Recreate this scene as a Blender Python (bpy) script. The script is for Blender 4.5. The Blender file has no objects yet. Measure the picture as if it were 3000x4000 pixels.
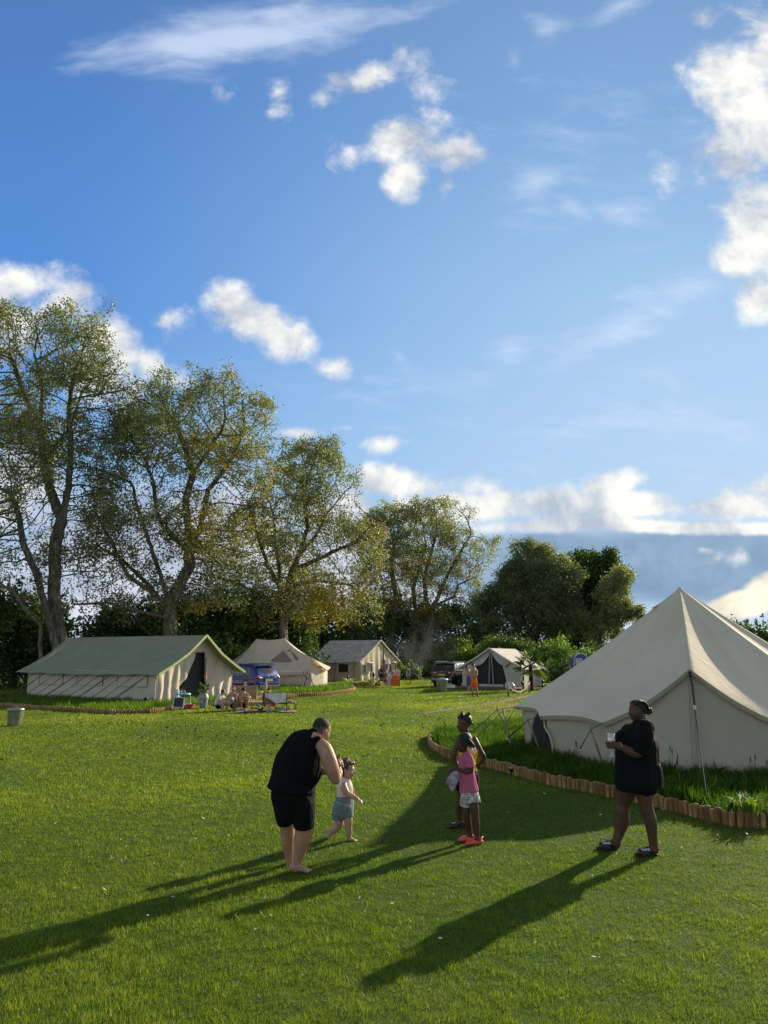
import bpy, bmesh, math, random
import numpy as np
from mathutils import Vector, Matrix, Quaternion, noise
from mathutils.kdtree import KDTree
R=math.radians
sc=bpy.context.scene
COL=sc.collection
F=2780.0; PIT=R(11.4); H=2.1
cP,sP=math.cos(PIT),math.sin(PIT)
def ray(u,v):
    cx=(u-1500)/F; cy=(2000-v)/F
    return cx, cP-cy*sP, sP+cy*cP
def P(u,v,Y):                    # point seen at photo position (u,v), standing Y metres out
    x,y,z=ray(u,v); t=Y/y
    return Vector((x*t,Y,H+z*t))
def G(u,v,z=0.0):
    x,y,w=ray(u,v); t=(z-H)/w
    return Vector((x*t,y*t,z))
# ---------------------------------------------------------------- camera
cam=bpy.data.cameras.new('camera'); co=bpy.data.objects.new('camera',cam); COL.objects.link(co)
co.location=(0,0,H); co.rotation_euler=(R(90)+PIT,0,0)
cam.sensor_fit='VERTICAL'; cam.sensor_height=36; cam.sensor_width=27; cam.lens=36*F/4000; cam.clip_end=3000; cam.clip_start=.1
sc.camera=co
# ---------------------------------------------------------------- light
SUN=Vector((.685,.728,0)).normalized(); SEL=R(20.0)
SUND=Vector((SUN.x*math.cos(SEL),SUN.y*math.cos(SEL),math.sin(SEL)))
sl=bpy.data.lights.new('sun','SUN'); so=bpy.data.objects.new('sun',sl); COL.objects.link(so)
sl.energy=5.0; sl.angle=R(.6); sl.color=(1,.86,.62)
so.rotation_euler=SUND.to_track_quat('Z','Y').to_euler(); so.location=(20,20,30)
sc.view_settings.view_transform='Standard'; sc.view_settings.look='None'
sc.view_settings.gamma=1; sc.view_settings.exposure=.66
sc.render.film_transparent=False
sc.cycles.max_bounces=6; sc.cycles.diffuse_bounces=3; sc.cycles.glossy_bounces=3
sc.cycles.transmission_bounces=6; sc.cycles.transparent_max_bounces=8
# ---------------------------------------------------------------- object helpers
def tag(o,label=None,cat=None,group=None,kind=None):
    if label: o['label']=label
    if cat: o['category']=cat
    if group: o['group']=group
    if kind: o['kind']=kind
    return o
def empty(name,loc,label=None,cat=None,group=None,rz=0):
    o=bpy.data.objects.new(name,None); COL.objects.link(o)
    o.location=loc; o.rotation_euler=(0,0,rz); o.empty_display_size=.2
    return tag(o,label,cat,group)
def link_mesh(name,me,mats,parent=None,world=True):
    o=bpy.data.objects.new(name,me); COL.objects.link(o)
    for m in (mats if isinstance(mats,(list,tuple)) else [mats]):
        me.materials.append(m)
    if parent is not None:
        o.parent=parent
        if world: o.matrix_parent_inverse=mat_of(parent).inverted()
    return o
def mat_of(o):
    M=Matrix.LocRotScale(o.location,o.rotation_euler,o.scale)
    if o.parent: M=mat_of(o.parent)@o.matrix_parent_inverse@M
    return M
def base(o,loc):                  # put a single-mesh thing's origin at its base
    loc=Vector(loc); o.data.transform(Matrix.Translation(-loc)); o.location=loc; return o
class MB:
    def __init__(s): s.v=[];s.f=[];s.m=[];s.smooth=[]
    def add(s,vs,fs,m=0,sm=False):
        b=len(s.v); s.v+= [tuple(v) for v in vs]
        for f in fs: s.f.append(tuple(b+i for i in f)); s.m.append(m); s.smooth.append(sm)
        return s
    def box(s,c,d,rz=0,m=0,M=None):
        c=Vector(c); hx,hy,hz=[k/2 for k in d]
        T=M if M is not None else Matrix.Rotation(rz,4,'Z')
        vs=[c+(T@Vector((x*hx,y*hy,z*hz))) for z in (-1,1) for y in (-1,1) for x in (-1,1)]
        return s.add(vs,[(0,2,3,1),(4,5,7,6),(0,1,5,4),(2,6,7,3),(0,4,6,2),(1,3,7,5)],m)
    def bar(s,a,b,w,h=None,m=0,up=(0,0,1)):
        a=Vector(a);b=Vector(b);h=h or w; t=(b-a).normalized(); upv=Vector(up)
        if abs(t.dot(upv))>.95: upv=Vector((1,0,0))
        x=t.cross(upv).normalized(); y=x.cross(t).normalized()
        vs=[p+x*i*w/2+y*j*h/2 for p in (a,b) for i,j in ((-1,-1),(1,-1),(1,1),(-1,1))]
        return s.add(vs,[(3,2,1,0),(4,5,6,7),(0,1,5,4),(1,2,6,5),(2,3,7,6),(3,0,4,7)],m)
    def tube(s,pts,rs,n=8,m=0,cap=True,sm=True,flat=None):
        pts=[Vector(p) for p in pts]
        if not hasattr(rs,'__len__'): rs=[rs]*len(pts)
        vs=[];fs=[]; x=None
        for i,p in enumerate(pts):
            t=(pts[min(i+1,len(pts)-1)]-pts[max(i-1,0)])
            t=t.normalized() if t.length>1e-9 else Vector((0,0,1))
            if x is None:
                up=Vector((0,0,1)) if abs(t.z)<.9 else Vector((1,0,0)); x=t.cross(up).normalized()
            else:
                x=(x-t*x.dot(t)); x=x.normalized() if x.length>1e-6 else t.orthogonal().normalized()
            y=t.cross(x)
            for k in range(n):
                a=2*math.pi*k/n
                vs.append(p+x*math.cos(a)*rs[i]+y*math.sin(a)*rs[i])
        for i in range(len(pts)-1):
            for k in range(n):
                a=i*n+k;b=i*n+(k+1)%n
                fs.append((a,b,b+n,a+n))
        s.add(vs,fs,m,sm)
        if cap:
            b=len(s.v)-len(vs)
            s.f.append(tuple(b+k for k in reversed(range(n)))); s.m.append(m); s.smooth.append(False)
            b=len(s.v)-n
            s.f.append(tuple(b+k for k in range(n))); s.m.append(m); s.smooth.append(False)
        return s
    def lathe(s,c,prof,n=24,m=0,sm=True,cap=True):
        c=Vector(c); vs=[];fs=[]
        for r,z in prof:
            for k in range(n):
                a=2*math.pi*k/n; vs.append(c+Vector((r*math.cos(a),r*math.sin(a),z)))
        for i in range(len(prof)-1):
            for k in range(n):
                a=i*n+k;b=i*n+(k+1)%n; fs.append((a,b,b+n,a+n))
        if cap:
            fs.append(tuple(reversed(range(n)))); fs.append(tuple(range(len(vs)-n,len(vs))))
        return s.add(vs,fs,m,sm)
    def ell(s,c,r,m=0,n=12,rot=None):
        c=Vector(c); vs=[];fs=[]; h=n//2+1
        T=rot or Matrix.Identity(3)
        for i in range(h+1):
            th=math.pi*i/h
            for k in range(n):
                a=2*math.pi*k/n
                vs.append(c+T@Vector((r[0]*math.sin(th)*math.cos(a),r[1]*math.sin(th)*math.sin(a),-r[2]*math.cos(th))))
        for i in range(h):
            for k in range(n):
                a=i*n+k;b=i*n+(k+1)%n; fs.append((a,b,b+n,a+n))
        return s.add(vs,fs,m,True)
    def grid(s,fn,nu,nv,m=0,sm=True):
        vs=[fn(i/nu,j/nv) for j in range(nv+1) for i in range(nu+1)]
        fs=[(j*(nu+1)+i,j*(nu+1)+i+1,(j+1)*(nu+1)+i+1,(j+1)*(nu+1)+i) for j in range(nv) for i in range(nu)]
        return s.add(vs,fs,m,sm)
    def mesh(s,name):
        me=bpy.data.meshes.new(name); me.from_pydata(s.v,[],s.f)
        me.polygons.foreach_set('material_index',s.m); me.polygons.foreach_set('use_smooth',s.smooth)
        me.validate(); me.update(); return me
    def build(s,name,mats,parent=None):
        return link_mesh(name,s.mesh(name),mats,parent)
def single(mb,name,mats,loc,label,cat,group=None):
    o=mb.build(name,mats); base(o,loc); return tag(o,label,cat,group)
def copy_tree(o,parent=None):
    c=o.copy(); COL.objects.link(c)
    if parent is not None: c.parent=parent
    for ch in list(o.children): copy_tree(ch,c)
    return c
# ---------------------------------------------------------------- materials
class N:
    def __init__(s,nt): s.nt=nt
    def __call__(s,t,inp=None,**kw):
        n=s.nt.nodes.new(t)
        for k,v in kw.items(): setattr(n,k,v)
        for k,v in (inp or {}).items():
            if isinstance(v,bpy.types.NodeSocket): s.nt.links.new(v,n.inputs[k])
            else: n.inputs[k].default_value=v
        return n
    def math(s,op,a,b=0.0,c=0.0,clamp=False):
        return s('ShaderNodeMath',{0:a,1:b,2:c},operation=op,use_clamp=clamp).outputs[0]
    def mix(s,fac,a,b,bt='MIX'):
        n=s.nt.nodes.new('ShaderNodeMix'); n.data_type='RGBA'; n.blend_type=bt
        for k,v in ((0,fac),(6,a),(7,b)):
            if isinstance(v,bpy.types.NodeSocket): s.nt.links.new(v,n.inputs[k])
            elif k==0: n.inputs[0].default_value=v
            else: n.inputs[k].default_value=(*v[:3],1)
        return n.outputs[2]
    def ramp(s,fac,stops,interp='LINEAR'):
        n=s.nt.nodes.new('ShaderNodeValToRGB'); n.color_ramp.interpolation=interp
        e=n.color_ramp.elements
        while len(e)>1: e.remove(e[-1])
        for i,(p,c) in enumerate(stops):
            q=e[0] if i==0 else e.new(p)
            q.position=p; q.color=(*c,1) if len(c)==3 else c
        s.nt.links.new(fac,n.inputs[0]); return n.outputs[0]
    def smooth(s,x,a,b):
        return s('ShaderNodeMapRange',{0:x,1:a,2:b,3:0.0,4:1.0},interpolation_type='SMOOTHSTEP').outputs[0]
    def noise(s,vec,scale,detail=4,rough=.55,dist=0,out=0):
        return s('ShaderNodeTexNoise',{'Vector':vec,'Scale':scale,'Detail':detail,'Roughness':rough,'Distortion':dist}).outputs[out]
def new_mat(name):
    m=bpy.data.materials.new(name); m.use_nodes=True; nt=m.node_tree
    b=nt.nodes['Principled BSDF']; return m,N(nt),b
def mat(name,col,rough=.7,var=.15,scale=6,bump=0,bscale=40,metal=0,trans=0,spec=.5,col2=None,sheen=0,coat=0,stretch=None):
    """procedural surface: base colour with mottled variation, optional bump and light passing through"""
    m,n,b=new_mat(name)
    tc=n('ShaderNodeTexCoord').outputs['Object']
    if stretch: tc=n('ShaderNodeMapping',{'Vector':tc,'Scale':stretch}).outputs[0]
    f=n.noise(tc,scale,5,.6)
    c2=col2 or tuple(max(0,c*(1-2.2*var)) for c in col)
    cs=n.mix(n.smooth(f,.3,.72),c2,col)
    if col2 is None: cs=n.mix(n.smooth(f,.5,.75),cs,tuple(min(1,c*(1+var)) for c in col))
    n.nt.links.new(cs,b.inputs['Base Color'])
    b.inputs['Roughness'].default_value=rough; b.inputs['Metallic'].default_value=metal
    b.inputs['Specular IOR Level'].default_value=spec
    if coat: b.inputs['Coat Weight'].default_value=coat; b.inputs['Coat Roughness'].default_value=.05
    if sheen: b.inputs['Sheen Weight'].default_value=sheen
    if bump:
        bf=n.noise(tc,bscale,4,.6)
        bn=n('ShaderNodeBump',{'Strength':1.0,'Distance':bump,'Height':bf})
        n.nt.links.new(bn.outputs[0],b.inputs['Normal'])
    if trans:
        t=n('ShaderNodeBsdfTranslucent',{'Color':cs})
        mx=n('ShaderNodeMixShader',{0:trans,1:b.outputs[0],2:t.outputs[0]})
        n.nt.links.new(mx.outputs[0],n.nt.nodes['Material Output'].inputs[0])
    return m
def leaf_mat(name,stops,trans=.45,rough=.45,spec=.3,tmul=(1.15,1.3,.5)):
    """leaf or blade: colour by a random value per leaf ('rnd'), part of the light passes through"""
    m,n,b=new_mat(name)
    a=n('ShaderNodeAttribute',attribute_name='rnd').outputs['Fac']
    c=n.ramp(a,stops)
    n.nt.links.new(c,b.inputs['Base Color']); b.inputs['Roughness'].default_value=rough
    b.inputs['Specular IOR Level'].default_value=spec
    ct=n.mix(1.0,c,tmul,'MULTIPLY')
    t=n('ShaderNodeBsdfTranslucent',{'Color':ct})
    mx=n('ShaderNodeMixShader',{0:trans,1:b.outputs[0],2:t.outputs[0]})
    n.nt.links.new(mx.outputs[0],n.nt.nodes['Material Output'].inputs[0]); return m
# numpy leaf / blade meshes --------------------------------------------------
def np_mesh(name,verts,faces_n,rnd,mats,parent=None):
    """verts (N*k,3) with each k verts = one face"""
    k=faces_n; nv=len(verts); nf=nv//k
    me=bpy.data.meshes.new(name)
    me.vertices.add(nv); me.vertices.foreach_set('co',np.asarray(verts,dtype=np.float32).ravel())
    me.loops.add(nv); me.loops.foreach_set('vertex_index',np.arange(nv,dtype=np.int32))
    me.polygons.add(nf); me.polygons.foreach_set('loop_start',np.arange(0,nv,k,dtype=np.int32))
    me.update(calc_edges=True)
    at=me.attributes.new('rnd','FLOAT','FACE'); at.data.foreach_set('value',np.asarray(rnd,dtype=np.float32))
    return link_mesh(name,me,mats,parent)
def leaf_quads(rng,pts,size,rnd_sz=.35,flat=.0):
    """diamond leaves of random direction around the given points"""
    n=len(pts); pts=np.asarray(pts)
    a=rng.normal(size=(n,3)); a/=np.linalg.norm(a,axis=1)[:,None]
    b=rng.normal(size=(n,3)); b-= (a*b).sum(1)[:,None]*a; b/=np.linalg.norm(b,axis=1)[:,None]
    s=size*(1+rnd_sz*rng.uniform(-1,1,n)); s=s[:,None]
    a=a*s; b=b*s*.36
    return np.stack([pts-a*.5,pts+b-a*.05,pts+a*.5,pts-b-a*.05],axis=1).reshape(-1,3)
# ================================================================ SKY
SKYS=.105; CLOUDS=.77
w=bpy.data.worlds.new('World'); sc.world=w; w.use_nodes=True
n=N(w.node_tree); bg=w.node_tree.nodes['Background']
sky=n('ShaderNodeTexSky',sky_type='NISHITA',sun_disc=False,sun_elevation=SEL,sun_rotation=math.atan2(SUN.x,SUN.y),air_density=1.0,dust_density=.6,ozone_density=2.2,altitude=50)
skc=n('ShaderNodeHueSaturation',{'Saturation':.55,'Value':1.0,'Color':sky.outputs[0]}).outputs[0]
w.node_tree.links.new(skc,bg.inputs[0]); bg.inputs[1].default_value=SKYS
# cloud layer: part of a dome 1.8 km away, clear (see-through) where there is no cloud
cm=bpy.data.materials.new('cloud_vapour'); cm.use_nodes=True
for q in list(cm.node_tree.nodes):
    if q.type!='OUTPUT_MATERIAL': cm.node_tree.nodes.remove(q)
n=N(cm.node_tree)
d=n('ShaderNodeNewGeometry').outputs['Position']
sp=n('ShaderNodeSeparateXYZ',{0:d}).outputs
yy=n.math('MAXIMUM',sp[1],.08)
gx=n.math('DIVIDE',sp[0],yy); gz=n.math('DIVIDE',sp[2],yy)
g=n('ShaderNodeCombineXYZ',{0:gx,1:gz}).outputs[0]
def gp(u,v):
    x,y,z=ray(u,v); return x/y,z/y
GU,GV=260,340
gxs=np.linspace(-.80,.745,GU); gzs=np.linspace(-.01,1.32,GV)
GX,GZ=np.meshgrid(gxs,gzs)
ATT={}
def blobs(lst,sm=.12,name=''):
    acc=None
    for (u,v,ru,rv,ang,wt) in lst:
        c=gp(u,v); a=gp(u+ru,v); b=gp(u,v-rv)
        sx=math.hypot(a[0]-c[0],a[1]-c[1]); sy=math.hypot(b[0]-c[0],b[1]-c[1])
        ca,sa=math.cos(R(ang)),math.sin(R(ang))
        dx,dy=GX-c[0],GZ-c[1]
        ex=(dx*ca+dy*sa)/sx; ey=(-dx*sa+dy*ca)/sy
        m=1.15*wt*(1-np.sqrt(ex*ex+ey*ey)); m=np.maximum(m,-1.5)
        if acc is None: acc=m
        else:
            h=np.clip(.5+.5*(acc-m)/sm,0,1); acc=m*(1-h)+acc*h+sm*h*(1-h)
    ATT[name]=acc
    return n('ShaderNodeAttribute',attribute_name=name).outputs['Fac']
# domain
warp=n.noise(g,3.2,3,.6,out=1)
gw=n('ShaderNodeVectorMath',{0:warp,1:(.5,.5,.5)},operation='SUBTRACT').outputs[0]
gw=n('ShaderNodeVectorMath',{0:gw,'Scale':.09},operation='SCALE').outputs[0]
gw=n('ShaderNodeVectorMath',{0:gw,1:g},operation='ADD').outputs[0]
fb=n.math('ADD',n.math('MULTIPLY',n.noise(gw,6.5,8,.6),.74),n.math('MULTIPLY',n.noise(gw,24,8,.62),.26))
sh=n('ShaderNodeVectorMath',{0:gw,1:(.020,.016,0)},operation='ADD').outputs[0]
fb2=n.noise(sh,7.0,6,.6)
# puffy clouds (u, v, half width, half height, turn, weight)
CUM=[(910,1190,120,80,-22,1.1),(975,1235,150,80,-25,1.2),(1030,1260,170,90,-28,1.3),(1140,1330,130,90,0,1.15),(1310,1430,75,60,0,.8),(940,1230,110,70,0,.8),
 (1400,320,170,70,18,.85),(1260,380,70,45,20,.6),(1630,290,110,70,-50,.45),(1560,540,190,120,15,1.45),(1590,690,95,120,-10,1.25),(1790,600,120,85,10,1.15),(1690,600,120,60,0,.9),(1350,600,70,60,0,.5),
 (860,360,60,60,0,.55),(1100,380,55,70,10,.6),(1750,730,60,40,0,.35),
 (2590,650,60,80,0,.7),(2640,430,45,65,0,.4),(2870,330,200,210,0,1.6),(2960,520,170,120,0,1.2),(2820,560,170,120,25,1.15),(2870,640,130,60,20,1.0),(3000,190,160,200,0,1.3),(2760,70,80,50,0,.7),
 (2990,760,150,60,0,.9),(2960,900,130,200,0,1.3),(2900,1010,130,80,10,1.15),(2960,1160,100,110,0,1.2),(3100,1000,150,260,0,1.4),
 (0,1120,330,110,8,1.2),(280,1170,160,120,-10,1.15),(-60,1290,380,170,0,1.2),(450,1330,150,110,-25,1.2),(570,1420,190,80,-22,1.1),(690,1480,110,60,-20,.9),(420,1450,250,160,0,1.1),(640,1270,90,70,0,.6),
 (1180,1690,150,28,0,.75),(1300,1675,90,20,5,.5),(1500,1730,95,38,0,.8),(1590,1725,60,18,0,.5),
 (1500,1880,260,70,0,1.4),(1900,1960,420,60,3,1.6),(2400,1975,420,60,2,1.5),(2850,1975,350,60,0,1.4),(1800,2010,420,50,4,1.5),(1650,1900,120,55,0,1.0),(1350,1940,150,90,0,1.0),
 (1900,1900,170,65,0,1.0),(2130,1950,200,60,0,1.05),(2380,1900,150,55,20,1.0),(2460,1875,90,30,15,.7),(2620,1980,190,55,5,.95),(2830,1940,90,60,20,.8),(2990,1890,110,50,15,.95),(2960,1990,140,40,5,.85),(2350,1990,220,50,5,.95),(2000,2000,330,55,4,1.2),
 (2150,2050,420,40,3,1.6),(2600,2058,450,34,-2,1.6),(2930,2066,250,30,0,1.5),(2300,1920,60,25,0,.6),(2760,2150,45,16,-5,.7),(2860,2180,120,25,0,.35)]
WSP=[(900,150,700,150,10,1.5),(1380,60,420,90,6,.8),(460,200,280,110,28,.6),(2130,120,110,90,-40,.65),(2010,235,45,55,0,.55),(2420,30,150,50,25,.9),(2090,720,170,110,40,.75),(2230,800,150,50,-45,.55),(2450,840,200,110,-30,.4),
 (2420,1290,420,90,24,.85),(1990,1370,180,80,15,.6),(2650,1120,280,80,15,.45),(1560,1400,80,40,-40,.5),(1440,1480,40,30,0,.35),(2250,560,500,300,0,.30),(2500,1650,700,250,0,.28),(1700,1500,900,160,0,.15)]
BANK=[(2700,2210,800,190,0,2.2),(1900,2230,520,120,0,1.6),(2480,2190,780,150,0,1.6),(2150,2120,360,70,0,1.4),(2000,2200,300,120,0,1.2),(2880,2150,330,120,0,1.6),(2600,2330,500,55,0,.9)]
LOW=[(0,1900,420,330,0,.9),(500,2200,650,380,0,1.25),(900,2050,420,260,0,1.1),(1300,2250,520,300,0,1.25),(-100,2350,600,160,0,1.2),(1700,2350,320,110,0,1.1),(1350,2030,260,120,0,1.0),(2880,2370,230,75,12,1.3),(2980,2300,150,60,20,1.1),(2600,2430,420,40,0,.9),(2150,2480,500,70,0,1.2)]
def dens(mask,k,a,b):
    x=n.math('MULTIPLY_ADD',n.math('SUBTRACT',fb,.5),k,mask)
    return n.smooth(x,a,b)
cum=dens(blobs(CUM,.12,'cum'),4.8,-.12,1.05)
low=dens(blobs(LOW,.3,'low'),1.3,.18,.75)
bank=dens(blobs(BANK,.3,'bank'),1.7,.05,1.1)
wg=n('ShaderNodeMapping',{'Vector':gw,'Rotation':(0,0,R(-22)),'Scale':(2.2,7,1)}).outputs[0]
wn=n.noise(wg,3.0,7,.6)
wx=n.math('MULTIPLY_ADD',n.math('SUBTRACT',wn,.5),2.2,blobs(WSP,.2,'wsp'))
wsp=n.smooth(wx,.0,1.5)
lit=n.math('MULTIPLY_ADD',n.math('SUBTRACT',fb,fb2),3.6,.52,clamp=True)
def C(r,g_,b_): return (r,g_,b_)
hz=n.math('SUBTRACT',1.0,n.smooth(gz,-.02,.40))
gl=n.smooth(gx,-.15,.42)
# thin veil: paler towards the horizon and towards the sun
gzn=n.math('DIVIDE',gz,1.25)
cl_=n.ramp(gzn,[(0,(.33,.47,.66)),(.16,(.20,.42,.71)),(.40,(.066,.235,.60)),(.68,(.055,.19,.50)),(1,(.055,.14,.37))])
cr_=n.ramp(gzn,[(0,(.40,.54,.69)),(.24,(.36,.53,.74)),(.44,(.29,.47,.70)),(.68,(.18,.34,.60)),(1,(.13,.25,.48))])
c=n.mix(.02,n.mix(n.smooth(gx,-.6,.45),cl_,cr_),C(.55,.60,.66))
ed=n.math('MULTIPLY',n.math('SUBTRACT',1.0,n.smooth(gz,1.12,1.30)),n.math('MULTIPLY',n.smooth(gx,-.80,-.68),n.math('SUBTRACT',1.0,n.smooth(gx,.66,.74))))
al=n.math('MULTIPLY',ed,.96)
def over(c,al,f,k,col):
    fk=n.math('MULTIPLY',f,k)
    return n.mix(fk,c,col), n.math('SUBTRACT',1.0,n.math('MULTIPLY',n.math('SUBTRACT',1.0,al),n.math('SUBTRACT',1.0,fk)))
def over2(c,al,f,k,col):   # straight alpha colour
    fk=n.math('MULTIPLY',f,k)
    na=n.math('SUBTRACT',1.0,n.math('MULTIPLY',n.math('SUBTRACT',1.0,al),n.math('SUBTRACT',1.0,fk)))
    w_=n.math('DIVIDE',fk,n.math('MAXIMUM',na,.001))
    return n.mix(w_,c,col),na
c,al=over2(c,al,wsp,.62,C(.68,.76,.90))
c,al=over2(c,al,low,.92,n.mix(lit,C(.30,.36,.50),C(.66,.68,.73)))
c,al=over2(c,al,bank,.95,n.mix(n.smooth(fb,.3,.75),C(.15,.25,.39),C(.31,.43,.57)))
c,al=over2(c,al,cum,.93,n.mix(lit,C(.40,.45,.53),C(.90,.88,.82)))
lo2=dens(blobs([(2900,2360,240,70,15,1.5),(3000,2300,140,80,25,1.3),(2640,2440,300,30,0,.9)],.2,'glow'),1.6,.2,.8)
c,al=over2(c,al,lo2,.95,n.mix(lit,C(.60,.57,.48),C(1.05,.95,.72)))
em=n('ShaderNodeEmission',{'Color':c,'Strength':CLOUDS}).outputs[0]
tr=n('ShaderNodeBsdfTransparent').outputs[0]
mx=n('ShaderNodeMixShader',{0:al,1:tr,2:em}).outputs[0]
cm.node_tree.links.new(mx,cm.node_tree.nodes['Material Output'].inputs[0])
cm.cycles.emission_sampling='NONE'
dv=np.stack([GX,np.ones_like(GX),GZ],-1).reshape(-1,3); dv/=np.linalg.norm(dv,axis=1)[:,None]; dv*=1800; dv[:,2]+=H
me=bpy.data.meshes.new('sky')
idx=np.arange(GU*GV).reshape(GV,GU)
fc=np.stack([idx[:-1,:-1],idx[:-1,1:],idx[1:,1:],idx[1:,:-1]],-1).reshape(-1)
me.vertices.add(len(dv)); me.vertices.foreach_set('co',dv.astype(np.float32).ravel())
me.loops.add(len(fc)); me.loops.foreach_set('vertex_index',fc.astype(np.int32))
me.polygons.add(len(fc)//4); me.polygons.foreach_set('loop_start',np.arange(0,len(fc),4,dtype=np.int32)); me.update(calc_edges=True)
for k_,a_ in ATT.items():
    at=me.attributes.new(k_,'FLOAT','POINT'); at.data.foreach_set('value',a_.astype(np.float32).ravel())
so_=link_mesh('sky',me,[cm]); tag(so_,kind='structure')
# ================================================================ GROUND
def ground_mat():
    m,n,b=new_mat('lawn_soil')
    tc=n('ShaderNodeTexCoord').outputs['Object']
    f=n.noise(tc,.35,5,.6); f2=n.noise(tc,14,6,.7); f3=n.noise(tc,2.2,4,.6)
    c=n.mix(n.smooth(f,.35,.65),(.055,.105,.012),(.085,.12,.018))
    c=n.mix(n.smooth(f3,.45,.7),c,(.045,.085,.012))
    c=n.mix(n.math('MULTIPLY',n.smooth(f2,.45,.75),.8),c,(.014,.024,.006))
    n.nt.links.new(c,b.inputs['Base Color']); b.inputs['Roughness'].default_value=.9; b.inputs['Specular IOR Level'].default_value=.1
    bn=n('ShaderNodeBump',{'Strength':1.0,'Distance':.02,'Height':f2})
    n.nt.links.new(bn.outputs[0],b.inputs['Normal']); return m
gm=MB(); gs=[-2500,-600,-150,-60,-30,-15,0,15,30,60,150,600,2500]
gm.grid(lambda a,b:Vector((gs[round(a*12)],20+gs[round(b*12)],0)),12,12,sm=False)
tag(gm.build('ground',[ground_mat()]),kind='structure')
# dirt tracks -----------------------------------------------------
M_dirt=mat('dirt',(.30,.22,.13),.95,.25,3,.01,30,spec=.1)
def strip(name,pts,w,z,m,seed):
    rng=random.Random(seed); mb=MB(); n_=60
    P3=[Vector(p) for p in pts]
    def cv(t):
        x=t*(len(P3)-1); i=min(int(x),len(P3)-2); return P3[i].lerp(P3[i+1],x-i)
    L=[];Rr=[]
    for i in range(n_+1):
        t=i/n_; p=cv(t); q=cv(min(1,t+.02))-cv(max(0,t-.02)); q.z=0; q.normalize(); s=Vector((q.y,-q.x,0))
        e=math.sin(math.pi*min(max(t,0),1))**.35
        a=w*e*(.6+.5*noise.noise(Vector((p.x*1.3,p.y*1.3,seed)))+.3*rng.random())
        b=w*e*(.6+.5*noise.noise(Vector((p.x*1.3,p.y*1.3,seed+9)))+.3*rng.random())
        L.append(Vector((p.x,p.y,z))-s*a); Rr.append(Vector((p.x,p.y,z))+s*b)
    mb.add(L+Rr,[(i,i+n_+1,i+n_+2,i+1) for i in range(n_)])
    return tag(mb.build(name,[m]),kind='structure')
TR=[G(1640,2790),G(1760,2770),G(1900,2750),G(2000,2732),G(2080,2716),G(2200,2700)]
TR2=[G(1850,2782),G(1950,2765),G(2020,2752),G(2110,2735),G(2250,2712)]
strip('dirt_path',TR,.42,.006,M_dirt,3); strip('dirt_path',TR2,.30,.006,M_dirt,5)
# lawn blades -----------------------------------------------------
rng=np.random.default_rng(5)
BEDC=Vector((6.47,15.6,0))
def fbm2(x,y,s,seed=0):
    r=np.zeros_like(x); a=1.
    for o in range(4):
        ph=seed*1.7+o*2.1
        r+=a*(np.sin(x*s+1.3*np.sin(y*s*.8+ph)+ph)*np.cos(y*s*1.1+1.7*np.sin(x*s*.7-ph)))
        s*=2.03; a*=.55
    return r
def in_poly(x,y,poly):
    ins=np.zeros(len(x),bool); j=len(poly)-1
    for i in range(len(poly)):
        xi,yi=poly[i][0],poly[i][1]; xj,yj=poly[j][0],poly[j][1]
        c=((yi>y)!=(yj>y))&(x<(xj-xi)*(y-yi)/(yj-yi+1e-12)+xi); ins^=c; j=i
    return ins
def dist_line(x,y,pts):
    d=np.full(len(x),1e9)
    for a,b in zip(pts[:-1],pts[1:]):
        ax,ay=a[0],a[1]; bx,by=b[0]-ax,b[1]-ay
        t=np.clip(((x-ax)*bx+(y-ay)*by)/(bx*bx+by*by),0,1)
        d=np.minimum(d,np.hypot(x-ax-bx*t,y-ay-by*t))
    return d
# outline of the raised bed round the big bell tent (logs run along it)
EDGE=[G(3600,3235),G(3300,3240),G(3000,3235),G(2850,3225),G(2700,3188),G(2550,3150),G(2400,3118),G(2270,3090),G(2150,3068),G(2050,3040),G(1950,3010),G(1880,2995),G(1800,2975),G(1740,2958),G(1695,2930),G(1677,2905),G(1690,2880),G(1760,2868),G(1850,2858),G(1960,2842),G(2050,2830)]
EDGE=[Vector((p.x,p.y,0)) for p in EDGE]
BED=EDGE+[Vector((3.6,20.5,0)),Vector((8,22,0)),Vector((13,20,0)),Vector((15,12,0))]
def blades(name,x,y,z,w_,h_,rnd,m,lean=.45,two=False):
    n_=len(x); a=rng.uniform(0,2*np.pi,n_); la=rng.uniform(0,2*np.pi,n_); l=np.abs(rng.normal(0,lean,n_))*h_
    dx=np.cos(a)*w_/2; dy=np.sin(a)*w_/2
    tx=x+np.cos(la)*l; ty=y+np.sin(la)*l; tz=z+h_
    if two:
        mx=x+np.cos(la)*l*.3; my=y+np.sin(la)*l*.3; mz=z+h_*.6
        v=np.stack([np.stack([x-dx,y-dy,z],1),np.stack([x+dx,y+dy,z],1),np.stack([mx+dx*.8,my+dy*.8,mz],1),np.stack([tx,ty,tz],1),np.stack([mx-dx*.8,my-dy*.8,mz],1)],1).reshape(-1,3)
        return np_mesh(name,v,5,rnd,m)
    v=np.stack([np.stack([x-dx,y-dy,z],1),np.stack([x+dx,y+dy,z],1),np.stack([tx,ty,tz],1)],1).reshape(-1,3)
    return np_mesh(name,v,3,rnd,m)
M_blade=leaf_mat('grass_blade',[(0,(.030,.065,.010)),(.35,(.09,.15,.016)),(.7,(.20,.25,.03)),(.93,(.32,.33,.055)),(1,(.46,.42,.20))],.55,.42,.35,(1.2,1.35,.35))
NB=1700000
d0,d1,pw=4.0,62.0,-.6          # distance law
uu=rng.uniform(0,1,NB); k=pw+1
dd=(d0**k+uu*(d1**k-d0**k))**(1/k)
th=rng.uniform(-R(33),R(33),NB)
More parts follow.
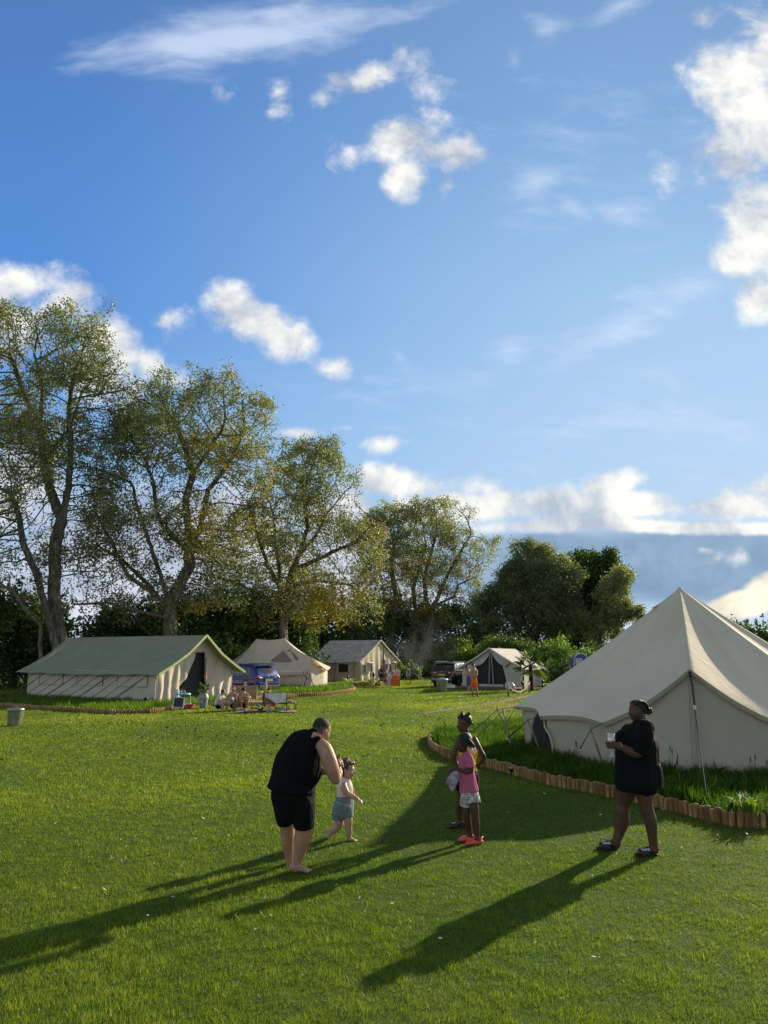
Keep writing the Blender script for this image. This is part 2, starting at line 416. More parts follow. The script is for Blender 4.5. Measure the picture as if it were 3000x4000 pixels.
x=dd*np.sin(th); y=dd*np.cos(th)
keep=~in_poly(x,y,BED)
dl=np.minimum(dist_line(x,y,TR)-.34,dist_line(x,y,TR2)-.24)
keep&=(dl>0)|(rng.uniform(0,1,NB)<.15)
pt=fbm2(x,y,1.1,1); keep&=rng.uniform(0,1,NB)<np.clip(.80+.16*pt+.20*fbm2(x,y,7,15),.30,1)
x,y,dd,pt=x[keep],y[keep],dd[keep],pt[keep]
big=fbm2(x,y,.35,4)
w_=.0028*np.maximum(dd/5,1)**.95*rng.uniform(.7,1.3,len(x))
cl=fbm2(x,y,9,7)+.6*fbm2(x,y,21,8)
h_=(.027+.007*big+.009*np.clip(cl,-1.5,2))*rng.uniform(.5,1.35,len(x))*np.maximum(dd/12,1)**.25
rnd=np.clip(.46+.15*big+.09*cl+.11*np.clip((dd-9)/18,0,1)+rng.normal(0,.17,len(x)),0,1)
LAWN=blades('lawn_grass',x,y,np.zeros(len(x)),w_,h_,rnd,[M_blade],.6)
tag(LAWN,'short sunlit lawn grass with long shadows across the campsite','grass',kind='stuff')
# fallen leaves and daisies --------------------------------------
def litter(name,N_,m,size,lab,cat,seed,dmin,dmax,clump,flatv=.35):
    rg=np.random.default_rng(seed); u=rg.uniform(0,1,N_); d=(dmin+(dmax-dmin)*u**.75); th=rg.uniform(-R(31),R(31),N_)
    x=d*np.sin(th); y=d*np.cos(th); k=~in_poly(x,y,BED); k&=rg.uniform(0,1,N_)<np.clip(.55+clump*fbm2(x,y,.5,seed),.05,1)
    x,y=x[k],y[k]; n_=len(x); a=rg.uniform(0,6.28,n_); s=size*rg.uniform(.5,1.4,n_)
    p=np.stack([x,y,rg.uniform(.038,.058,n_)],1)
    ax=np.stack([np.cos(a),np.sin(a),rg.normal(0,flatv,n_)],1)*s[:,None]; bx=np.stack([-np.sin(a),np.cos(a),rg.normal(0,flatv,n_)],1)*s[:,None]*.55
    v=np.stack([p-ax,p-bx*.9,p+ax*.2-bx,p+ax,p+bx,p-ax*.4+bx*.8],1).reshape(-1,3)
    o=np_mesh(name,v,6,rg.uniform(0,1,n_),[m]); tag(o,lab,cat,kind='stuff')
M_litter=leaf_mat('dead_leaf',[(0,(.03,.018,.01)),(.6,(.06,.04,.02)),(1,(.16,.10,.04))],.15)
M_petal=leaf_mat('white_petal',[(0,(.6,.6,.52)),(1,(.85,.85,.8))],.3,tmul=(1,1,1))
litter('fallen_leaves',11000,M_litter,.038,'small dark dry leaves scattered thickly over the far lawn','fallen leaves',11,15,50,.5)
litter('fallen_petals',2200,M_petal,.018,'tiny white daisies and petals dotted over the lawn','petals',12,5,46,.4)
# ================================================================ TREES
M_bark=mat('bark',(.20,.175,.135),.9,.3,5,.02,18,spec=.15,stretch=(1,1,.35))
M_barkd=mat('dark_bark',(.09,.075,.055),.95,.3,5,.02,18,spec=.1,stretch=(1,1,.35))
OLV=[(0,(.13,.15,.08)),(.35,(.22,.235,.125)),(.7,(.33,.33,.18)),(1,(.48,.43,.22))]
GRY=[(0,(.08,.105,.065)),(.5,(.15,.18,.10)),(.9,(.25,.27,.15)),(1,(.34,.31,.16))]
GLD=[(0,(.12,.11,.03)),(.4,(.24,.20,.045)),(.8,(.36,.27,.06)),(1,(.42,.28,.07))]
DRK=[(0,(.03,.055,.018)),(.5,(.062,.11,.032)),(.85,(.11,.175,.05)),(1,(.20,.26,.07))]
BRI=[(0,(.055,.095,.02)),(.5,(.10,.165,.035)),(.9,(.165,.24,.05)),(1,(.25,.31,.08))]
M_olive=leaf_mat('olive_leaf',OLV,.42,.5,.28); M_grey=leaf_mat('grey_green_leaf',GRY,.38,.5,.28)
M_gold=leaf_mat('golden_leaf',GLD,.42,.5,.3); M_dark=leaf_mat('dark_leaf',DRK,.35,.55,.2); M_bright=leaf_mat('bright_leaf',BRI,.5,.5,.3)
M_ivy=leaf_mat('ivy_leaf',DRK,.2,.35,.45)
def poly_px(poly,Y): return [(P(u,v,Y).x,P(u,v,Y).z) for u,v in poly]
def colonise(seed,poly,Y,thick,stems,npts,step,kill,tipr,trunk_r,cy=None):
    rng=random.Random(seed); pl=poly_px(poly,Y)
    xs=[p[0] for p in pl]; zs=[p[1] for p in pl]
    x0,x1,z0,z1=min(xs),max(xs),min(zs),max(zs)
    nr=np.random.default_rng(seed); pts=[]
    while len(pts)<npts:
        X=nr.uniform(x0,x1,npts*2); Z=nr.uniform(z0,z1,npts*2)
        k=in_poly(X+.0125*Y*fbm2(X,Z,50/Y,seed+40),Z+.0155*Y*fbm2(Z,X,58/Y,seed+41),pl)
        e=np.min([np.hypot(X-a[0]-np.clip(((X-a[0])*(b[0]-a[0])+(Z-a[1])*(b[1]-a[1]))/((b[0]-a[0])**2+(b[1]-a[1])**2+1e-9),0,1)*(b[0]-a[0]),
              Z-a[1]-np.clip(((X-a[0])*(b[0]-a[0])+(Z-a[1])*(b[1]-a[1]))/((b[0]-a[0])**2+(b[1]-a[1])**2+1e-9),0,1)*(b[1]-a[1])) for a,b in zip(pl,pl[1:]+pl[:1])],axis=0)
        th=thick*np.sqrt(np.clip(e/(.45*min(x1-x0,z1-z0)),.06,1))
        YY=Y+nr.uniform(-1,1,len(X))*th
        # uneven crown: clumps and gaps
        nz=fbm2(X*1.0+YY*.6,Z*1.0-YY*.4,.9,seed)
        k&=nr.uniform(0,1,len(X))<np.clip(.50+.60*nz,.02,1)
        for a,b,c in zip(X[k],YY[k],Z[k]): pts.append(Vector((a,b,c)))
    pts=pts[:npts]
    nodes=[];par=[]
    for st in stems:              # each stem: list of (u,v,dy); first may join an earlier one
        prev=None; P3=[]
        for (u,v,dy) in st: q=P(u,v,Y+dy); P3.append(q)
        if nodes:
            dmin=min(range(len(nodes)),key=lambda i:(nodes[i]-P3[0]).length)
            if (nodes[dmin]-P3[0]).length<1.2: prev=dmin
        for i in range(len(P3)):
            if i==0:
                if prev is None: nodes.append(P3[0]); par.append(-1); prev=len(nodes)-1
                continue
            a=P3[i-1] if i>1 or prev is None else nodes[prev]; b=P3[i]; L=(b-a).length; k=max(1,int(L/step))
            for j in range(1,k+1):
                q=a.lerp(b,j/k)+Vector((rng.uniform(-1,1),rng.uniform(-1,1),0))*step*.10
                nodes.append(q); par.append(prev); prev=len(nodes)-1
    alive=pts; target=[None]*len(pts)
    near=[None]*len(pts); nd=[1e9]*len(pts); fresh=list(range(len(nodes)))
    kids={}
    for it in range(140):
        kd=KDTree(len(fresh))
        for i in fresh: kd.insert(nodes[i],i)
        kd.balance()
        grow={}; keep=[]
        for k,p in enumerate(alive):
            q,i,dst=kd.find(p)
            if dst<nd[k]: nd[k]=dst; near[k]=i
            if nd[k]<kill: continue
            keep.append(k)
            v=p-nodes[near[k]]; v.normalize()
            grow.setdefault(near[k],[]).append(v)
        alive=[alive[k] for k in keep]; near=[near[k] for k in keep]; nd=[nd[k] for k in keep]
        if not alive: break
        fresh=[]
        for i,vs in grow.items():
            s=Vector((0,0,0))
            for v in vs: s+=v
            if par[i]>=0:
                s=s.normalized()*1.0+(nodes[i]-nodes[par[i]]).normalized()*.45
            s+=Vector((rng.uniform(-1,1),rng.uniform(-1,1),rng.uniform(-.6,1)))*.22
            s.normalize()
            q=nodes[i]+s*step
            kc=kids.setdefault(i,[])
            if len(kc)>=3 or any((q-o).length<step*.35 for o in kc): continue
            kc.append(q); nodes.append(q); par.append(i); fresh.append(len(nodes)-1)
        if not fresh: break
    n_=len(nodes); ch=[[] for _ in range(n_)]
    for i,p_ in enumerate(par):
        if p_>=0: ch[p_].append(i)
    E=2.35; r=[0.0]*n_
    order=[]; stk=[i for i in range(n_) if par[i]<0]
    while stk:
        i=stk.pop(); order.append(i); stk+=ch[i]
    for i in reversed(order):
        r[i]=tipr if not ch[i] else max((sum(r[c]**E for c in ch[i]))**(1/E),tipr)
    mx=max(r[i] for i in range(n_) if par[i]<0)
    f=trunk_r/mx
    for i in range(n_):
        t=min(1,max(0,(r[i]-tipr)/(mx-tipr))); r[i]=r[i]*(1+(f-1)*t**.7)
    return nodes,par,ch,r
def branch_mesh(nodes,par,ch,r,m=0,mb=None):
    mb=mb or MB(); done=set()
    roots=[i for i in range(len(nodes)) if par[i]<0]; starts=[(i,None) for i in roots]
    while starts:
        i,pv=starts.pop(); chain=[i] if pv is None else [pv,i]
        while ch[i]:
            cs=sorted(ch[i],key=lambda c:-r[c]); 
            for c in cs[1:]: starts.append((c,i))
            i=cs[0]; chain.append(i)
        rs=[r[k] for k in chain]
        if pv is not None: rs[0]=min(rs[0],rs[1]*1.25)
        # drop every other point of thin twigs
        n_=7 if max(rs)>.12 else (5 if max(rs)>.04 else 3)
        mb.tube([nodes[k] for k in chain],rs,n_,m,cap=False)
    return mb
def grow_tree(name,seed,poly,Y,thick,stems,npts,step,leafn,leafs,mats,label,cat='tree',group=None,bark=None,trunk_r=.32,spread=.34,gold=None,leaf_r=.035,tipr=.016,ivy=None,kill=None,low=.5):
    st0=G(stems[0][0][0],2560) ; b0=P(stems[0][0][0],stems[0][0][1],Y+stems[0][0][2]); b0=Vector((b0.x,b0.y,0))
    for s in stems:
        if s[0][1]>=2440:      # rooted: carry on down to the ground
            q=P(s[0][0],s[0][1],Y+s[0][2])
            if q.z>.3:
                s.insert(0,None)
    stems2=[]
    for s in stems:
        stems2.append(s)
    extra=[]
    for s in stems2:
        if s[0] is None:
            s.pop(0); u,v,dy=s[0]; q=P(u,v,Y+dy)
            vg=v
            while P(u,vg,Y+dy).z>-.15: vg+=4
            s.insert(0,(u+ (6 if seed%2 else -6),vg,dy))
    nodes,par,ch,r=colonise(seed,poly,Y,thick,stems2,npts,step,kill or step*1.05,tipr,trunk_r)
    e=empty(name,nodes[0]*1.0,label,cat,group); e.location.z=0
    branch_mesh(nodes,par,ch,r).build('trunk',[bark or M_bark],e)
    rng=np.random.default_rng(seed)
    cand=[i for i in range(len(nodes)) if r[i]<leaf_r and par[i]>=0]
    pts=np.array([nodes[i] for i in cand]); 
    wt=np.array([1.6 if not ch[i] else .8 for i in cand])
    nz=fbm2(pts[:,0]+pts[:,1]*.5,pts[:,2]-pts[:,1]*.3,.55,seed+3); wt*=np.clip(.75+.65*nz,.08,2.2)
    zr=(pts[:,2]-pts[:,2].min())/(np.ptp(pts[:,2])+.1); wt*=np.clip(low+(1-low)*zr*1.5,0,1.2)
    wt/=wt.sum(); nk=leafn//6; sel=rng.choice(len(cand),nk,p=wt)   # small sprays of six leaves
    K=pts[sel]+rng.normal(0,spread*.55,(nk,3))*[1,1,.8]
    L=np.repeat(K,6,axis=0)+rng.normal(0,leafs*1.15,(nk*6,3)); leafn=nk*6
    v=leaf_quads(rng,L,leafs)
    rnd=np.clip(.42+.2*fbm2(L[:,0]+L[:,1]*.3,L[:,2],.5,seed+9)+rng.normal(0,.2,leafn),0,1)
    me=np_mesh('crown',v,4,rnd,mats,e)
    if gold is not None:
        gx_,gz_=gold
        g_=(fbm2(L[:,0]*.9,L[:,2]*.9+L[:,1]*.2,.6,seed+21)+gx_*(L[:,0]-pts[:,0].mean())/(pts[:,0].std()+.1)-gz_*(L[:,2]-pts[:,2].mean())/(pts[:,2].std()+.1)+rng.normal(0,.3,leafn))>.75
        me.data.polygons.foreach_set('material_index',g_.astype(np.int32))
    if ivy:
        ip=[]
        for i in range(len(nodes)):
            if nodes[i].z<ivy and r[i]>.05:
                for _ in range(int(60*min(1.5,r[i]*6))): 
                    ip.append(np.array(nodes[i])+rng.normal(0,.12+r[i]*1.1,3)*[1,1,2])
        if ip: 
            ip=np.array(ip); np_mesh('ivy',leaf_quads(rng,ip,.16),4,np.clip(rng.normal(.4,.25,len(ip)),0,1),[M_ivy],e)
    return e
TREES='tall trees in a row behind the tents'
def A(x,y,dy=0): return (x/1.475,1100+y/1.475,dy)      # reading of the left crop
def B(x,y,dy=0): return (700+x/1.276,1500+y/1.276,dy)
if 1: grow_tree('poplar_tree',11,[(-330,1300),(-100,1200),(60,1168),(130,1215),(200,1190),(300,1185),(350,1190),(405,1215),(430,1330),(475,1420),(500,1550),(500,1700),(480,1850),(430,2000),(400,2250),(250,2400),(150,2420),(-100,2350),(-330,2300)],43,4.2,
 [[A(350,2060),A(310,1800),A(320,1500),A(365,1340),A(400,1150),A(412,950),A(395,780),A(420,560)],
  [A(350,1400),A(290,1200,1),A(255,1040,1),A(235,800,1.2),A(245,600,1.2),A(200,420,1)],
  [A(262,1040,1),A(330,930,1.4),A(400,850,1.5),A(470,640,1.6)],
  [A(240,900,1),A(130,620,1),A(60,420,.8)],
  [A(310,2060,-.6),A(250,1830,-1),A(200,1660,-1),A(130,1500,-1.2),A(105,1330,-1),A(60,1220,-1)],
  [A(235,1960,-1),A(225,1800,-1.4),A(215,1660,-1.2)],
  [A(230,1980,-1),A(150,1900,-1.8),A(80,1790,-2),A(-20,1735,-2)]],
 8500,.36,66000,.14,[M_olive,M_gold],'tallest grey-barked poplar with forked trunks at the left edge behind the green roofed tent',group=TREES,trunk_r=.42,gold=(-.45,.35))
if 1: grow_tree('poplar_tree',12,[(430,1640),(470,1530),(560,1500),(620,1480),(690,1445),(760,1480),(830,1460),(900,1450),(940,1530),(1000,1530),(1060,1600),(1095,1640),(1090,1740),(1090,1850),(1080,1950),(1040,2080),(980,2300),(800,2380),(520,2440),(300,2400),(270,2200),(330,2000),(400,1800)],46,4.5,
 [[A(985,2060),A(980,1900),A(1020,1780),A(1095,1640),A(1085,1420),A(1070,1260),A(1115,1100),A(1080,980),A(1000,800)],
  [A(1095,1560),A(1150,1430),A(1200,1200,.6),A(1320,1050,1),A(1400,880,1.2)],
  [A(1115,1100),A(1200,980,-.5),A(1260,880,-.6)],
  [A(1080,1560,-.5),A(960,1430,-1),A(905,1340,-1),A(890,1200,-1),A(850,1050,-1)],
  [A(980,1880),A(930,1700,-.8),A(880,1560,-1),A(790,1300,-1),A(770,1180,-1)],
  [A(960,1880),A(860,1780,-1.4),A(740,1700,-1.8),A(640,1500,-2),A(560,1350,-2)],
  [A(980,1900),A(850,1740,1),A(700,1600,1.5),A(560,1520,1.6),A(460,1540,1.6)],
  [A(960,1960),A(800,1900,-1),A(620,1850,-2),A(430,1860,-2)]],
 9500,.37,64000,.14,[M_olive,M_gold],'broad poplar with an ivy clad trunk behind the door end of the green roofed tent',group=TREES,trunk_r=.45,gold=(.35,.25),ivy=4.2)
if 1: grow_tree('poplar_tree',13,[(1060,1800),(1080,1730),(1150,1700),(1230,1725),(1290,1740),(1350,1780),(1400,1880),(1405,1990),(1450,2010),(1500,2080),(1500,2300),(1460,2420),(1300,2430),(1050,2460),(850,2440),(790,2300),(830,2150),(900,2030),(960,1900)],56,5.0,
 [[B(515,1230),B(505,1080),B(500,950),B(480,790),B(470,650)],
  [B(520,1200,.5),B(560,950,.6),B(600,850,.6),B(640,720,.6),B(620,560,.6)],
  [B(600,860,.5),B(680,760,.6),B(740,640,.8)],
  [B(590,930),B(680,880,-.8),B(780,830,-1),B(880,790,-1),B(960,700,-1)],
  [B(500,1000),B(440,900,-.8),B(400,780,-1),B(350,620,-1)],
  [B(510,1100),B(400,1050,-1),B(300,1000,-1.4),B(180,960,-1.5)],
  [B(560,1010,1),B(700,980,1.5),B(850,1000,2)]],
 8000,.42,54000,.16,[M_olive,M_gold],'yellowing poplar with many fanned limbs behind the pale twin peaked tent',group=TREES,trunk_r=.45,gold=(.45,.55))
if 1: grow_tree('poplar_tree',14,[(1430,2010),(1480,1950),(1530,1960),(1600,1965),(1640,1945),(1700,1955),(1770,1960),(1800,2020),(1840,2080),(1900,2090),(1945,2130),(1925,2230),(1880,2320),(1830,2370),(1720,2420),(1560,2460),(1400,2440),(1380,2200)],82,6.0,
 [[B(1060,1250),B(1085,1080),B(1060,940),B(1070,780)],
  [B(1170,1290,1),B(1180,1150,1),B(1165,1020,1),B(1200,920,1),B(1230,800,1)],
  [B(1170,1200,1),B(1110,1080,1.4),B(1090,1000,1.5)],
  [B(1250,1230,-1),B(1255,1130,-1),B(1290,1060,-1),B(1340,950,-1),B(1400,840,-1),B(1450,760,-1)],
  [B(1290,1110,-1),B(1370,1060,-1.4),B(1390,1000,-1.5),B(1480,960,-1.6)],
  [B(1250,1120,-1),B(1230,1070,-1.2),B(1220,960,-1.2),B(1280,760,-1)]],
 5500,.55,54000,.19,[M_olive,M_gold],'smaller golden poplar with an ivy clad fork behind the black car',group=TREES,trunk_r=.42,gold=(-.1,.3),ivy=7.0)
if 1: grow_tree('willow_tree',15,[(1830,2440),(1870,2370),(1930,2290),(1940,2220),(1990,2150),(2060,2128),(2110,2128),(2165,2140),(2200,2190),(2265,2210),(2265,2290),(2240,2350),(2250,2420),(2180,2500),(1850,2530)],98,7.5,
 [[(2020,2520,0),(2015,2440,0),(2000,2380,0),(2010,2300,0)],[(2030,2440,0),(2050,2380,1),(2060,2280,1)],[(2090,2520,2),(2110,2420,2),(2130,2330,2),(2140,2250,2)],[(1960,2530,-2),(1950,2450,-2),(1930,2400,-2)]],
 3000,.72,90000,.26,[M_grey,M_olive],'rounded grey green willow behind the small white tent',trunk_r=.35,gold=(.2,-.1),spread=.65)
if 1: grow_tree('oak_tree',16,[(2170,2330),(2190,2190),(2240,2180),(2290,2165),(2350,2200),(2380,2190),(2400,2250),(2420,2300),(2420,2400),(2340,2520),(2150,2530)],106,6.5,
 [[(2260,2530,0),(2265,2400,0),(2280,2300,0)],[(2250,2440,0),(2220,2360,0)],[(2270,2420,0),(2330,2330,0)]],
 1700,.85,60000,.34,[M_dark],'dark dense oak standing between the willow and the pale leafed tree',bark=M_barkd,trunk_r=.4,spread=.7)
if 1: grow_tree('alder_tree',17,[(2370,2240),(2410,2225),(2450,2240),(2470,2310),(2500,2370),(2495,2400),(2440,2430),(2400,2450),(2330,2500),(2280,2500),(2320,2350)],95,4.5,
 [[(2330,2540,0),(2335,2470,0),(2345,2420,0),(2390,2360,0),(2400,2290,0)],[(2345,2440,0),(2310,2400,0),(2320,2340,0)],[(2350,2440,0),(2420,2390,0),(2460,2370,0)]],
 1700,.6,24000,.24,[M_olive,M_grey],'pale leafed tree with an ivy trunk at the right end of the woods',trunk_r=.28,ivy=6.5,gold=(.2,.1))
# young trees and scrub under the big trees ------------------------
def bush(name,seed,u,v,Y,w_,h_,d_,nleaf,ls,m,label,group,cat='bush',lumps=9,z0=0):
    """leafy shrub: stems plus leaf shells round several uneven lumps"""
    rng=np.random.default_rng(seed); c=G(u,2600); x=P(u,2560,Y).x
    e=empty(name,(x,Y,z0),label,cat,group)
    mb=MB(); L=[]
    for i in range(lumps):
        a=rng.uniform(0,6.28); rr=rng.uniform(0,.62)
        cx,cy=math.cos(a)*rr*w_/2,math.sin(a)*rr*d_/2
        R_=rng.uniform(.26,.44)*min(w_,h_*1.3)*.8
        cz=rng.uniform(.28,1)*h_-R_*.75; cz=max(cz,R_*.5)
        k=max(20,int(nleaf/lumps*(R_/(.35*w_*.8))**1.5))
        q=rng.normal(size=(k,3)); q/=np.linalg.norm(q,axis=1)[:,None]
        bump=1+.22*fbm2(q[:,0]*3+i,q[:,2]*3+q[:,1],1.3,seed+i)
        rad=R_*rng.uniform(.30,1.12,k)**.6*bump
        L.append(np.array([cx,cy,cz])+q*rad[:,None]*[1,1,.9])
        mb.tube([Vector((cx*.15,cy*.15,-.05)),Vector((cx*.5,cy*.5,cz*.5)),Vector((cx,cy,cz+R_*.4))],[.05,.035,.012],5,cap=False)
        for j in range(4):
            q2=rng.normal(size=3); q2/=np.linalg.norm(q2); q2[2]=abs(q2[2])
            mb.tube([Vector((cx*.7,cy*.7,cz*.7)),Vector((cx,cy,cz))+Vector(q2)*R_*.95],[.02,.006],3,cap=False)
    for i in range(int(lumps*3.2)):      # loose shoots breaking the outline
        j=rng.integers(0,lumps); q=L[j][rng.integers(0,len(L[j]))]; n2=rng.integers(12,34); ln=rng.uniform(.08,.26)*h_
        d_=np.array([rng.normal(0,.35),rng.normal(0,.35),1.0]); tt=rng.uniform(0,1,(n2,1)); L.append(q+d_*tt*ln+rng.normal(0,.05*h_,(n2,3))*(1.1-tt))
    L=np.concatenate(L)+[x,Y,z0]; L=L[L[:,2]>z0+.03]
    for k_ in range(len(mb.v)): q=mb.v[k_]; mb.v[k_]=(q[0]+x,q[1]+Y,q[2]+z0)
    mb.build('stems',[M_barkd],e)
    rnd=np.clip(.45+.2*fbm2(L[:,0],L[:,2],1.2,seed)+rng.normal(0,.18,len(L)),0,1)
    np_mesh('foliage',leaf_quads(rng,L,ls),4,rnd,[m],e)
    return e
rg=random.Random(4)
DU='dark undergrowth bushes below the tall trees'
spots=['at the far left edge','left of the forked trunks','between the forked trunks','behind the left part of the green roof','behind the middle of the green roof','beside the ivy clad trunk','right of the ivy clad trunk','behind the ridge end of the green roof','left behind the twin peaked tent','behind the twin peaked tent','right behind the twin peaked tent','behind the grey ridge tent','under the yellowing poplar','right of the yellowing poplar','beside the ivy fork','left of the black car','behind the black car','left of the willow','under the willow','under the oak']
for i,(u,hv) in enumerate([(-60,2330),(60,2400),(150,2450),(430,2410),(560,2390),(660,2340),(760,2360),(860,2380),(940,2390),(1030,2380),(1130,2340),(1230,2350),(1330,2380),(1420,2400),(1530,2440),(1640,2430),(1740,2430),(1860,2400),(2060,2420),(2230,2400)]):
    Y=[45,48,50,50,52,50,51,53,57,58,60,70,72,76,84,86,86,100,106,108][i]
    h=P(u,hv+ -60-25*(i%3),Y).z
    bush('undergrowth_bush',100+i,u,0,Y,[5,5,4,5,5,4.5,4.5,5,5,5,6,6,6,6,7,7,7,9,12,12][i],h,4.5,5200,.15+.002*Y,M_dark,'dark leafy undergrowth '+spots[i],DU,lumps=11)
HE='bright hedge bushes behind the tents'
hs=[(1540,2560,74,'right of the grey ridge tent'),(1600,2510,76,'behind the folded loungers'),(1660,2520,76,'left above the black car'),(1720,2500,76,'behind the black car roof'),(1775,2480,76,'right of the black car'),(1835,2530,74,'left of the small white tent'),(1900,2510,74,'behind the door of the small white tent'),(1960,2480,74,'behind the ridge of the small white tent'),(2030,2490,74,'behind the roof of the small white tent'),(2100,2500,72,'above the palm tree'),(2170,2490,70,'right of the palm tree'),(2195,2500,60,'left of the blue tent'),(2290,2530,66,'behind the blue tent'),(2350,2500,70,'at the edge of the big bell tent roof'),(2190,2570,52,'close beside the right end of the small white tent'),(2480,2480,80,'far behind the big bell tent'),(900,2520,52,'behind the blue car'),(1600,2590,66,'low by the folded loungers')]
for i,(u,hv,Y,lb) in enumerate(hs):
    h=P(u,hv,Y).z
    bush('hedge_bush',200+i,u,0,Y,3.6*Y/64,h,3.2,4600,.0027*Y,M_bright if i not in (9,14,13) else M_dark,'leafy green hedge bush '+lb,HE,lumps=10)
FT='distant trees at the right edge'
for i,(u,hv,Y,lb) in enumerate([(2840,2410,150,'nearest the tent roof'),(2900,2425,160,'in the middle'),(2965,2440,140,'at the very right edge'),(3060,2430,150,'cut off by the right edge'),(2560,2500,150,'hidden low behind the bell tent roof')]):
    bush('distant_tree',300+i,u,0,Y,14,P(u,hv,Y).z,9,5000,.55,M_dark,'distant dark green tree '+lb,FT,'tree',lumps=14)
# ================================================================ TENTS
def canvas(name,col,bump=.012,var=.07,trans=.22,scale=1.2):
    m,n,b=new_mat(name)
    tc=n('ShaderNodeTexCoord').outputs['Object']
    f=n.noise(tc,scale,6,.65); f2=n.noise(tc,7,5,.7)
    c=n.mix(n.smooth(f,.3,.7),tuple(k*(1-var*2) for k in col),col)
    c=n.mix(n.math('MULTIPLY',n.smooth(f2,.55,.8),.25),c,tuple(k*.8 for k in col))
    n.nt.links.new(c,b.inputs['Base Color']); b.inputs['Roughness'].default_value=.85; b.inputs['Specular IOR Level'].default_value=.2
    wv=n.noise(tc,2.5,4,.6,1.2); fi=n.noise(tc,160,2,.5)
    h=n.math('MULTIPLY_ADD',fi,.04,wv)
    bn=n('ShaderNodeBump',{'Strength':1.0,'Distance':bump,'Height':h}); n.nt.links.new(bn.outputs[0],b.inputs['Normal'])
    t=n('ShaderNodeBsdfTranslucent',{'Color':n.mix(1.0,c,(1,.86,.58),'MULTIPLY')}); n.nt.links.new(bn.outputs[0],t.inputs['Normal'])
    mx=n('ShaderNodeMixShader',{0:trans,1:b.outputs[0],2:t.outputs[0]})
    n.nt.links.new(mx.outputs[0],n.nt.nodes['Material Output'].inputs[0]); return m
M_can=canvas('cream_canvas',(.72,.63,.48)); M_can2=canvas('beige_canvas',(.74,.66,.56)); M_pink=canvas('tan_canvas',(.70,.58,.48))
M_roofg=canvas('green_canvas',(.32,.34,.24),trans=.16); M_roofw=canvas('weathered_canvas',(.66,.61,.55),var=.22,trans=.12,scale=3)
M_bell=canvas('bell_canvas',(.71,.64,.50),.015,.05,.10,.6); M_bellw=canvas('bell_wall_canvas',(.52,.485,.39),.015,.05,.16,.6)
M_trim=mat('lime_trim',(.42,.48,.20),.8,.1)
M_mesh=mat('fly_mesh',(.022,.022,.025),.8,.2,8,.01,6)
M_rope=mat('guy_rope',(.035,.033,.03),.8,.1); M_ropew=mat('pale_rope',(.55,.50,.40),.8,.1)
M_pole=mat('wooden_pole',(.36,.26,.15),.7,.2,6); M_black=mat('black_paint',(.012,.012,.013),.45,.1)
M_log=mat('pine_log',(.42,.26,.11),.8,.3,9,.01,25,spec=.2,col2=(.22,.14,.07),stretch=(1,1,.25))
M_pvc=mat('clear_window',(.16,.16,.18),.3,.2,5)
def pleats(o,amp,freq,seed,axis,fall=None):
    """push cloth verts along the given direction in hanging folds"""
    me=o.data; ax=Vector(axis)
    for v in me.vertices:
        p=v.co; s=p.x*.9+p.y*.7
        k=math.sin(s*freq+1.5*noise.noise(Vector((s*.7,p.z*.3,seed))))+.9*noise.noise(Vector((s*freq*.35,p.z*.5,seed+3)))
        v.co=p+ax*k*amp*(1 if fall is None else fall(p))
def ropes(name,segs,parent,m=None,r=.008):
    for a,b in segs:
        mb=MB(); k_=(a-b).length*.012
        mb.tube([a,a.lerp(b,.5)-Vector((0,0,k_)),b],r,4,cap=False); mb.build(name,[m or M_rope],parent)
class Ridge:
    """wall tent with a ridge roof. A near low corner, along=unit vector of the length, across=unit vector of the gable"""
    def __init__(s,A_,along,across,L,W,hw,hr,over):
        s.A=A_;s.a=along;s.c=across;s.L=L;s.W=W;s.hw=hw;s.hr=hr;s.o=over
    def p(s,l,w,z): q=s.A+s.a*l+s.c*w; return Vector((q.x,q.y,z))
def cloth_panel(fn,nu,nv,seed=0,amp=.0):
    mb=MB(); mb.grid(fn,nu,nv); return mb
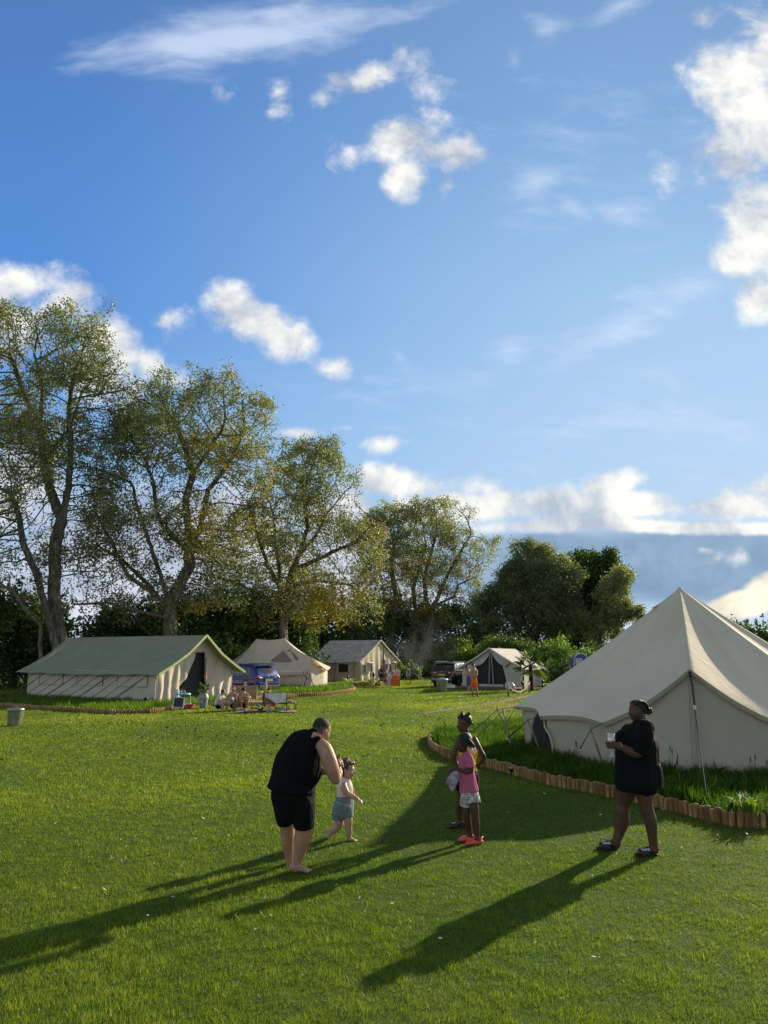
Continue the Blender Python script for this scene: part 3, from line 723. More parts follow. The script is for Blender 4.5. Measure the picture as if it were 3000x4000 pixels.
def ridge_tent(T,e,mw,mr,mend,wins=(),eave_drop=.0,sag=.05,front_over=.35,door=(.34,.66),band=None,prof=lambda v:0):
    L,W,hw,hr=T.L,T.W,T.hw,T.hr; c=T.c; a=T.a
    nrm_side=-c
    # side walls and far end, slightly billowing
    mb=MB()
    mb.grid(lambda u,v:T.p(u*L,0-.03*math.sin(v*3.1)*(1+.6*noise.noise(Vector((u*7,v*2,1)))),v*hw),28,8)
    mb.grid(lambda u,v:T.p((1-u)*L,W,v*hw),20,5)
    mb.grid(lambda u,v:T.p(L,u*W,v*(hw+(hr-hw)*(1-abs(2*u-1)))),12,6)
    mb.build('side_wall',[mw],e)
    # roof: two slopes with thickness, sagging between ridge and eave
    ov=T.o; fo=front_over
    def slope(side):
        def fn(u,v):
            l=-fo+u*(L+2*fo)
            w_=W/2-side*(W/2+ov)*v; z=hr+.05-(hr-hw+eave_drop)*(v*(W/2+ov)/(W/2))
            z-=prof(v)+sag*math.sin(math.pi*v)*(.7+.5*noise.noise(Vector((u*4,v*2,side))))+.015*math.sin(u*37)*v
            z+=.06*math.cos(2*math.pi*u)*v*.5
            return T.p(l,w_,z)
        return fn
    mb=MB()
    for side in (1,-1):
        f=slope(side); mb.grid(lambda u,v,f=f:f(u if side==1 else 1-u,v),30,12)
        mb.grid(lambda u,v,f=f:f(1-u if side==1 else u,v)-Vector((0,0,.02)),30,12)
    ro=mb.build('roof',[mr],e)
    if band:
        m2=MB()
        f=slope(1)
        m2.grid(lambda u,v:f(u,.62+.38*v)+Vector((0,0,.012)),30,5); m2.build('roof_band',[band],ro)
        f2=slope(-1)
    # edge strips of the gable verge
    mv=MB()
    for side in (1,-1):
        f=slope(side)
        for i in range(12): mv.bar(f(0,i/12)-Vector((0,0,.01)),f(0,(i+1)/12)-Vector((0,0,.01)),.05,.11)
    mv.build('roof_edge',[mend],e)
    return slope
def vec2(p,q): d=Vector((q.x-p.x,q.y-p.y,0)); return d.normalized(),d.length
TG='canvas glamping tents round the field'
# ---- 1: green roofed tent, left
A1=G(606,2757); A1=Vector((A1.x*32.4/A1.y,32.4,0)); C1=P(903,2746,36.8); B1=P(98,2728,36.9)
ax1,L1=vec2(A1,B1); W1d,W1=vec2(A1,C1)
pr=Vector((-W1d.y,W1d.x,0));               # square it up a little
ax1=pr*(1 if pr.dot(ax1)>0 else -1); L1=8.9
T1=Ridge(A1,ax1,W1d,L1*1.0,W1,1.42,3.0,.38)
e1=empty('ridge_tent',A1,'long cream wall tent with a green canvas roof and dark doorway on the left','tent',TG)
s1=ridge_tent(T1,e1,M_can2,M_roofg,M_trim,eave_drop=-.02,sag=.03,front_over=.5,prof=lambda v:(.16*v/.38 if v<.38 else (.16-.07*(v-.38)/.36 if v<.74 else .09-.09*(v-.74)/.26)))
def gable(T,e,mt,open_,seed,split=True,inset=.0,dark=True,amp=.05,fr=9):
    """gable end: draped cloth with an open doorway between w=open_[0] and open_[1]"""
    W,hw,hr=T.W,T.hw,T.hr
    def top(w): return hw+(hr-hw)*(1-abs(2*w/W-1))-.03
    nrm=-T.a
    def panel(w0,w1,name,skew=None,z1=None):
        mb=MB()
        def fn(u,v):
            w_=w0+(w1-w0)*u; zt=top(w_) if z1 is None else min(top(w_),z1)
            z=v*zt
            if skew: w_=skew(u,v,w_)
            k=amp*(math.sin(w_*fr+2.2*noise.noise(Vector((w_*.8,v*1.3,seed))))+.8*noise.noise(Vector((w_*fr*.4,v*2,seed+5))))*(1-.75*v)
            q=T.p(0,w_,z)+nrm*(k+inset); return q
        mb.grid(fn,44,14); return mb.build(name,[mt],e)
    return panel,top
pan1,top1=gable(T1,e1,M_can2,None,2,fr=11,amp=.055)
o0,o1=W1*.33,W1*.60
pan1(0,W1*.02+.1,'door_post_panel')
pan1(.02,o0,'door_curtain',skew=lambda u,v,w_: w_+ (u**1.5)*(.9*(v**1.4) if v<.82 else .9*(.82**1.4))-.30*u*math.exp(-((v-.28)/.13)**2)-.12*u*(1-v))
pan1(o1+.02,W1-.02,'door_curtain',skew=lambda u,v,w_: w_-.10*(1-u)*v)
mb=MB(); mb.grid(lambda u,v:T1.p(.18,.1+u*(W1-.2),v*(top1(.1+u*(W1-.2))-.12)),16,6); dk=mb.build('door_mesh',[M_mesh],e1)
mb=MB(); mb.grid(lambda u,v:T1.p(-.04,W1*.12+u*W1*.76,2.25+v*(min(top1(W1*.12+u*W1*.76),3.0)-2.25)) if top1(W1*.12+u*W1*.76)>2.25 else T1.p(-.04,W1*.12+u*W1*.76,min(2.24,top1(W1*.12+u*W1*.76)-.01)+.01*v),24,6); mb.build('gable_panel',[M_can2],e1)
mb=MB(); mb.tube([T1.p(-.06,W1*.60,0),T1.p(-.06,W1*.60,2.0)],.03,6); mb.build('tent_pole',[M_pole],e1)
single(MB().box((0,0,0),(.10,.08,.22)).lathe((0,0,.11),[(.02,0),(.03,.05),(.01,.1)],8),'lantern',[mat('amber_lantern',(.55,.28,.08),.4)],(0,0,0),'small amber lantern hanging in the doorway of the green roofed tent','lantern').location=T1.p(-.16,W1*.58,1.12)
# side windows with mesh, frame and rolled cover
for i,(l0,l1) in enumerate([(.5,2.35),(3.3,5.0),(6.0,7.7)]):
    k=L1/8.6; l0*=k;l1*=k
    f=MB()
    z0,z1=.72,1.30
    for (p,q) in (((l0,z0),(l1,z0)),((l0,z0),(l0,z1)),((l1,z0),(l1,z1))): f.bar(T1.p(p[0],-.055,p[1]),T1.p(q[0],-.055,q[1]),.05,.012)
    wf=f.build('window',[mat('window_seam',(.30,.25,.19),.8)],e1)
    MB().grid(lambda u,v:T1.p(l0+u*(l1-l0),-.052-.03*math.sin(v*3.1)*math.sin(u*3.1),z0+v*(z1-z0)),10,4).build('window_cover',[M_can2],wf)
sg=[]
for i in range(12):
    l=(.15+i*.80)*L1/9.2; a_=s1(1)((l+.5)/(L1+1),1); g_=T1.p(l+1.05,-1.55,.05)
    sg.append((a_,g_))
    if i%3==0: sg.append((a_,T1.p(l+1.3,-1.5,.05)))
tp=s1(-1)(0,1); sg+= [(tp,tp+T1.c*1.0-T1.a*.6-Vector((0,0,tp.z))),(s1(1)(0,1),T1.p(-1.2,-1.0,.03))]
ropes('guy_rope',sg,e1,r=.012)
# dark awning at the far end
mb=MB(); mb.grid(lambda u,v:T1.p(L1+.1+1.0*u*(1-.3*v),-.2+.5*u,1.25*v*(1-.25*u)),6,6); mb.build('end_flap',[M_mesh],e1)
# ---- 3: grey ridge tent, centre
A3=P(1408,2660,60.5); A3.z=0; C3=P(1551,2654,66); C3.z=0; B3=P(1217,2652,64); B3.z=0
Wd3,W3=vec2(A3,C3); ax3=Vector((-Wd3.y,Wd3.x,0)); L3=4.95
T3=Ridge(A3,ax3,Wd3,L3*1.02,W3,1.62,3.38,.34)
e3=empty('ridge_tent',A3,'cream wall tent with a grey weathered roof and dark square side windows','tent',TG)
s3=ridge_tent(T3,e3,M_pink,M_roofw,M_can,eave_drop=-.05,sag=.05,front_over=.15)
pan3,top3=gable(T3,e3,M_can,None,5,amp=.05,fr=7)
pan3(.0,W3*.60,'gable_cloth',skew=lambda u,v,w_:w_-.35*u*u*(1-v)*(1 if v<.8 else 0)); pan3(W3*.62,W3,'gable_cloth')
MB().grid(lambda u,v:T3.p(.2,.1+u*(W3-.2),v*(top3(.1+u*(W3-.2))-.1)),10,5).build('door_mesh',[M_mesh],e3)
def window(T,e,l0,l1,z0,z1,side='long',wm=None,cover=None):
    f=MB(); off=-.06
    pp=(lambda a_,z:T.p(a_,off,z)) if side=='long' else (lambda a_,z:T.p(-.12,a_,z))
    pq=(lambda a_,z:T.p(a_,off-.02,z)) if side=='long' else (lambda a_,z:T.p(-.14,a_,z))
    f.grid(lambda u,v:pp(l0+u*(l1-l0),z0+v*(z1-z0)),4,4)
    o=f.build('window',[wm or M_mesh],e)
    g_=MB(); t=.06
    for a_,b_ in (((l0,z0),(l1,z0)),((l0,z1),(l1,z1)),((l0,z0),(l0,z1)),((l1,z0),(l1,z1))): g_.bar(pq(*a_),pq(*b_),t,.02)
    g_.build('window_frame',[cover or M_can],o)
    r=MB(); r.tube([pq(l0-.1,z1+.06),pq((l0+l1)/2,z1+.03),pq(l1+.1,z1+.08)],[.03,.06,.03],6); r.build('rolled_cover',[cover or M_can],o)
window(T3,e3,L3*.235,L3*.43,.72,1.40); window(T3,e3,L3*.80,L3*.97,.72,1.40)
window(T3,e3,W3*.10,W3*.26,.75,1.45,'w',M_pvc); window(T3,e3,W3*.80,W3*.93,.75,1.45,'w',M_pvc)
for l in (.1,.48,.85): MB().tube([T3.p(L3*l,-.30,0),T3.p(L3*l,-.18,1.72)],.03,5).build('tent_pole',[M_pole],e3)
q=s3(-1)(0,1); MB().tube([q+T3.c*.15-Vector((0,0,.02)),T3.p(-.3,W3+.15,0)],.03,5).build('tent_pole',[M_pole],e3)
sg=[(s3(1)((l+.15)/(L3+.3),1),T3.p(l+k,-1.5,.03)) for l in (.2,L3*.45,L3*.5,L3*.9) for k in (-.5,.5)]
ropes('guy_rope',sg,e3,r=.014)
# white repair lines on the roof
mb=MB(); f=s3(1)
for a_,b_ in (((.50,.02),(.62,.30)),((.49,.02),(.33,.30))): mb.bar(f(*a_)+Vector((0,0,.02)),f(*b_)+Vector((0,0,.02)),.06,.01)
mb.build('roof_seam',[M_can],e3)
# ---- 4: small white tent, right
A4=P(2039,2692,47); A4.z=0; C4=P(1811,2682,49.6); C4.z=0; B4=P(2127,2676,51.5); B4.z=0
ax4=Vector((.45,.893,0)); Wd4=Vector((-.893,.45,0)); L4,W4=5.3,4.03
T4=Ridge(A4,ax4,Wd4,L4*1.0,W4,1.30,2.52,.28)
e4=empty('ridge_tent',A4,'small white wall tent with two big dark mesh door halves behind the palm tree','tent',TG)
M_w4=canvas('white_canvas',(.62,.60,.56),trans=.2)
s4=ridge_tent(T4,e4,M_w4,M_w4,M_w4,eave_drop=-.02,sag=.06,front_over=.3)
pan4,top4=gable(T4,e4,M_w4,None,8,amp=.035,fr=5)
pan4(0,W4*.30,'gable_cloth',skew=lambda u,v,w_:w_-.25*u*(1-v)*1.2+.15*u*v); pan4(W4*.70+.15,W4,'gable_cloth',skew=lambda u,v,w_:w_+.2*(1-u)*(1-v))
MB().grid(lambda u,v:T4.p(.12,.1+u*(W4-.2),v*(top4(.1+u*(W4-.2))-.1)),10,5).build('door_mesh',[M_mesh],e4)
mb=MB()     # scalloped pelmet above the two door halves
def pel(u,v):
    w_=u*W4; t=top4(w_); d=abs(2*u-1); low=(t-.18 - .38*math.sin(math.pi*min(1,d*1.55))) if d<.64 else t-.55
    return T4.p(-.05,w_,low+(t-low)*v)
mb.grid(pel,40,4); mb.build('door_pelmet',[M_w4],e4)
mb=MB(); mb.bar(T4.p(-.06,W4*.5-.16,0),T4.p(-.06,W4*.5-.05,2.3),.14,.02,up=T4.c); mb.bar(T4.p(-.06,W4*.5+.16,0),T4.p(-.06,W4*.5+.06,2.3),.14,.02,up=T4.c); mb.bar(T4.p(-.055,W4*.3,.14),T4.p(-.055,W4*.72,.14),.02,.24); mb.build('door_strip',[M_w4],e4)
for sgn in (.26,.74): MB().bar(T4.p(-.1,W4*sgn,1.35),T4.p(-.1,W4*(.5+(sgn-.5)*1.5),1.72),.05,.05).build('tie_strap',[M_black],e4)
window(T4,e4,L4*.45,L4*.62,.80,1.15,'long',M_mesh,M_w4)
mb=MB(); q=s4(1)(1,1); mb.grid(lambda u,v:T4.p(L4+.1+.7*u,-.3+W4*.5*v,1.30-.5*u*u+1.1*math.sin(v*1.57)),6,8); mb.build('end_flap',[M_w4],e4)
ropes('guy_rope',[(s4(1)(1,1),T4.p(L4+1.6,-1.3,.03)),(s4(1)(.8,1),T4.p(L4+.9,-1.4,.03)),(s4(1)(0,1),T4.p(-1,-1.2,.03)),(s4(-1)(0,1),T4.p(-1.2,W4+1,.03))],e4,M_ropew,.014)
mb=MB().box(T4.p(-.9,W4*.5,.06),(W4*1.25,2.0,.10),rz=math.atan2(T4.c.y,T4.c.x)); dkk=mb.build('timber_deck',[mat('deck_boards',(.16,.11,.07),.85,.2,5)]); base(dkk,T4.p(-.9,W4*.5,0)); tag(dkk,'low dark timber deck in front of the small white tent','deck')
# ---- 2: twin peaked tent
e2=empty('twin_peak_tent',P(1100,2690,46.5).xy.to_3d(),'pale twin peaked bell tent behind the blue car with a mesh vent in its roof','tent',TG)
pk=[P(1001,2495,48.5),P(1111,2493,46.8)]
ev=[P(905,2580,51.5),P(900,2604,47.5),P(1000,2618,45.3),P(1186,2622,43.9),P(1222,2569,44.0),P(1278,2617,45.6),P(1292,2606,49),P(1200,2590,54),P(1050,2585,55.5)]
own=[0,0,0,1,1,1,1,1,0]
EV=[];OW=[]
for i in range(len(ev)):
    j=(i+1)%len(ev)
    for k in range(8):
        t=k/8; q=ev[i].lerp(ev[j],t); q.z-=.06*math.sin(math.pi*t); EV.append(q); OW.append(own[i]*(1-t)+own[j]*t)
mb=MB(); nE=len(EV); nv_=10; vs=[];fs=[]
for j in range(nv_+1):
    t=j/nv_
    for i in range(nE):
        w_=OW[i]; w_=w_*w_*(3-2*w_); top=pk[0].lerp(pk[1],w_); top=top-Vector((0,0,.10*math.sin(math.pi*w_)))
        q=top.lerp(EV[i],t); q.z-=.22*math.sin(math.pi*t)*(1-.3*t); vs.append(q)
for j in range(nv_):
    for i in range(nE): fs.append((j*nE+i,(j+1)*nE+i,(j+1)*nE+(i+1)%nE,j*nE+(i+1)%nE))
mb.add(vs,fs,sm=True); mb.build('roof',[M_can2],e2)
mb=MB(); vs=[];fs=[]; cc=sum(ev,Vector())/len(ev)
for j in range(4):
    for i in range(nE):
        q=EV[i].lerp(Vector((cc.x,cc.y,EV[i].z)),.07); vs.append(Vector((q.x,q.y,(q.z-.06)*(1-j/3))))
for j in range(3):
    for i in range(nE): fs.append((j*nE+i,(j+1)*nE+i,(j+1)*nE+(i+1)%nE,j*nE+(i+1)%nE))
mb.add(vs,fs,sm=True); mb.build('side_wall',[M_can2],e2)
mb=MB()
for i in range(8,4*8):
    a_,b_=EV[i],EV[(i+1)%nE]; mb.bar(a_-Vector((0,0,.11)),b_-Vector((0,0,.11)),.03,.20)
mb.build('valance',[mat('hem_canvas',(.62,.53,.43),.85,.05)],e2)
def onroof(i,t):
    w_=OW[i]; w_=w_*w_*(3-2*w_); top=pk[0].lerp(pk[1],w_)-Vector((0,0,.10*math.sin(math.pi*w_))); q=top.lerp(EV[i],t); q.z-=.22*math.sin(math.pi*t)*(1-.3*t)
    return q+Vector((0,-.05,.03))
M_vent=mat('vent_mesh',(.27,.22,.18),.9,.1)
for (i0,i1,i2) in ((19,22,23),(24,25,27)):
    MB().add([onroof(i1,.30),onroof(i0,.62),onroof(i2,.66)],[(0,1,2)]).build('roof_vent',[M_vent],e2)
hood=MB(); q=onroof(24,.28); hood.lathe(q-Vector((0,0,.1)),[(.16,0),(.10,.12),(.02,.24)],8); hood.build('vent_hood',[M_can],e2)
for u0,v0,u1,v1,Y in ((1183,2700,1203,2625,43.4),(1208,2632,1228,2690,43.6),(1186,2635,1206,2655,43.5)): MB().tube([P(u0,v0,Y),P(u1,v1,Y)],.025,5).build('tent_pole',[M_rope],e2)
ropes('guy_rope',[(ev[5],P(1320,2690,44)),(ev[5],P(1300,2694,43.5)),(ev[3],P(1176,2700,42.8))],e2,r=.014)
# ---- 5: big bell tent, right front
BC=Vector((6.47,15.6,0)); ZB=.14
apex=P(2655,2297,15.6)
tipsd=[P(2010,2760,16.3),P(2105,2797,14.7),P(2352,2824,13.3),P(2694,2613,12.55)]
e5=empty('bell_tent',(BC.x,BC.y,ZB),'large cream bell tent with one high pointed top on the long grass bed at right','tent',TG)
axd=Vector((tipsd[3].x-BC.x,tipsd[3].y-BC.y,0)).normalized(); pd=Vector((-axd.y,axd.x,0))
def mirror(p):
    r_=Vector((p.x-BC.x,p.y-BC.y,0)); a_=r_.dot(axd); b_=r_.dot(pd); q=BC+axd*a_-pd*b_; return Vector((q.x,q.y,p.z))
t2,t1,t0=mirror(tipsd[2]),mirror(tipsd[1]),mirror(tipsd[0])
back=[]
def pol(a_,r_,z): return Vector((BC.x+r_*math.cos(a_),BC.y+r_*math.sin(a_),z))
aL=math.atan2(tipsd[0].y-BC.y,tipsd[0].x-BC.x); aR=math.atan2(t0.y-BC.y,t0.x-BC.x)
# go round the back from right to left (increasing angle)
if aL<aR: aL+=2*math.pi
nb=5
for k in range(1,nb): back.append(pol(aR+(aL-aR)*k/nb,3.55,.98))
ctrl=[tipsd[0],tipsd[1],tipsd[2],tipsd[3],t2,t1,t0]+back
EVB=[];SEG=16
for i in range(len(ctrl)):
    a_,b_=ctrl[i],ctrl[(i+1)%len(ctrl)]; dr=i in (2,3)
    for k in range(SEG):
        t=k/SEG; q=a_.lerp(b_,t)
        s_=math.sin(math.pi*t)
        if dr: q.z-=.10*s_
        else:
            q.z+=.05*s_; c_=Vector((BC.x,BC.y,q.z)); q=q.lerp(c_,.05*s_)
        EVB.append(q)
nE=len(EVB)
def roofpt(i,t,off=0):
    q=apex.lerp(EVB[i%nE],t)
    ang=(i%SEG)/SEG; seg=(i//SEG)%len(ctrl)
    q.z-=(.05 if seg in(2,3) else .07)*math.sin(math.pi*t)**1.2
    # cloth pulls in a little between the seams
    c_=Vector((BC.x,BC.y,q.z)); d_=math.sin(math.pi*ang)*.022*math.sin(math.pi*min(1,t*1.05))
    if seg in (2,3): d_*=(1.6 if seg==2 else 2.2)
    q=q.lerp(c_,d_)
    return q+Vector((0,0,off))
mb=MB(); NV=26; vs=[roofpt(i,.012+(1-.012)*j/NV) for j in range(NV+1) for i in range(nE)]
fs=[(j*nE+i,(j+1)*nE+i,(j+1)*nE+(i+1)%nE,j*nE+(i+1)%nE) for j in range(NV) for i in range(nE)]
mb.add(vs,fs,sm=True)
rf=mb.build('roof',[M_bell],e5)
# seams on the roof
M_seam=mat('canvas_seam',(.36,.33,.26),.85,.05)
mb=MB()
for i in range(0,nE,SEG//2):
    if (i//SEG) in (2,3) and i%SEG: continue
    pts=[roofpt(i,.05+.95*j/24,.006) for j in range(25)]
    if i%SEG==0: mb.tube(pts,.0035,4,cap=False)
mb=MB()
for j in range(2): pass
mb.lathe(apex-Vector((0,0,.30)),[(.30,-.02),(.20,.10),(.10,.22),(.035,.31),(.0,.33)],20); mb.build('peak_cap',[M_bell],e5)
# hem band, turned down
mb=MB(); vs=[];fs=[]
for i in range(nE): q=EVB[i]; c_=Vector((BC.x,BC.y,q.z)); vs+= [q+Vector((0,0,.004)),q.lerp(c_,.012)-Vector((0,0,.075))]
for i in range(nE): j=(i+1)%nE; fs.append((2*i,2*i+1,2*j+1,2*j))
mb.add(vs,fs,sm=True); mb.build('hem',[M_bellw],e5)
# wall
def wallr(i): 
    q=EVB[i%nE]; seg=(i//SEG)%len(ctrl); c_=Vector((BC.x,BC.y,q.z)); return q.lerp(c_,.045 if seg not in(2,3) else .04)
mb=MB(); vs=[];fs=[]; NW=8
for j in range(NW+1):
    for i in range(nE):
        q=wallr(i); t=j/NW; z=ZB-.05+(q.z-.015-ZB+.05)*(1-t)
        k=.02*math.sin(i*1.1)*t+.03*noise.noise(Vector((i*.12,t*2,3)))
        d_=Vector((q.x-BC.x,q.y-BC.y,0)).normalized(); vs.append(Vector((q.x,q.y,z))+d_*(k-.05*t))
for j in range(NW):
    for i in range(nE): fs.append((j*nE+i,(j+1)*nE+i,(j+1)*nE+(i+1)%nE,j*nE+(i+1)%nE))
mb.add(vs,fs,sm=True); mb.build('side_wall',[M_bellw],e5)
# half round dark window on the left wall
i0,i1=int(SEG*.45),int(SEG*1.22); 
def wp(s,t):     # s along wall between ctrl 0/1, t height
    x_=s*SEG; i=int(x_); a_=wallr(i); b_=wallr(i+1); q=a_.lerp(b_,x_-i); z=ZB+(q.z-.02-ZB)*t; d_=Vector((q.x-BC.x,q.y-BC.y,0)).normalized()
    return Vector((q.x,q.y,z))+d_*.035
def arch(s0,s1,t0_,t1_,n_=22,k=1.0):
    pts=[]
    for i in range(n_+1):
        a_=math.pi*i/n_; pts.append(wp((s0+s1)/2-(s1-s0)/2*math.cos(a_)*k,t0_+(t1_-t0_)*(math.sin(a_)**.7)))
    return pts
pa=arch(.22,1.06,.10,.97); c_=wp(.70,.10)
MB().add([c_]+pa,[(0,i+1,i+2) for i in range(len(pa)-1)]).build('window',[M_mesh],e5)
mb=MB(); mb.tube([q+Vector((-.01,-.02,0)) for q in arch(.19,1.09,.08,.99)],.018,5)
mb.tube([wp(.20,.08),wp(.55,.04),wp(.82,.03),wp(1.15,.02)],[.02,.05,.06,.03],6); mb.build('window_frame',[M_bell],e5)
# door seam, zip and toggles under the front peak
dtop=wallr(3*SEG); dd_=axd
mb=MB(); 
for off,w_ in ((-.03,.02),(.05,.03)):
    a_=Vector((dtop.x,dtop.y,dtop.z-.05))+dd_*.05+pd*off; b_=Vector((dtop.x,dtop.y,ZB))+dd_*.03+pd*(off-.05); mb.bar(a_,b_,w_,.008)
zz=mb.build('door_zip',[M_seam],e5)
mb=MB()
for k in range(16):
    t=k/15; a_=Vector((dtop.x,dtop.y,dtop.z-.35)).lerp(Vector((dtop.x,dtop.y,ZB+.1)),t)+dd_*.055+pd*(.085-.05*t); mb.box(a_,(.02,.01,.035))
mb.build('toggle',[M_ropew],zz)
mb=MB(); q0=wallr(2*SEG+1); mb.tube([Vector((q0.x,q0.y,q0.z-.03))+dd_*.04+pd*.03,Vector((q0.x,q0.y,ZB))+dd_*.03+pd*.03],.006,4); 
mb.tube([Vector((q0.x,q0.y,.62))+dd_*.05,wallr(2*SEG+6)+dd_*.05-Vector((0,0,.18)),wallr(2*SEG+12)+dd_*.05-Vector((0,0,.10))],.006,4); mb.build('door_seam',[M_seam],e5)
# upright pole inside the front peak, showing at the top
mb=MB(); mb.tube([tipsd[3]-Vector((0,0,.05))-dd_*.02,tipsd[3]-Vector((0,0,.13))+dd_*.03],.022,8); mb.build('door_pole',[M_black],e5)
# peak vents with orange lining
for s_ in (-1,1):
    best=max(range(nE),key=lambda i:s_*(roofpt(i,.14).x-BC.x)-.15*abs(roofpt(i,.14).y-BC.y+.1))
    q=roofpt(best,.145); up_=(roofpt(best,.05)-roofpt(best,.2)).normalized(); ou=Vector((q.x-BC.x,q.y-BC.y,0)).normalized(); sd_=up_.cross(ou).normalized()
    mb=MB(); N_=8; vs=[q+up_*.13]
    for k in range(N_+1):
        a_=math.pi*k/N_; vs.append(q+sd_*math.cos(a_)*.085+ou*(math.sin(a_)*.06+.0)-up_*.05)
    mb.add(vs,[(0,k+1,k+2) for k in range(N_)]); o=mb.build('vent_hood',[M_bell],e5)
    m2=MB(); m2.add([v*1.0-up_*.004 for v in vs[1:]],[tuple(range(N_+1))]); m2.build('vent_lining',[mat('orange_lining',(.5,.22,.06),.8)],o)
# guy poles (prop poles of the eave) and ropes
def gp_pole(top,foot,name='guy_pole'):
    m_=MB(); m_.tube([foot,foot.lerp(top,.5)+Vector((.004,0,.0)),top+(top-foot).normalized()*.05],[.016,.019,.015],7)
    return m_.build(name,[M_pole],e5)
# prop poles: foot, top
props=[(P(1943,2772,15.8),P(2013,2925,15.9)),(P(1966,2776,15.5),P(2000,2900,15.3)),(P(2062,2813,14.2),P(2118,2945,14.6)),(P(2308,2849,12.9),P(2358,2985,13.3))]
for tp_,ft in props: gp_pole(tp_,Vector((ft.x,ft.y,ZB)))
sg=[]
def guy(tip,top,gnd,spread=.05):
    sg.append((tip,top)); 
    for k in (-1,1): sg.append((top,top.lerp(gnd,.45)+Vector((0,0,.012*k))))
    sg.append((top.lerp(gnd,.45)+Vector((0,0,.0)),gnd))
guy(tipsd[0],props[0][0],P(1700,2960,14.0).xy.to_3d()+Vector((0,0,.12)))
guy(tipsd[0]+Vector((0,0,-.02)),props[1][0],P(1745,2945,13.8).xy.to_3d()+Vector((0,0,.12)))
guy(tipsd[1],props[2][0],G(1880,2975,.13))
guy(tipsd[2],props[3][0],G(2205,3035,.13))
sg.append((tipsd[0]+Vector((.1,.3,0)),G(1945,2875,.1)))
g_=G(2765,3145,.12); sg.append((tipsd[3]-Vector((0,0,.10)),g_)); mid=(tipsd[3]-Vector((0,0,.10))).lerp(g_,.30)
sg.append((tipsd[3]-Vector((0,0,.10))+Vector((.02,0,0)),mid+Vector((.012,0,0))))
sg.append((t2,t2+Vector((1.2,-1.6,-.75)))); sg.append((t1,t1+Vector((1.8,-.9,-.8))))
ropes('guy_rope',sg,e5,r=.0075)
MB().box(mid,(.045,.02,.07)).build('rope_slider',[mat('white_plastic',(.75,.73,.68),.4)],e5)
for tp_,gd in ((props[2][0],G(1880,2975,.13)),(props[3][0],G(2205,3035,.13)),(props[0][0],P(1700,2960,14.0))):
    q=tp_.lerp(gd,.45); MB().box(q,(.05,.02,.03)).build('rope_slider',[M_ropew],e5)
for tp_,ft in props: MB().tube([tp_-Vector((0,0,.02)),tp_+Vector((0,0,.05))],.012,6).build('pole_spike',[M_black],e5)
# ================================================================ RAISED BEDS AND LOG EDGING
M_soil=mat('bed_soil',(.035,.045,.012),.95,.3,6,.03,20,spec=.1)
def bed(name,outline,z,lab=None,inner=None):
    vs=[Vector((p.x,p.y,-.02)) for p in outline]+[Vector((p.x,p.y,z)) for p in outline]; n_=len(outline)
    mb=MB(); mb.add(vs,[(i,(i+1)%n_,n_+(i+1)%n_,n_+i) for i in range(n_)]+[tuple(range(n_,2*n_))]); return tag(mb.build(name,[M_soil]),kind='structure')
cen=Vector((7.5,16,0)); BEDP=[p.lerp(cen,.012) for p in BED]
bed('raised_bed',BEDP,.11)
def resample(pts,step):
    out=[pts[0].copy()]; acc=0
    for a_,b_ in zip(pts[:-1],pts[1:]):
        L=(b_-a_).length; d_=step-acc
        while d_<=L: out.append(a_.lerp(b_,d_/L)); d_+=step
        acc=L-(d_-step)
    return out
def smooth_path(pts,k=6):
    out=[]
    for i in range(len(pts)-1):
        p0=pts[max(i-1,0)];p1=pts[i];p2=pts[i+1];p3=pts[min(i+2,len(pts)-1)]
        for j in range(k):
            t=j/k; out.append(.5*((2*p1)+(p2-p0)*t+(2*p0-5*p1+4*p2-p3)*t*t+(3*p1-p0-3*p2+p3)*t**3))
    out.append(pts[-1]); return out
rg=random.Random(8)
le=empty('log_edging',EDGE[2],'curved row of round pine logs edging the long grass round the big bell tent','edging')
LP=resample(smooth_path(EDGE[1:]),.088)
proto=[]
for k in range(4):
    mb=MB(); r_=.0405+.0016*k; mb.lathe((0,0,0),[(r_,-.03),(r_*1.02,.08),(r_,.188+.008*k),(r_*.93,.208+.008*k),(r_*.75,.216+.008*k),(0.001,.219+.008*k)],12,cap=False)
    proto.append(mb.mesh('log'))
    proto[-1].materials.append(mat('pine_log_%s'%['pale','warm','grey','brown'][k],[(.46,.29,.12),(.44,.26,.10),(.36,.24,.11),(.30,.18,.07)][k],.8,.3,9,.008,25,spec=.2,stretch=(1,1,.25)))
front=[i for i,p in enumerate(LP)]
vis=sorted(front,key=lambda i:LP[i].length)[:99]
rest=MB()
for i in front:
    p=LP[i]; zz_=rg.uniform(-.06,-.038)
    if i in vis:
        o=bpy.data.objects.new('log',rg.choice(proto)); COL.objects.link(o); o.parent=le; o.location=p-le.location+Vector((0,0,zz_)); o.rotation_euler=(rg.uniform(-.05,.05),rg.uniform(-.05,.05),rg.uniform(0,6)); o.scale=(1,1,1)
    else: rest.lathe(p+Vector((0,0,zz_)),[(.045,-.02),(.046,.18),(.038,.205)],7)
if rest.v:
    o=rest.build('far_logs',[M_log],le); o['kind']='stuff'
def edging(pts,lab,h=.22,st=.12,r_=.055):
    pts=[Vector((p.x,p.y,0)) for p in pts]
    mb=MB(); rg=random.Random(len(pts))
    for p in resample(smooth_path(pts),st): z=h+rg.uniform(-.025,.02); mb.lathe(p,[(r_,-.02),(r_,z-.02),(r_*.8,z)],7)
    o=mb.build('log_edging',[M_log]); base(o,pts[0]); tag(o,lab,'edging'); return o
E1=[P(-150,2742,36.5),P(0,2757,34.6),P(150,2768,33.0),P(300,2778,31.6),P(420,2786,30.6),P(520,2787,30.3),P(600,2782,30.8),P(660,2770,31.6),P(690,2766,32)]
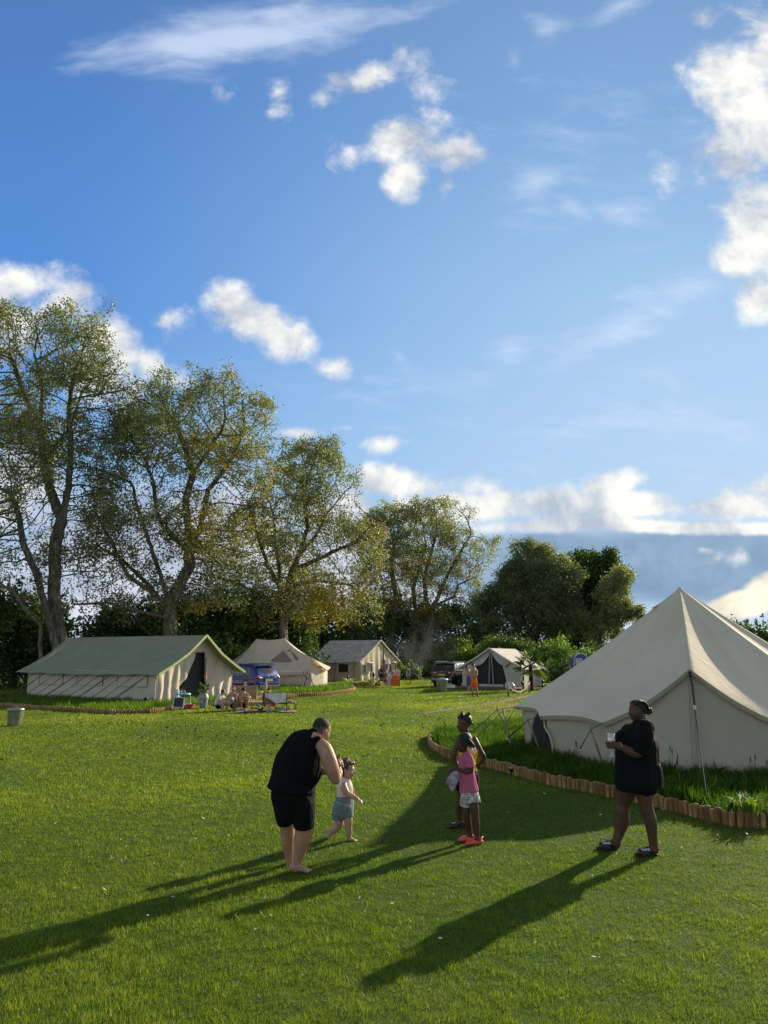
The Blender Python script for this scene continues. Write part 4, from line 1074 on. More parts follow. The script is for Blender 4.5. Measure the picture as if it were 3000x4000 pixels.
E1=[G(-150,2748),G(0,2760),G(150,2771),G(300,2781),G(420,2788),G(520,2789),G(600,2785),G(660,2775),G(690,2768)]
edging(E1,'low log edging round the grass before the green roofed tent',.17)
E2=[G(975,2742),G(1020,2733),G(1080,2731),G(1150,2724),G(1250,2718),G(1330,2709),G(1378,2700),G(1382,2694),G(1370,2689),G(1330,2684)]
edging(E2,'low log edging round the grass before the twin peaked tent',.21,.15,.07)
E3=[G(1360,2682),G(1420,2681),G(1480,2680),G(1482,2674)]
edging(E3,'short log edging in front of the grey ridge tent',.30,.17,.08)
B1o=[p for p in E1]+[T1.p(-.2,W1+.3,0)*1.0,T1.p(L1+1.5,W1,0),T1.p(L1+2.5,-1.5,0)]
bed('raised_bed',[Vector((p.x,p.y+.12,0)) for p in B1o],.09)
B2o=[Vector((p.x,p.y+.15,0)) for p in E2]+[P(1340,2650,52).xy.to_3d(),P(1150,2650,56).xy.to_3d(),P(880,2650,52).xy.to_3d(),P(880,2650,43).xy.to_3d()]
bed('raised_bed',B2o,.10)
# long grass on the beds
M_long=leaf_mat('long_grass_blade',[(0,(.025,.06,.008)),(.4,(.05,.11,.012)),(.8,(.09,.17,.02)),(1,(.22,.24,.07))],.5,.45,.3,(1.15,1.3,.4))
M_longb=leaf_mat('sun_tinted_long_grass_blade',[(0,(.04,.09,.01)),(.4,(.08,.16,.015)),(.8,(.14,.22,.025)),(1,(.28,.28,.09))],.55,.45,.3,(1.15,1.3,.4))  # same long grass in lighter greens, sunshine put into the colour
def longgrass(poly,N_,hm,w0,z0,seed,lab,avoid=None,m=None):
    global rng
    rng=np.random.default_rng(seed)
    xs=[p.x for p in poly]; ys=[p.y for p in poly]
    x=rng.uniform(min(xs),max(xs),N_); y=rng.uniform(min(ys),max(ys),N_); k=in_poly(x,y,poly)
    if avoid is not None: k&=avoid(x,y)
    cl=fbm2(x,y,3.2,seed); k&=rng.uniform(0,1,N_)<np.clip(.75+.3*cl,.2,1)
    x,y,cl=x[k],y[k],cl[k]
    h=hm*np.clip(.75+.28*cl+rng.normal(0,.2,len(x)),.25,2.0); h*=np.where(rng.uniform(0,1,len(x))<.01,1.8,1)
    r_=np.clip(.45+.12*cl+rng.normal(0,.2,len(x)),0,1)
    o=blades('long_grass',x,y,np.full(len(x),z0),w0*rng.uniform(.6,1.4,len(x)),h,r_,[m or M_long],.42,two=True)
    return tag(o,lab,'grass',kind='stuff')
wl=[wallr(i) for i in range(nE)]
BEDV=[Vector((min(p.x,12.5),min(p.y,19.5),0)) for p in BEDP]
longgrass(BEDP,420000,.20,.008,.10,31,'long tufted grass round the foot of the big bell tent',lambda x,y:~in_poly(x,y,[(q.x,q.y) for q in wl])&(x<11)&(y<23))
longgrass([Vector((p.x,p.y+.12,0)) for p in B1o],60000,.20,.014,.08,32,'long grass round the side of the green roofed tent',lambda x,y:~in_poly(x,y,[tuple(T1.p(0,0,0).xy),tuple(T1.p(L1,0,0).xy),tuple(T1.p(L1,W1,0).xy),tuple(T1.p(0,W1,0).xy)]),m=M_longb)
longgrass(B2o,60000,.30,.02,.09,33,'sunlit long grass in front of the twin peaked tent',lambda x,y:(y<46)|(x>-3),m=M_longb)
# seed heads standing in the long grass
def seedheads():
    rg=random.Random(77)
    for i,(u,v,h) in enumerate([(2150,2945,.62),(2185,2948,.55),(2200,2950,.6),(2240,2975,.35),(2262,2980,.4),(2630,3050,.5),(2648,3055,.42),(2618,3050,.55),(2660,3055,.35),(2930,3060,.4),(2955,3065,.45),(2985,3060,.35),(2225,2960,.5)]):
        g=G(u,v,.12); mb=MB(); ln=rg.uniform(-.06,.1); t=g+Vector((ln,0,h)); mb.tube([g,g.lerp(t,.6)+Vector((-ln*.2,0,0)),t],[.004,.003,.002],4,cap=False)
        o=mb.build('grass_stalk',[M_long]); base(o,g)
        m2=MB(); m2.tube([t-Vector((0,0,.09)),t-Vector((0,0,.04)),t+Vector((ln*.2,0,.01))],[.003,.011,.002],5); m2.build('seed_head',[M_longb],o)
        tag(o,'tall grass stalk with a seed head before the bell tent wall','grass stalk','tall seed stalks by the bell tent wall')
seedheads()
# ================================================================ PEOPLE
def skin(name,c): return mat(name,c,.5,.10,9,.002,60,spec=.35)
S_tan=skin('tan_skin',(.42,.235,.15)); S_pale=skin('pale_skin',(.50,.31,.22)); S_dark=skin('deep_brown_skin',(.075,.036,.022)); S_brown=skin('brown_skin',(.09,.045,.029))
M_hairb=mat('black_hair',(.012,.010,.010),.55,.3,20,.006,50,spec=.4,stretch=(1,1,3)); M_hairbr=mat('brown_hair',(.10,.055,.03),.55,.3,20,.006,60); M_hairg=mat('short_grey_hair',(.028,.024,.022),.8,.3,40,.003,120); M_hairs=mat('sandy_hair',(.22,.11,.05),.6,.3,20,.005,60)
def cloth(name,c,var=.12,bump=.03,sheen=0): return mat(name,c,.9,var,5,bump,7,spec=.12,sheen=sheen,stretch=(1,1,.35))
C_black=cloth('black_cotton',(.006,.006,.007)); C_navy=cloth('dark_cotton',(.007,.007,.009)); C_pink=cloth('pink_cotton',(.55,.13,.24)); C_pale=cloth('pale_pink_cotton',(.86,.74,.72)); C_denim=cloth('light_denim',(.20,.27,.32)); C_yellow=cloth('yellow_cotton',(.62,.56,.05)); C_white=cloth('white_cotton',(.66,.66,.64)); C_orange=cloth('orange_nylon',(.85,.16,.02)); C_blue=cloth('blue_nylon',(.05,.10,.30)); C_floral=mat('floral_cotton',(.45,.25,.24),.85,.2,14,col2=(.10,.10,.14)); C_coral=mat('coral_foam',(.75,.10,.08),.6,.05); C_lace=mat('cream_band',(.6,.5,.38),.8)
M_eyew=mat('eye_white',(.6,.58,.55),.3,.02); M_eyed=mat('eye_dark',(.02,.012,.01),.2,.02); M_lip_d=mat('dark_lips',(.13,.04,.035),.45,.05); M_lip=mat('lips',(.42,.16,.13),.45,.05); M_nail=mat('pale_nail',(.6,.55,.5),.3,.02)
class Fig:
    def __init__(s,ox,oy,sc_,Y): s.ox,s.oy,s.sc,s.Y=ox,oy,sc_,Y; s.m=(P(ox+100/sc_,oy,Y)-P(ox,oy,Y)).length/100; s.raw=MB()
    def p(s,x,y,dy=0): return P(s.ox+x/s.sc,s.oy+y/s.sc,s.Y+dy)
    def loft(s,pts,mb=None,cap0=True,cap1=True,res=4,seg=14):
        """pts: (x, y, depth, half width in the picture, depth/width)"""
        mb=mb or s.raw; Q=[]
        for q in pts:
            x,y,dy,hw=q[:4]; dr=q[4] if len(q)>4 else 1.0
            w_=s.p(x,y,dy); Q.append((w_,hw*s.m,hw*s.m*dr))
        return loft3(mb,Q,cap0,cap1,res,seg)
def loft3(mb,Q,cap0=True,cap1=True,res=4,seg=14,side=None):
    pts=[q[0] for q in Q]; out=[]
    n_=len(Q)
    if n_==2: res=max(res,2)
    for i in range(n_-1):
        a=Q[max(i-1,0)];b=Q[i];c=Q[i+1];d=Q[min(i+2,n_-1)]
        for j in range(res):
            t=j/res
            h=lambda p0,p1,p2,p3:.5*((2*p1)+(p2-p0)*t+(2*p0-5*p1+4*p2-p3)*t*t+(3*p1-p0-3*p2+p3)*t**3)
            out.append((h(a[0],b[0],c[0],d[0]),max(h(a[1],b[1],c[1],d[1]),.001),max(h(a[2],b[2],c[2],d[2]),.001)))
    out.append(Q[-1])
    rings=[]
    def frame(i):
        t=out[min(i+1,len(out)-1)][0]-out[max(i-1,0)][0]; t=t.normalized() if t.length>1e-9 else Vector((0,0,1))
        sd=(side if side is not None else t.cross(Vector((0,1,0))))
        if side is not None: sd=(sd-t*sd.dot(t))
        if sd.length<.25: sd=Vector((1,0,0))-t*t.x
        sd.normalize(); return t,sd,t.cross(sd).normalized()
    def ring(c,sd,dp,a,b): rings.append([c+sd*math.cos(2*math.pi*k/seg)*a+dp*math.sin(2*math.pi*k/seg)*b for k in range(seg)])
    t,sd,dp=frame(0); c,a,b=out[0]
    if cap0:
        for g in (.97,.75,.4): e=math.sqrt(1-g*g); ring(c-t*min(a,b)*g,sd,dp,a*e,b*e)
    for i,(c,a,b) in enumerate(out):
        t,sd,dp=frame(i); ring(c,sd,dp,a,b)
    if cap1:
        for g in (.4,.75,.97): e=math.sqrt(1-g*g); ring(c+t*min(a,b)*g,sd,dp,a*e,b*e)
    vs=[v for r_ in rings for v in r_]; fs=[]
    for i in range(len(rings)-1):
        for k in range(seg):
            a_=i*seg+k;b_=i*seg+(k+1)%seg; fs.append((a_,b_,b_+seg,a_+seg))
    fs.append(tuple(reversed(range(seg)))); fs.append(tuple(range(len(vs)-seg,len(vs))))
    mb.add(vs,fs); return mb
def solid(mb,name,mats,parent,voxel,smooth=4,fold=0,ffreq=8,seed=0,ax=(1,1,.35)):
    """weld the raw shapes into one continuous surface"""
    me=mb.mesh('raw'); bm=bmesh.new(); bm.from_mesh(me); bmesh.ops.recalc_face_normals(bm,faces=bm.faces); bm.to_mesh(me); bm.free()
    o=bpy.data.objects.new('raw',me); COL.objects.link(o)
    r_=o.modifiers.new('r','REMESH'); r_.mode='VOXEL'; r_.voxel_size=voxel; r_.use_smooth_shade=True
    s_=o.modifiers.new('s','SMOOTH'); s_.factor=.5; s_.iterations=smooth
    dg=bpy.context.evaluated_depsgraph_get(); dg.update()
    m2=bpy.data.meshes.new_from_object(o.evaluated_get(dg)); m2.name=name; m2.materials.clear()
    bpy.data.objects.remove(o)
    if fold:
        nv=len(m2.vertices); co_=np.empty(nv*3,np.float32); m2.vertices.foreach_get('co',co_); co_=co_.reshape(-1,3)
        no=np.empty(nv*3,np.float32); m2.vertices.foreach_get('normal',no); no=no.reshape(-1,3)
        k=fbm2(co_[:,0]*ax[0]+co_[:,1]*ax[1]*.6+co_[:,2]*.12,co_[:,2]*ax[2],ffreq,seed)
        co_+=no*(fold*k)[:,None]; m2.vertices.foreach_set('co',co_.ravel())
    m2.update()
    return link_mesh(name,m2,mats,parent)
def paint(o,spots):
    """material index by distance to points: (point, radius, index)"""
    me=o.data; nf=len(me.polygons); c=np.empty(nf*3,np.float32); me.polygons.foreach_get('center',c); c=c.reshape(-1,3)
    mi=np.zeros(nf,np.int32)
    for p_,r_,i in spots: mi[((c-np.array(p_))**2).sum(1)<r_*r_]=i
    me.polygons.foreach_set('material_index',mi)
def head(fig,mb,c,h,fwd,spots,up=(0,0,1),jaw=1.0):
    """c centre, h chin to crown, fwd where the face looks"""
    f=Vector(fwd).normalized(); u=Vector(up); u=(u-f*u.dot(f)).normalized(); r_=f.cross(u)
    W=lambda a,b,c_: c+(f*a+r_*b+u*c_)*h
    T=Matrix((r_,f,u)).transposed()
    E=lambda a,b,c_,ra,rb,rc: mb.ell(W(a,b,c_),(ra*h,rb*h,rc*h),n=18,rot=T)   # radii: side, forward, up
    E(-.06,0,.12,.325,.40,.37); E(.10,0,-.12,.26*jaw,.29,.33); E(.20,0,-.34,.15*jaw,.15,.12); E(.08,0,-.30,.22*jaw,.22,.16)
    E(.29,0,.10,.20,.08,.045)
    loft3(mb,[(W(.34,0,.06),.028*h,.028*h),(W(.40,0,-.03),.034*h,.034*h),(W(.43,0,-.09),.052*h,.045*h)],res=2,seg=8)
    for sg_ in (-1,1):
        E(.385,.045*sg_,-.105,.035,.035,.03); E(.25,.14*sg_,-.06,.09,.08,.09)
        E(-.03,.325*sg_,-.02,.03,.075,.105); E(.285,.125*sg_,.03,.045,.045,.032)
        spots.append((W(.345,.13*sg_,.03),.030*h,1)); spots.append((W(.350,.125*sg_,.03),.030*h,2))
    E(.335,0,-.215,.095,.055,.030); E(.325,0,-.255,.080,.055,.030)
    spots.append((W(.375,0,-.235),.062*h,3))
    return W,T,E
def hand(mb,w_,d,n_,k=1.0,curl=.5,thumb=1,spread=1.0):
    """palm, four unequal bent fingers and a thumb; w_ wrist, d direction, n_ side the fingers close to"""
    d=Vector(d).normalized(); n_=Vector(n_); n_=(n_-d*n_.dot(d)).normalized(); s_=d.cross(n_)
    kn=w_+d*.085*k
    loft3(mb,[(w_,.024*k,.018*k),(w_+d*.04*k,.036*k,.015*k),(kn,.038*k,.013*k)],res=2,seg=10,side=s_)
    for j,(off,L) in enumerate(((-.030,.066),(-.010,.076),(.010,.071),(.030,.056))):
        p_=kn+s_*off*k; dr=(d+s_*off*3*spread).normalized(); a=curl*(.9+.12*j); pts=[(p_-dr*.012*k,.0095*k,.0095*k)]
        for q in range(3):
            ax=dr.cross(n_).normalized(); dr=Matrix.Rotation(a*(.75 if q==0 else 1.0),3,ax)@dr
            p_=p_+dr*L*k*(.42,.32,.26)[q]; pts.append((p_,(.0088,.008,.007)[q]*k,(.0088,.008,.007)[q]*k))
        loft3(mb,pts,res=2,seg=8)
    b=w_+d*.025*k+s_*(-.028)*k*thumb; t1_=(d*.75-s_*.55*thumb+n_*.45).normalized(); t2_=(d*.9+n_*.5-s_*.05*thumb).normalized()
    loft3(mb,[(b,.013*k,.013*k),(b+t1_*.036*k,.0115*k,.0115*k),(b+t1_*.036*k+t2_*.030*k,.009*k,.009*k)],res=2,seg=8)
def foot(mb,heel,toe,w_,hgt,toes=True):
    """bare foot along the ground from heel to toe"""
    heel=Vector(heel);toe=Vector(toe); d=toe-heel; L=d.length; d.normalize(); s_=Vector((d.y,-d.x,0)).normalized(); z=Vector((0,0,1))
    loft3(mb,[(heel+d*.08*L+z*hgt*.42,w_*.36,hgt*.42),(heel+d*.30*L+z*hgt*.44,w_*.38,hgt*.44),(heel+d*.55*L+z*hgt*.32,w_*.45,hgt*.30),(heel+d*.78*L+z*hgt*.20,w_*.50,hgt*.20)],res=3,seg=12,side=s_)
    if toes:
        for j in range(5):
            o_=(-.40+.20*j)*w_*.95; ln=(.22,.20,.17,.14,.11)[j]*L; r_=w_*(.12,.085,.08,.075,.07)[j]
            a=heel+d*.76*L+s_*o_+z*r_*1.0; loft3(mb,[(a,r_,r_),(a+d*ln,r_*.95,r_*.9)],res=2,seg=8)
def person(fig,name,loc,label,group=None):
    return empty(name,loc,label,'person',group)
def root_at(fig,x,y,dy=0):
    q=fig.p(x,y,dy); return Vector((q.x,q.y,0))
def gY(u,v): return G(u,v).y
# ------------------------------------------------------------ man bending with a phone
f=Fig(1000,2750,2.95,gY(1170,3408)); D=f.p
e=person(f,'person',root_at(f,500,1950),'big man in a black sleeveless shirt and black shorts, barefoot, bending over with a phone')
b=f.raw
f.loft([(430,1120,.05,190,.7),(440,900,.04,215,.8),(500,720,.04,225,.75),(560,560,.05,200,.72),(640,440,.06,150,.7),(680,390,.07,90,.9)])
f.loft([(650,430,.08,80,1),(715,360,.10,78,1),(750,310,.12,70,1)])
sp_=[]
W,T_,E=head(f,b,D(757,312,.14),.255,(.72,.62,-.38),sp_,up=(.25,.2,1),jaw=1.12)
f.loft([(745,465,-.02,70,.95),(790,520,-.06,84,.95),(838,640,-.10,86,.95),(878,760,-.10,82,.95),(915,860,-.08,64,1)])
f.loft([(912,858,-.06,60,1),(945,820,.04,52,1),(958,775,.14,38,1),(960,748,.20,28,.9)])
hand(b,D(960,748,.20),(0.02,.55,.75),(-.7,-.1,.2),1.05,.75,thumb=-1)
f.loft([(470,480,.22,72),(560,640,.40,62),(700,760,.46,52),(840,770,.46,42),(905,745,.40,30)])
hand(b,D(905,742,.39),(.8,-.3,.45),(.1,-.8,.3),1.05,.7)
f.loft([(345,1130,.12,105,.9),(347,1280,.16,98,1),(360,1410,.18,84,1),(366,1520,.20,82,1.05),(372,1640,.22,66,1),(385,1780,.24,46,1),(388,1850,.24,42,1)])
f.loft([(540,1130,.04,110,.9),(556,1280,.01,104,1),(562,1420,.01,102,1),(535,1560,.03,98,1.05),(505,1690,.03,76,1),(470,1830,.03,50,1),(452,1900,.03,50,1)])
h0=D(405,1960,.03); h0.z=0.0; t0_=D(632,1958,.0); t0_.z=0
foot(b,h0,h0+(t0_-h0)*1.0,.105,.095)
h1=D(372,1880,.24); h1.z=0; foot(b,h1,h1+Vector((.10,.22,0)),.10,.09)
S_stub=mat('stubbled_scalp',(.13,.085,.065),.8,.25,30)
body=solid(b,'body',[S_tan,M_eyew,M_eyed,M_lip,S_stub],e,.0065,4); paint(body,[(W(-.17,0,.10),.40*.255,4),(W(-.03,.33,-.02),.12*.255,0),(W(-.03,-.33,-.02),.12*.255,0)]+sp_)
hm=MB(); hm.ell(W(-.09,0,.20),(.325*.255,.38*.255,.325*.255),n=18,rot=T_); hm.ell(W(-.20,0,.13),(.28*.255,.28*.255,.24*.255),n=18,rot=T_)
solid(hm,'hair',[M_hairg],e,.008,2)
cm_=Fig(1000,2750,2.95,f.Y)
cm_.loft([(412,985,.03,282,.86),(428,890,.03,268,.84),(478,745,.04,290,.78),(528,590,.05,262,.72),(585,470,.06,222,.66),(632,398,.08,150,.72),(668,358,.09,90,.95)],cap0=False)
cm_.loft([(700,430,-.01,70,.9),(756,470,-.035,60,.9)],cap1=True)
solid(cm_.raw,'sleeveless_shirt',[C_black],e,.009,4,.008,4.0,3,ax=(1.3,1.3,.7))
cm_=Fig(1000,2750,2.95,f.Y)
cm_.loft([(422,940,.03,240,.80),(430,1060,.04,250,.82),(435,1180,.05,228,.8)])
cm_.loft([(335,1150,.10,135,1.05),(335,1270,.14,112,1.15),(348,1365,.16,92,1.2)],cap1=False)
cm_.loft([(545,1150,.0,135,1.1),(556,1290,.0,122,1.15),(556,1412,.01,116,1.2)],cap1=False)
solid(cm_.raw,'shorts',[C_black],e,.009,5,.006,5.0,8,ax=(1,1,.3))
ph=MB(); c=D(940,664,.24); ph.box((0,0,0),(.074,.009,.152)); o=ph.build('phone',[mat('phone_shell',(.02,.02,.02),.2,.02)]); 
o.modifiers.new('b','BEVEL').width=.004
o.location=c; o.rotation_euler=(R(-12),R(-12),R(-62)); tag(o,'black phone held up by the bending man','phone')
s2=MB(); s2.box((0,-.0052,0),(.066,.001,.142)); o2=link_mesh('screen',s2.mesh('screen'),[mat('phone_screen',(.05,.07,.04),.12,.02)],o,world=False)
s3_=MB(); [s3_.lathe((0,0,0),[(.006,0),(.006,.003)],10)]; o3=link_mesh('camera_lens',s3_.mesh('camera_lens'),[M_eyed],o,world=False); o3.location=(.02,.0045,.06); o3.rotation_euler=(R(-90),0,0)
# ------------------------------------------------------------ toddler
f=Fig(1000,2750,2.95,gY(1365,3284)); D=f.p; b=f.raw; Hh=.225
e=person(f,'person',root_at(f,1040,1570),'barefoot toddler in a pale pink top and denim shorts walking to the right')
sp_=[]
f.loft([(1015,1230,0,95,.8),(1022,1120,0,92,.85),(1024,1020,0,82,.85),(1024,930,0,76,.8),(1035,880,0,45,.9)])
f.loft([(1035,900,0,36,1),(1046,840,0,36,1)])
W,T_,E=head(f,b,D(1052,752,0),Hh,(.95,-.22,-.12),sp_,jaw=1.12)
E(.26,.16,-.13,.11,.10,.11);E(.26,-.16,-.13,.11,.10,.11)
f.loft([(1005,925,-.07,40),(1018,970,-.10,38),(1050,1030,-.12,36),(1110,1065,-.13,30),(1165,1092,-.14,23)])
hand(b,D(1165,1092,-.14),(.9,-.1,-.42),(-.2,.2,-1),.60,.55)
f.loft([(1065,930,.08,34),(1100,1000,.12,32),(1120,1060,.16,26),(1150,1095,.2,20)])
hand(b,D(1150,1095,.2),(.8,.1,-.5),(-.2,-.2,-1),.58,.6)
f.loft([(965,1250,.05,52),(958,1340,.05,54),(948,1400,.06,50),(900,1440,.08,44),(862,1480,.10,38),(838,1530,.11,28)])
f.loft([(1055,1250,.0,46),(1065,1340,-.02,48),(1066,1420,-.02,40),(1072,1480,-.01,37),(1066,1540,0,28)])
q=D(1055,1575,0); q.z=0; foot(b,q,q+Vector((.118,-.035,0)),.055,.05)
q=D(822,1545,.11); loft3(b,[(D(828,1520,.11),.024,.026),(D(836,1556,.10),.024,.02),(D(868,1574,.08),.026,.013)],res=3)
for j in range(5):
    a=D(866,1576,.08)+Vector((0,-.022+.011*j,0)); loft3(b,[(a,.0065,.0065),(a+Vector((.02-.002*j,0,-.001)),.006,.006)],res=2,seg=8)
body=solid(b,'body',[S_pale,M_eyew,M_eyed,M_lip],e,.005,4); paint(body,sp_)
hm=MB(); hm.ell(W(-.12,0,.17),(.35*Hh,.40*Hh,.36*Hh),n=18,rot=T_); hm.ell(W(-.24,0,-.08),(.33*Hh,.24*Hh,.34*Hh),n=18,rot=T_); hm.ell(W(-.12,0,.50),(.10*Hh,.12*Hh,.09*Hh),n=12,rot=T_); hm.ell(W(.16,0,.34),(.26*Hh,.16*Hh,.10*Hh),n=12,rot=T_)
solid(hm,'hair',[M_hairbr],e,.006,1,.007,24,5)
cc=Fig(1000,2750,2.95,f.Y)
cc.loft([(1022,1128,0,102,.85),(1022,1040,0,92,.9),(1022,950,0,88,.85),(1032,885,0,56,.85)],cap0=False)
cc.loft([(1000,915,-.06,46),(1006,965,-.085,46)],cap1=False); cc.loft([(1064,915,.06,42),(1078,965,.09,42)],cap1=False)
solid(cc.raw,'top',[C_pale],e,.006,3,.004,9,2)
cc=Fig(1000,2750,2.95,f.Y)
cc.loft([(1020,1105,0,104,.88),(1010,1180,0,114,.88),(1000,1240,0,110,.8)]); cc.loft([(955,1220,.04,78),(953,1325,.05,80)],cap1=False); cc.loft([(1060,1220,-.02,60),(1068,1305,-.03,54)],cap1=False)
sh_=solid(cc.raw,'shorts',[C_denim],e,.006,3,.004,8,4)
mb=MB(); 
for (x0,y0,x1,y1) in ((925,1130,1010,1165),(1010,1165,1080,1170),(1082,1168,1078,1215),(1090,1168,1100,1210)): mb.tube([D(x0,y0,-.115),D(x1,y1,-.12)],.005,5)
mb.build('drawstring',[C_white],sh_)
# ------------------------------------------------------------ woman with a glass
f=Fig(2250,2650,2.95,gY(2480,3330)); D=f.p; b=f.raw; Hh=.232
e=person(f,'person',root_at(f,650,1980),'woman in an oversized dark T-shirt and black sliders walking left with a wine glass')
sp_=[]
f.loft([(712,1190,0,165,.9),(705,1100,0,205,1.0),(700,950,0,205,1.0),(700,780,0,205,1.05),(725,650,0,170,1.2),(755,570,0,120,1.45),(768,520,0,66,1.1)])
f.loft([(775,545,0,62,1.05),(755,470,0,60,1.05),(730,420,0,58,1)])
W,T_,E=head(f,b,D(700,372,0),Hh,(-1,-.12,-.10),sp_,jaw=1.2)
E(.10,0,-.36,.22,.24,.14)
f.loft([(790,590,-.22,85),(770,700,-.27,82),(735,820,-.28,72),(690,860,-.28,58),(600,830,-.27,46),(520,785,-.25,33),(490,768,-.24,30)])
hand(b,D(492,785,-.25),(-.97,.0,.12),(.05,1,.05),.95,.42,thumb=1)
f.loft([(700,600,.22,70),(650,720,.28,60),(600,820,.28,48),(510,800,.20,34),(470,780,.12,28)])
hand(b,D(470,780,.12),(-.9,-.35,.25),(.1,-1,.1),.95,.5,thumb=-1)
f.loft([(600,1200,.10,135,.95),(570,1330,.12,112,.95),(541,1450,.13,84,1.0),(530,1530,.13,80,1.05),(528,1640,.14,84,1.05),(505,1750,.14,64,1),(472,1850,.14,50,1),(465,1905,.14,50,1)])
f.loft([(780,1200,-.10,120,.95),(785,1330,-.11,98,.95),(806,1450,-.12,76,1.0),(825,1540,-.12,74,1.05),(858,1650,-.12,70,1.1),(876,1780,-.12,56,1),(890,1900,-.12,48,1),(900,1975,-.12,50,1)])
h1=D(490,1975,.14); h1.z=.028; tt=Vector((-.245,-.03,0)); foot(b,h1,h1+tt,.10,.085)
h2=D(945,2030,-.12); h2.z=.026; foot(b,h2,h2+Vector((-.245,-.02,0)),.10,.085)
body=solid(b,'body',[S_brown,M_eyew,M_eyed,M_lip_d],e,.0065,4); paint(body,sp_)
hm=MB(); hm.ell(W(-.13,0,.16),(.345*Hh,.385*Hh,.36*Hh),n=18,rot=T_); hm.ell(W(-.28,0,.0),(.26*Hh,.20*Hh,.26*Hh),n=18,rot=T_)
for k in range(7):
    a=(k-3)*.085
    pts=[W(.20-.015*abs(k-3),a,.37-.03*abs(k-3)),W(.04,a*1.35,.465-.02*abs(k-3)),W(-.25,a*1.5,.41),W(-.46,a*1.1,.20),W(-.56,a*.5,-.02)]
    loft3(hm,[(q,.045*Hh,.04*Hh) for q in pts],res=4,seg=8)
for (a_,c_,r_) in ((-.60,-.03,.13),(-.66,-.10,.14),(-.56,-.14,.12),(-.70,-.02,.10)): hm.ell(W(a_,.0,c_),(r_*Hh,r_*Hh,r_*Hh),n=12)
solid(hm,'hair',[M_hairb],e,.0055,1)
cc=Fig(2250,2650,2.95,f.Y)
cc.loft([(712,1275,0,238,1.12),(705,1200,0,252,1.12),(706,1080,0,248,1.1),(702,950,0,240,1.08),(700,820,0,238,1.08),(705,720,0,228,1.12),(725,630,0,190,1.25),(752,560,0,128,1.5),(770,505,0,72,1.15)],cap0=False)
cc.loft([(705,1320,0,150,1.4),(712,1260,0,215,1.2)],cap0=False)
cc.loft([(795,585,-.20,112,1.05),(782,690,-.27,108,1.05),(750,790,-.28,100,1),(715,868,-.28,90,1)],cap1=False)
cc.loft([(690,600,.22,80,1),(650,700,.27,85,1),(620,800,.28,80,1)],cap1=False)
cc.loft([(640,700,-.05,140,1.2),(590,690,-.0,110,1.8)])
cc.loft([(900,1080,0,55,2.6),(905,1180,0,62,2.6),(915,1240,0,52,2.6)],cap1=False)
solid(cc.raw,'t_shirt',[C_navy],e,.009,4,.008,4.2,6,ax=(1.2,1.2,.45))
# grey side stripe of the shorts under the shirt
mb=MB(); 
for i in range(6): pass
ms=MB(); loft3(ms,[(D(905,985,-.02),.035,.16),(D(935,1060,-.02),.022,.15),(D(945,1160,-.02),.018,.15),(D(942,1240,-.02),.020,.15)],cap1=False); solid(ms,'shorts_panel',[mat('grey_jersey',(.14,.14,.15),.85,.15)],e,.008,3,.004,6,2)
mb=MB(); t=[]
for k in range(17): 
    a=2*math.pi*k/16; c=D(505,776,-.245); t.append(c+Vector((-.008*math.cos(a)+.006*math.sin(a),.034*math.cos(a),.036*math.sin(a))))
mb.tube(t,.0045,6,cap=False); mb.build('bracelet',[mat('gold_bracelet',(.55,.35,.10),.35,.05,metal=.6)],e)
M_slide=mat('black_rubber',(.012,.012,.016),.6,.05)
def letters(txt,parent,loc,rot,size,m,shear=0):
    cu=bpy.data.curves.new('lettering','FONT'); cu.body=txt; cu.size=size; cu.extrude=.0008; cu.align_x='CENTER'; cu.align_y='CENTER'; cu.offset=size*.02
    o=bpy.data.objects.new('lettering',cu); COL.objects.link(o); dg=bpy.context.evaluated_depsgraph_get(); dg.update()
    me=bpy.data.meshes.new_from_object(o.evaluated_get(dg)); bpy.data.objects.remove(o)
    me.materials.clear(); o=bpy.data.objects.new('lettering',me); COL.objects.link(o); me.materials.append(m)
    o.parent=parent; o.matrix_parent_inverse=mat_of(parent).inverted(); o.location=loc; o.rotation_euler=rot; return o
M_white=mat('white_print',(.8,.8,.78),.5,.02)
for hl,dr in ((h1,tt),(h2,Vector((-.245,-.02,0)))):
    d_=dr.normalized(); s_=Vector((d_.y,-d_.x,0)); sl_=MB()
    loft3(sl_,[(hl+d_*.02+Vector((0,0,-.012)),.045,.014),(hl+d_*.12+Vector((0,0,-.012)),.044,.014),(hl+d_*.21+Vector((0,0,-.012)),.052,.014),(hl+d_*.245+Vector((0,0,-.010)),.035,.012)],side=s_,res=4)
    st=[]
    sm_=solid(sl_,'slider',[M_slide],e,.005,2)
    mb=MB()
    def strap(u,v):
        a=math.pi*(u); L=.115+.085*v; w_=.056; h_=.078-.022*v
        return hl+d_*L+s_*(-math.cos(a))*w_+Vector((0,0,-.012+math.sin(a)**.75*h_))
    mb.grid(strap,16,6); mb.grid(lambda u,v:strap(1-u,v)+Vector((0,0,.004)),16,6); so2=mb.build('strap',[M_slide],sm_)
    # writing on the outer side of the strap
    nrm=(-s_ if (-s_).y<0 else s_); q=hl+d_*.155+nrm*.044+Vector((0,0,.047))+nrm*.004
    rz=math.atan2(-d_.y,-d_.x)
    letters('VANS',sm_,q,(R(50),0,rz),.036,M_white)
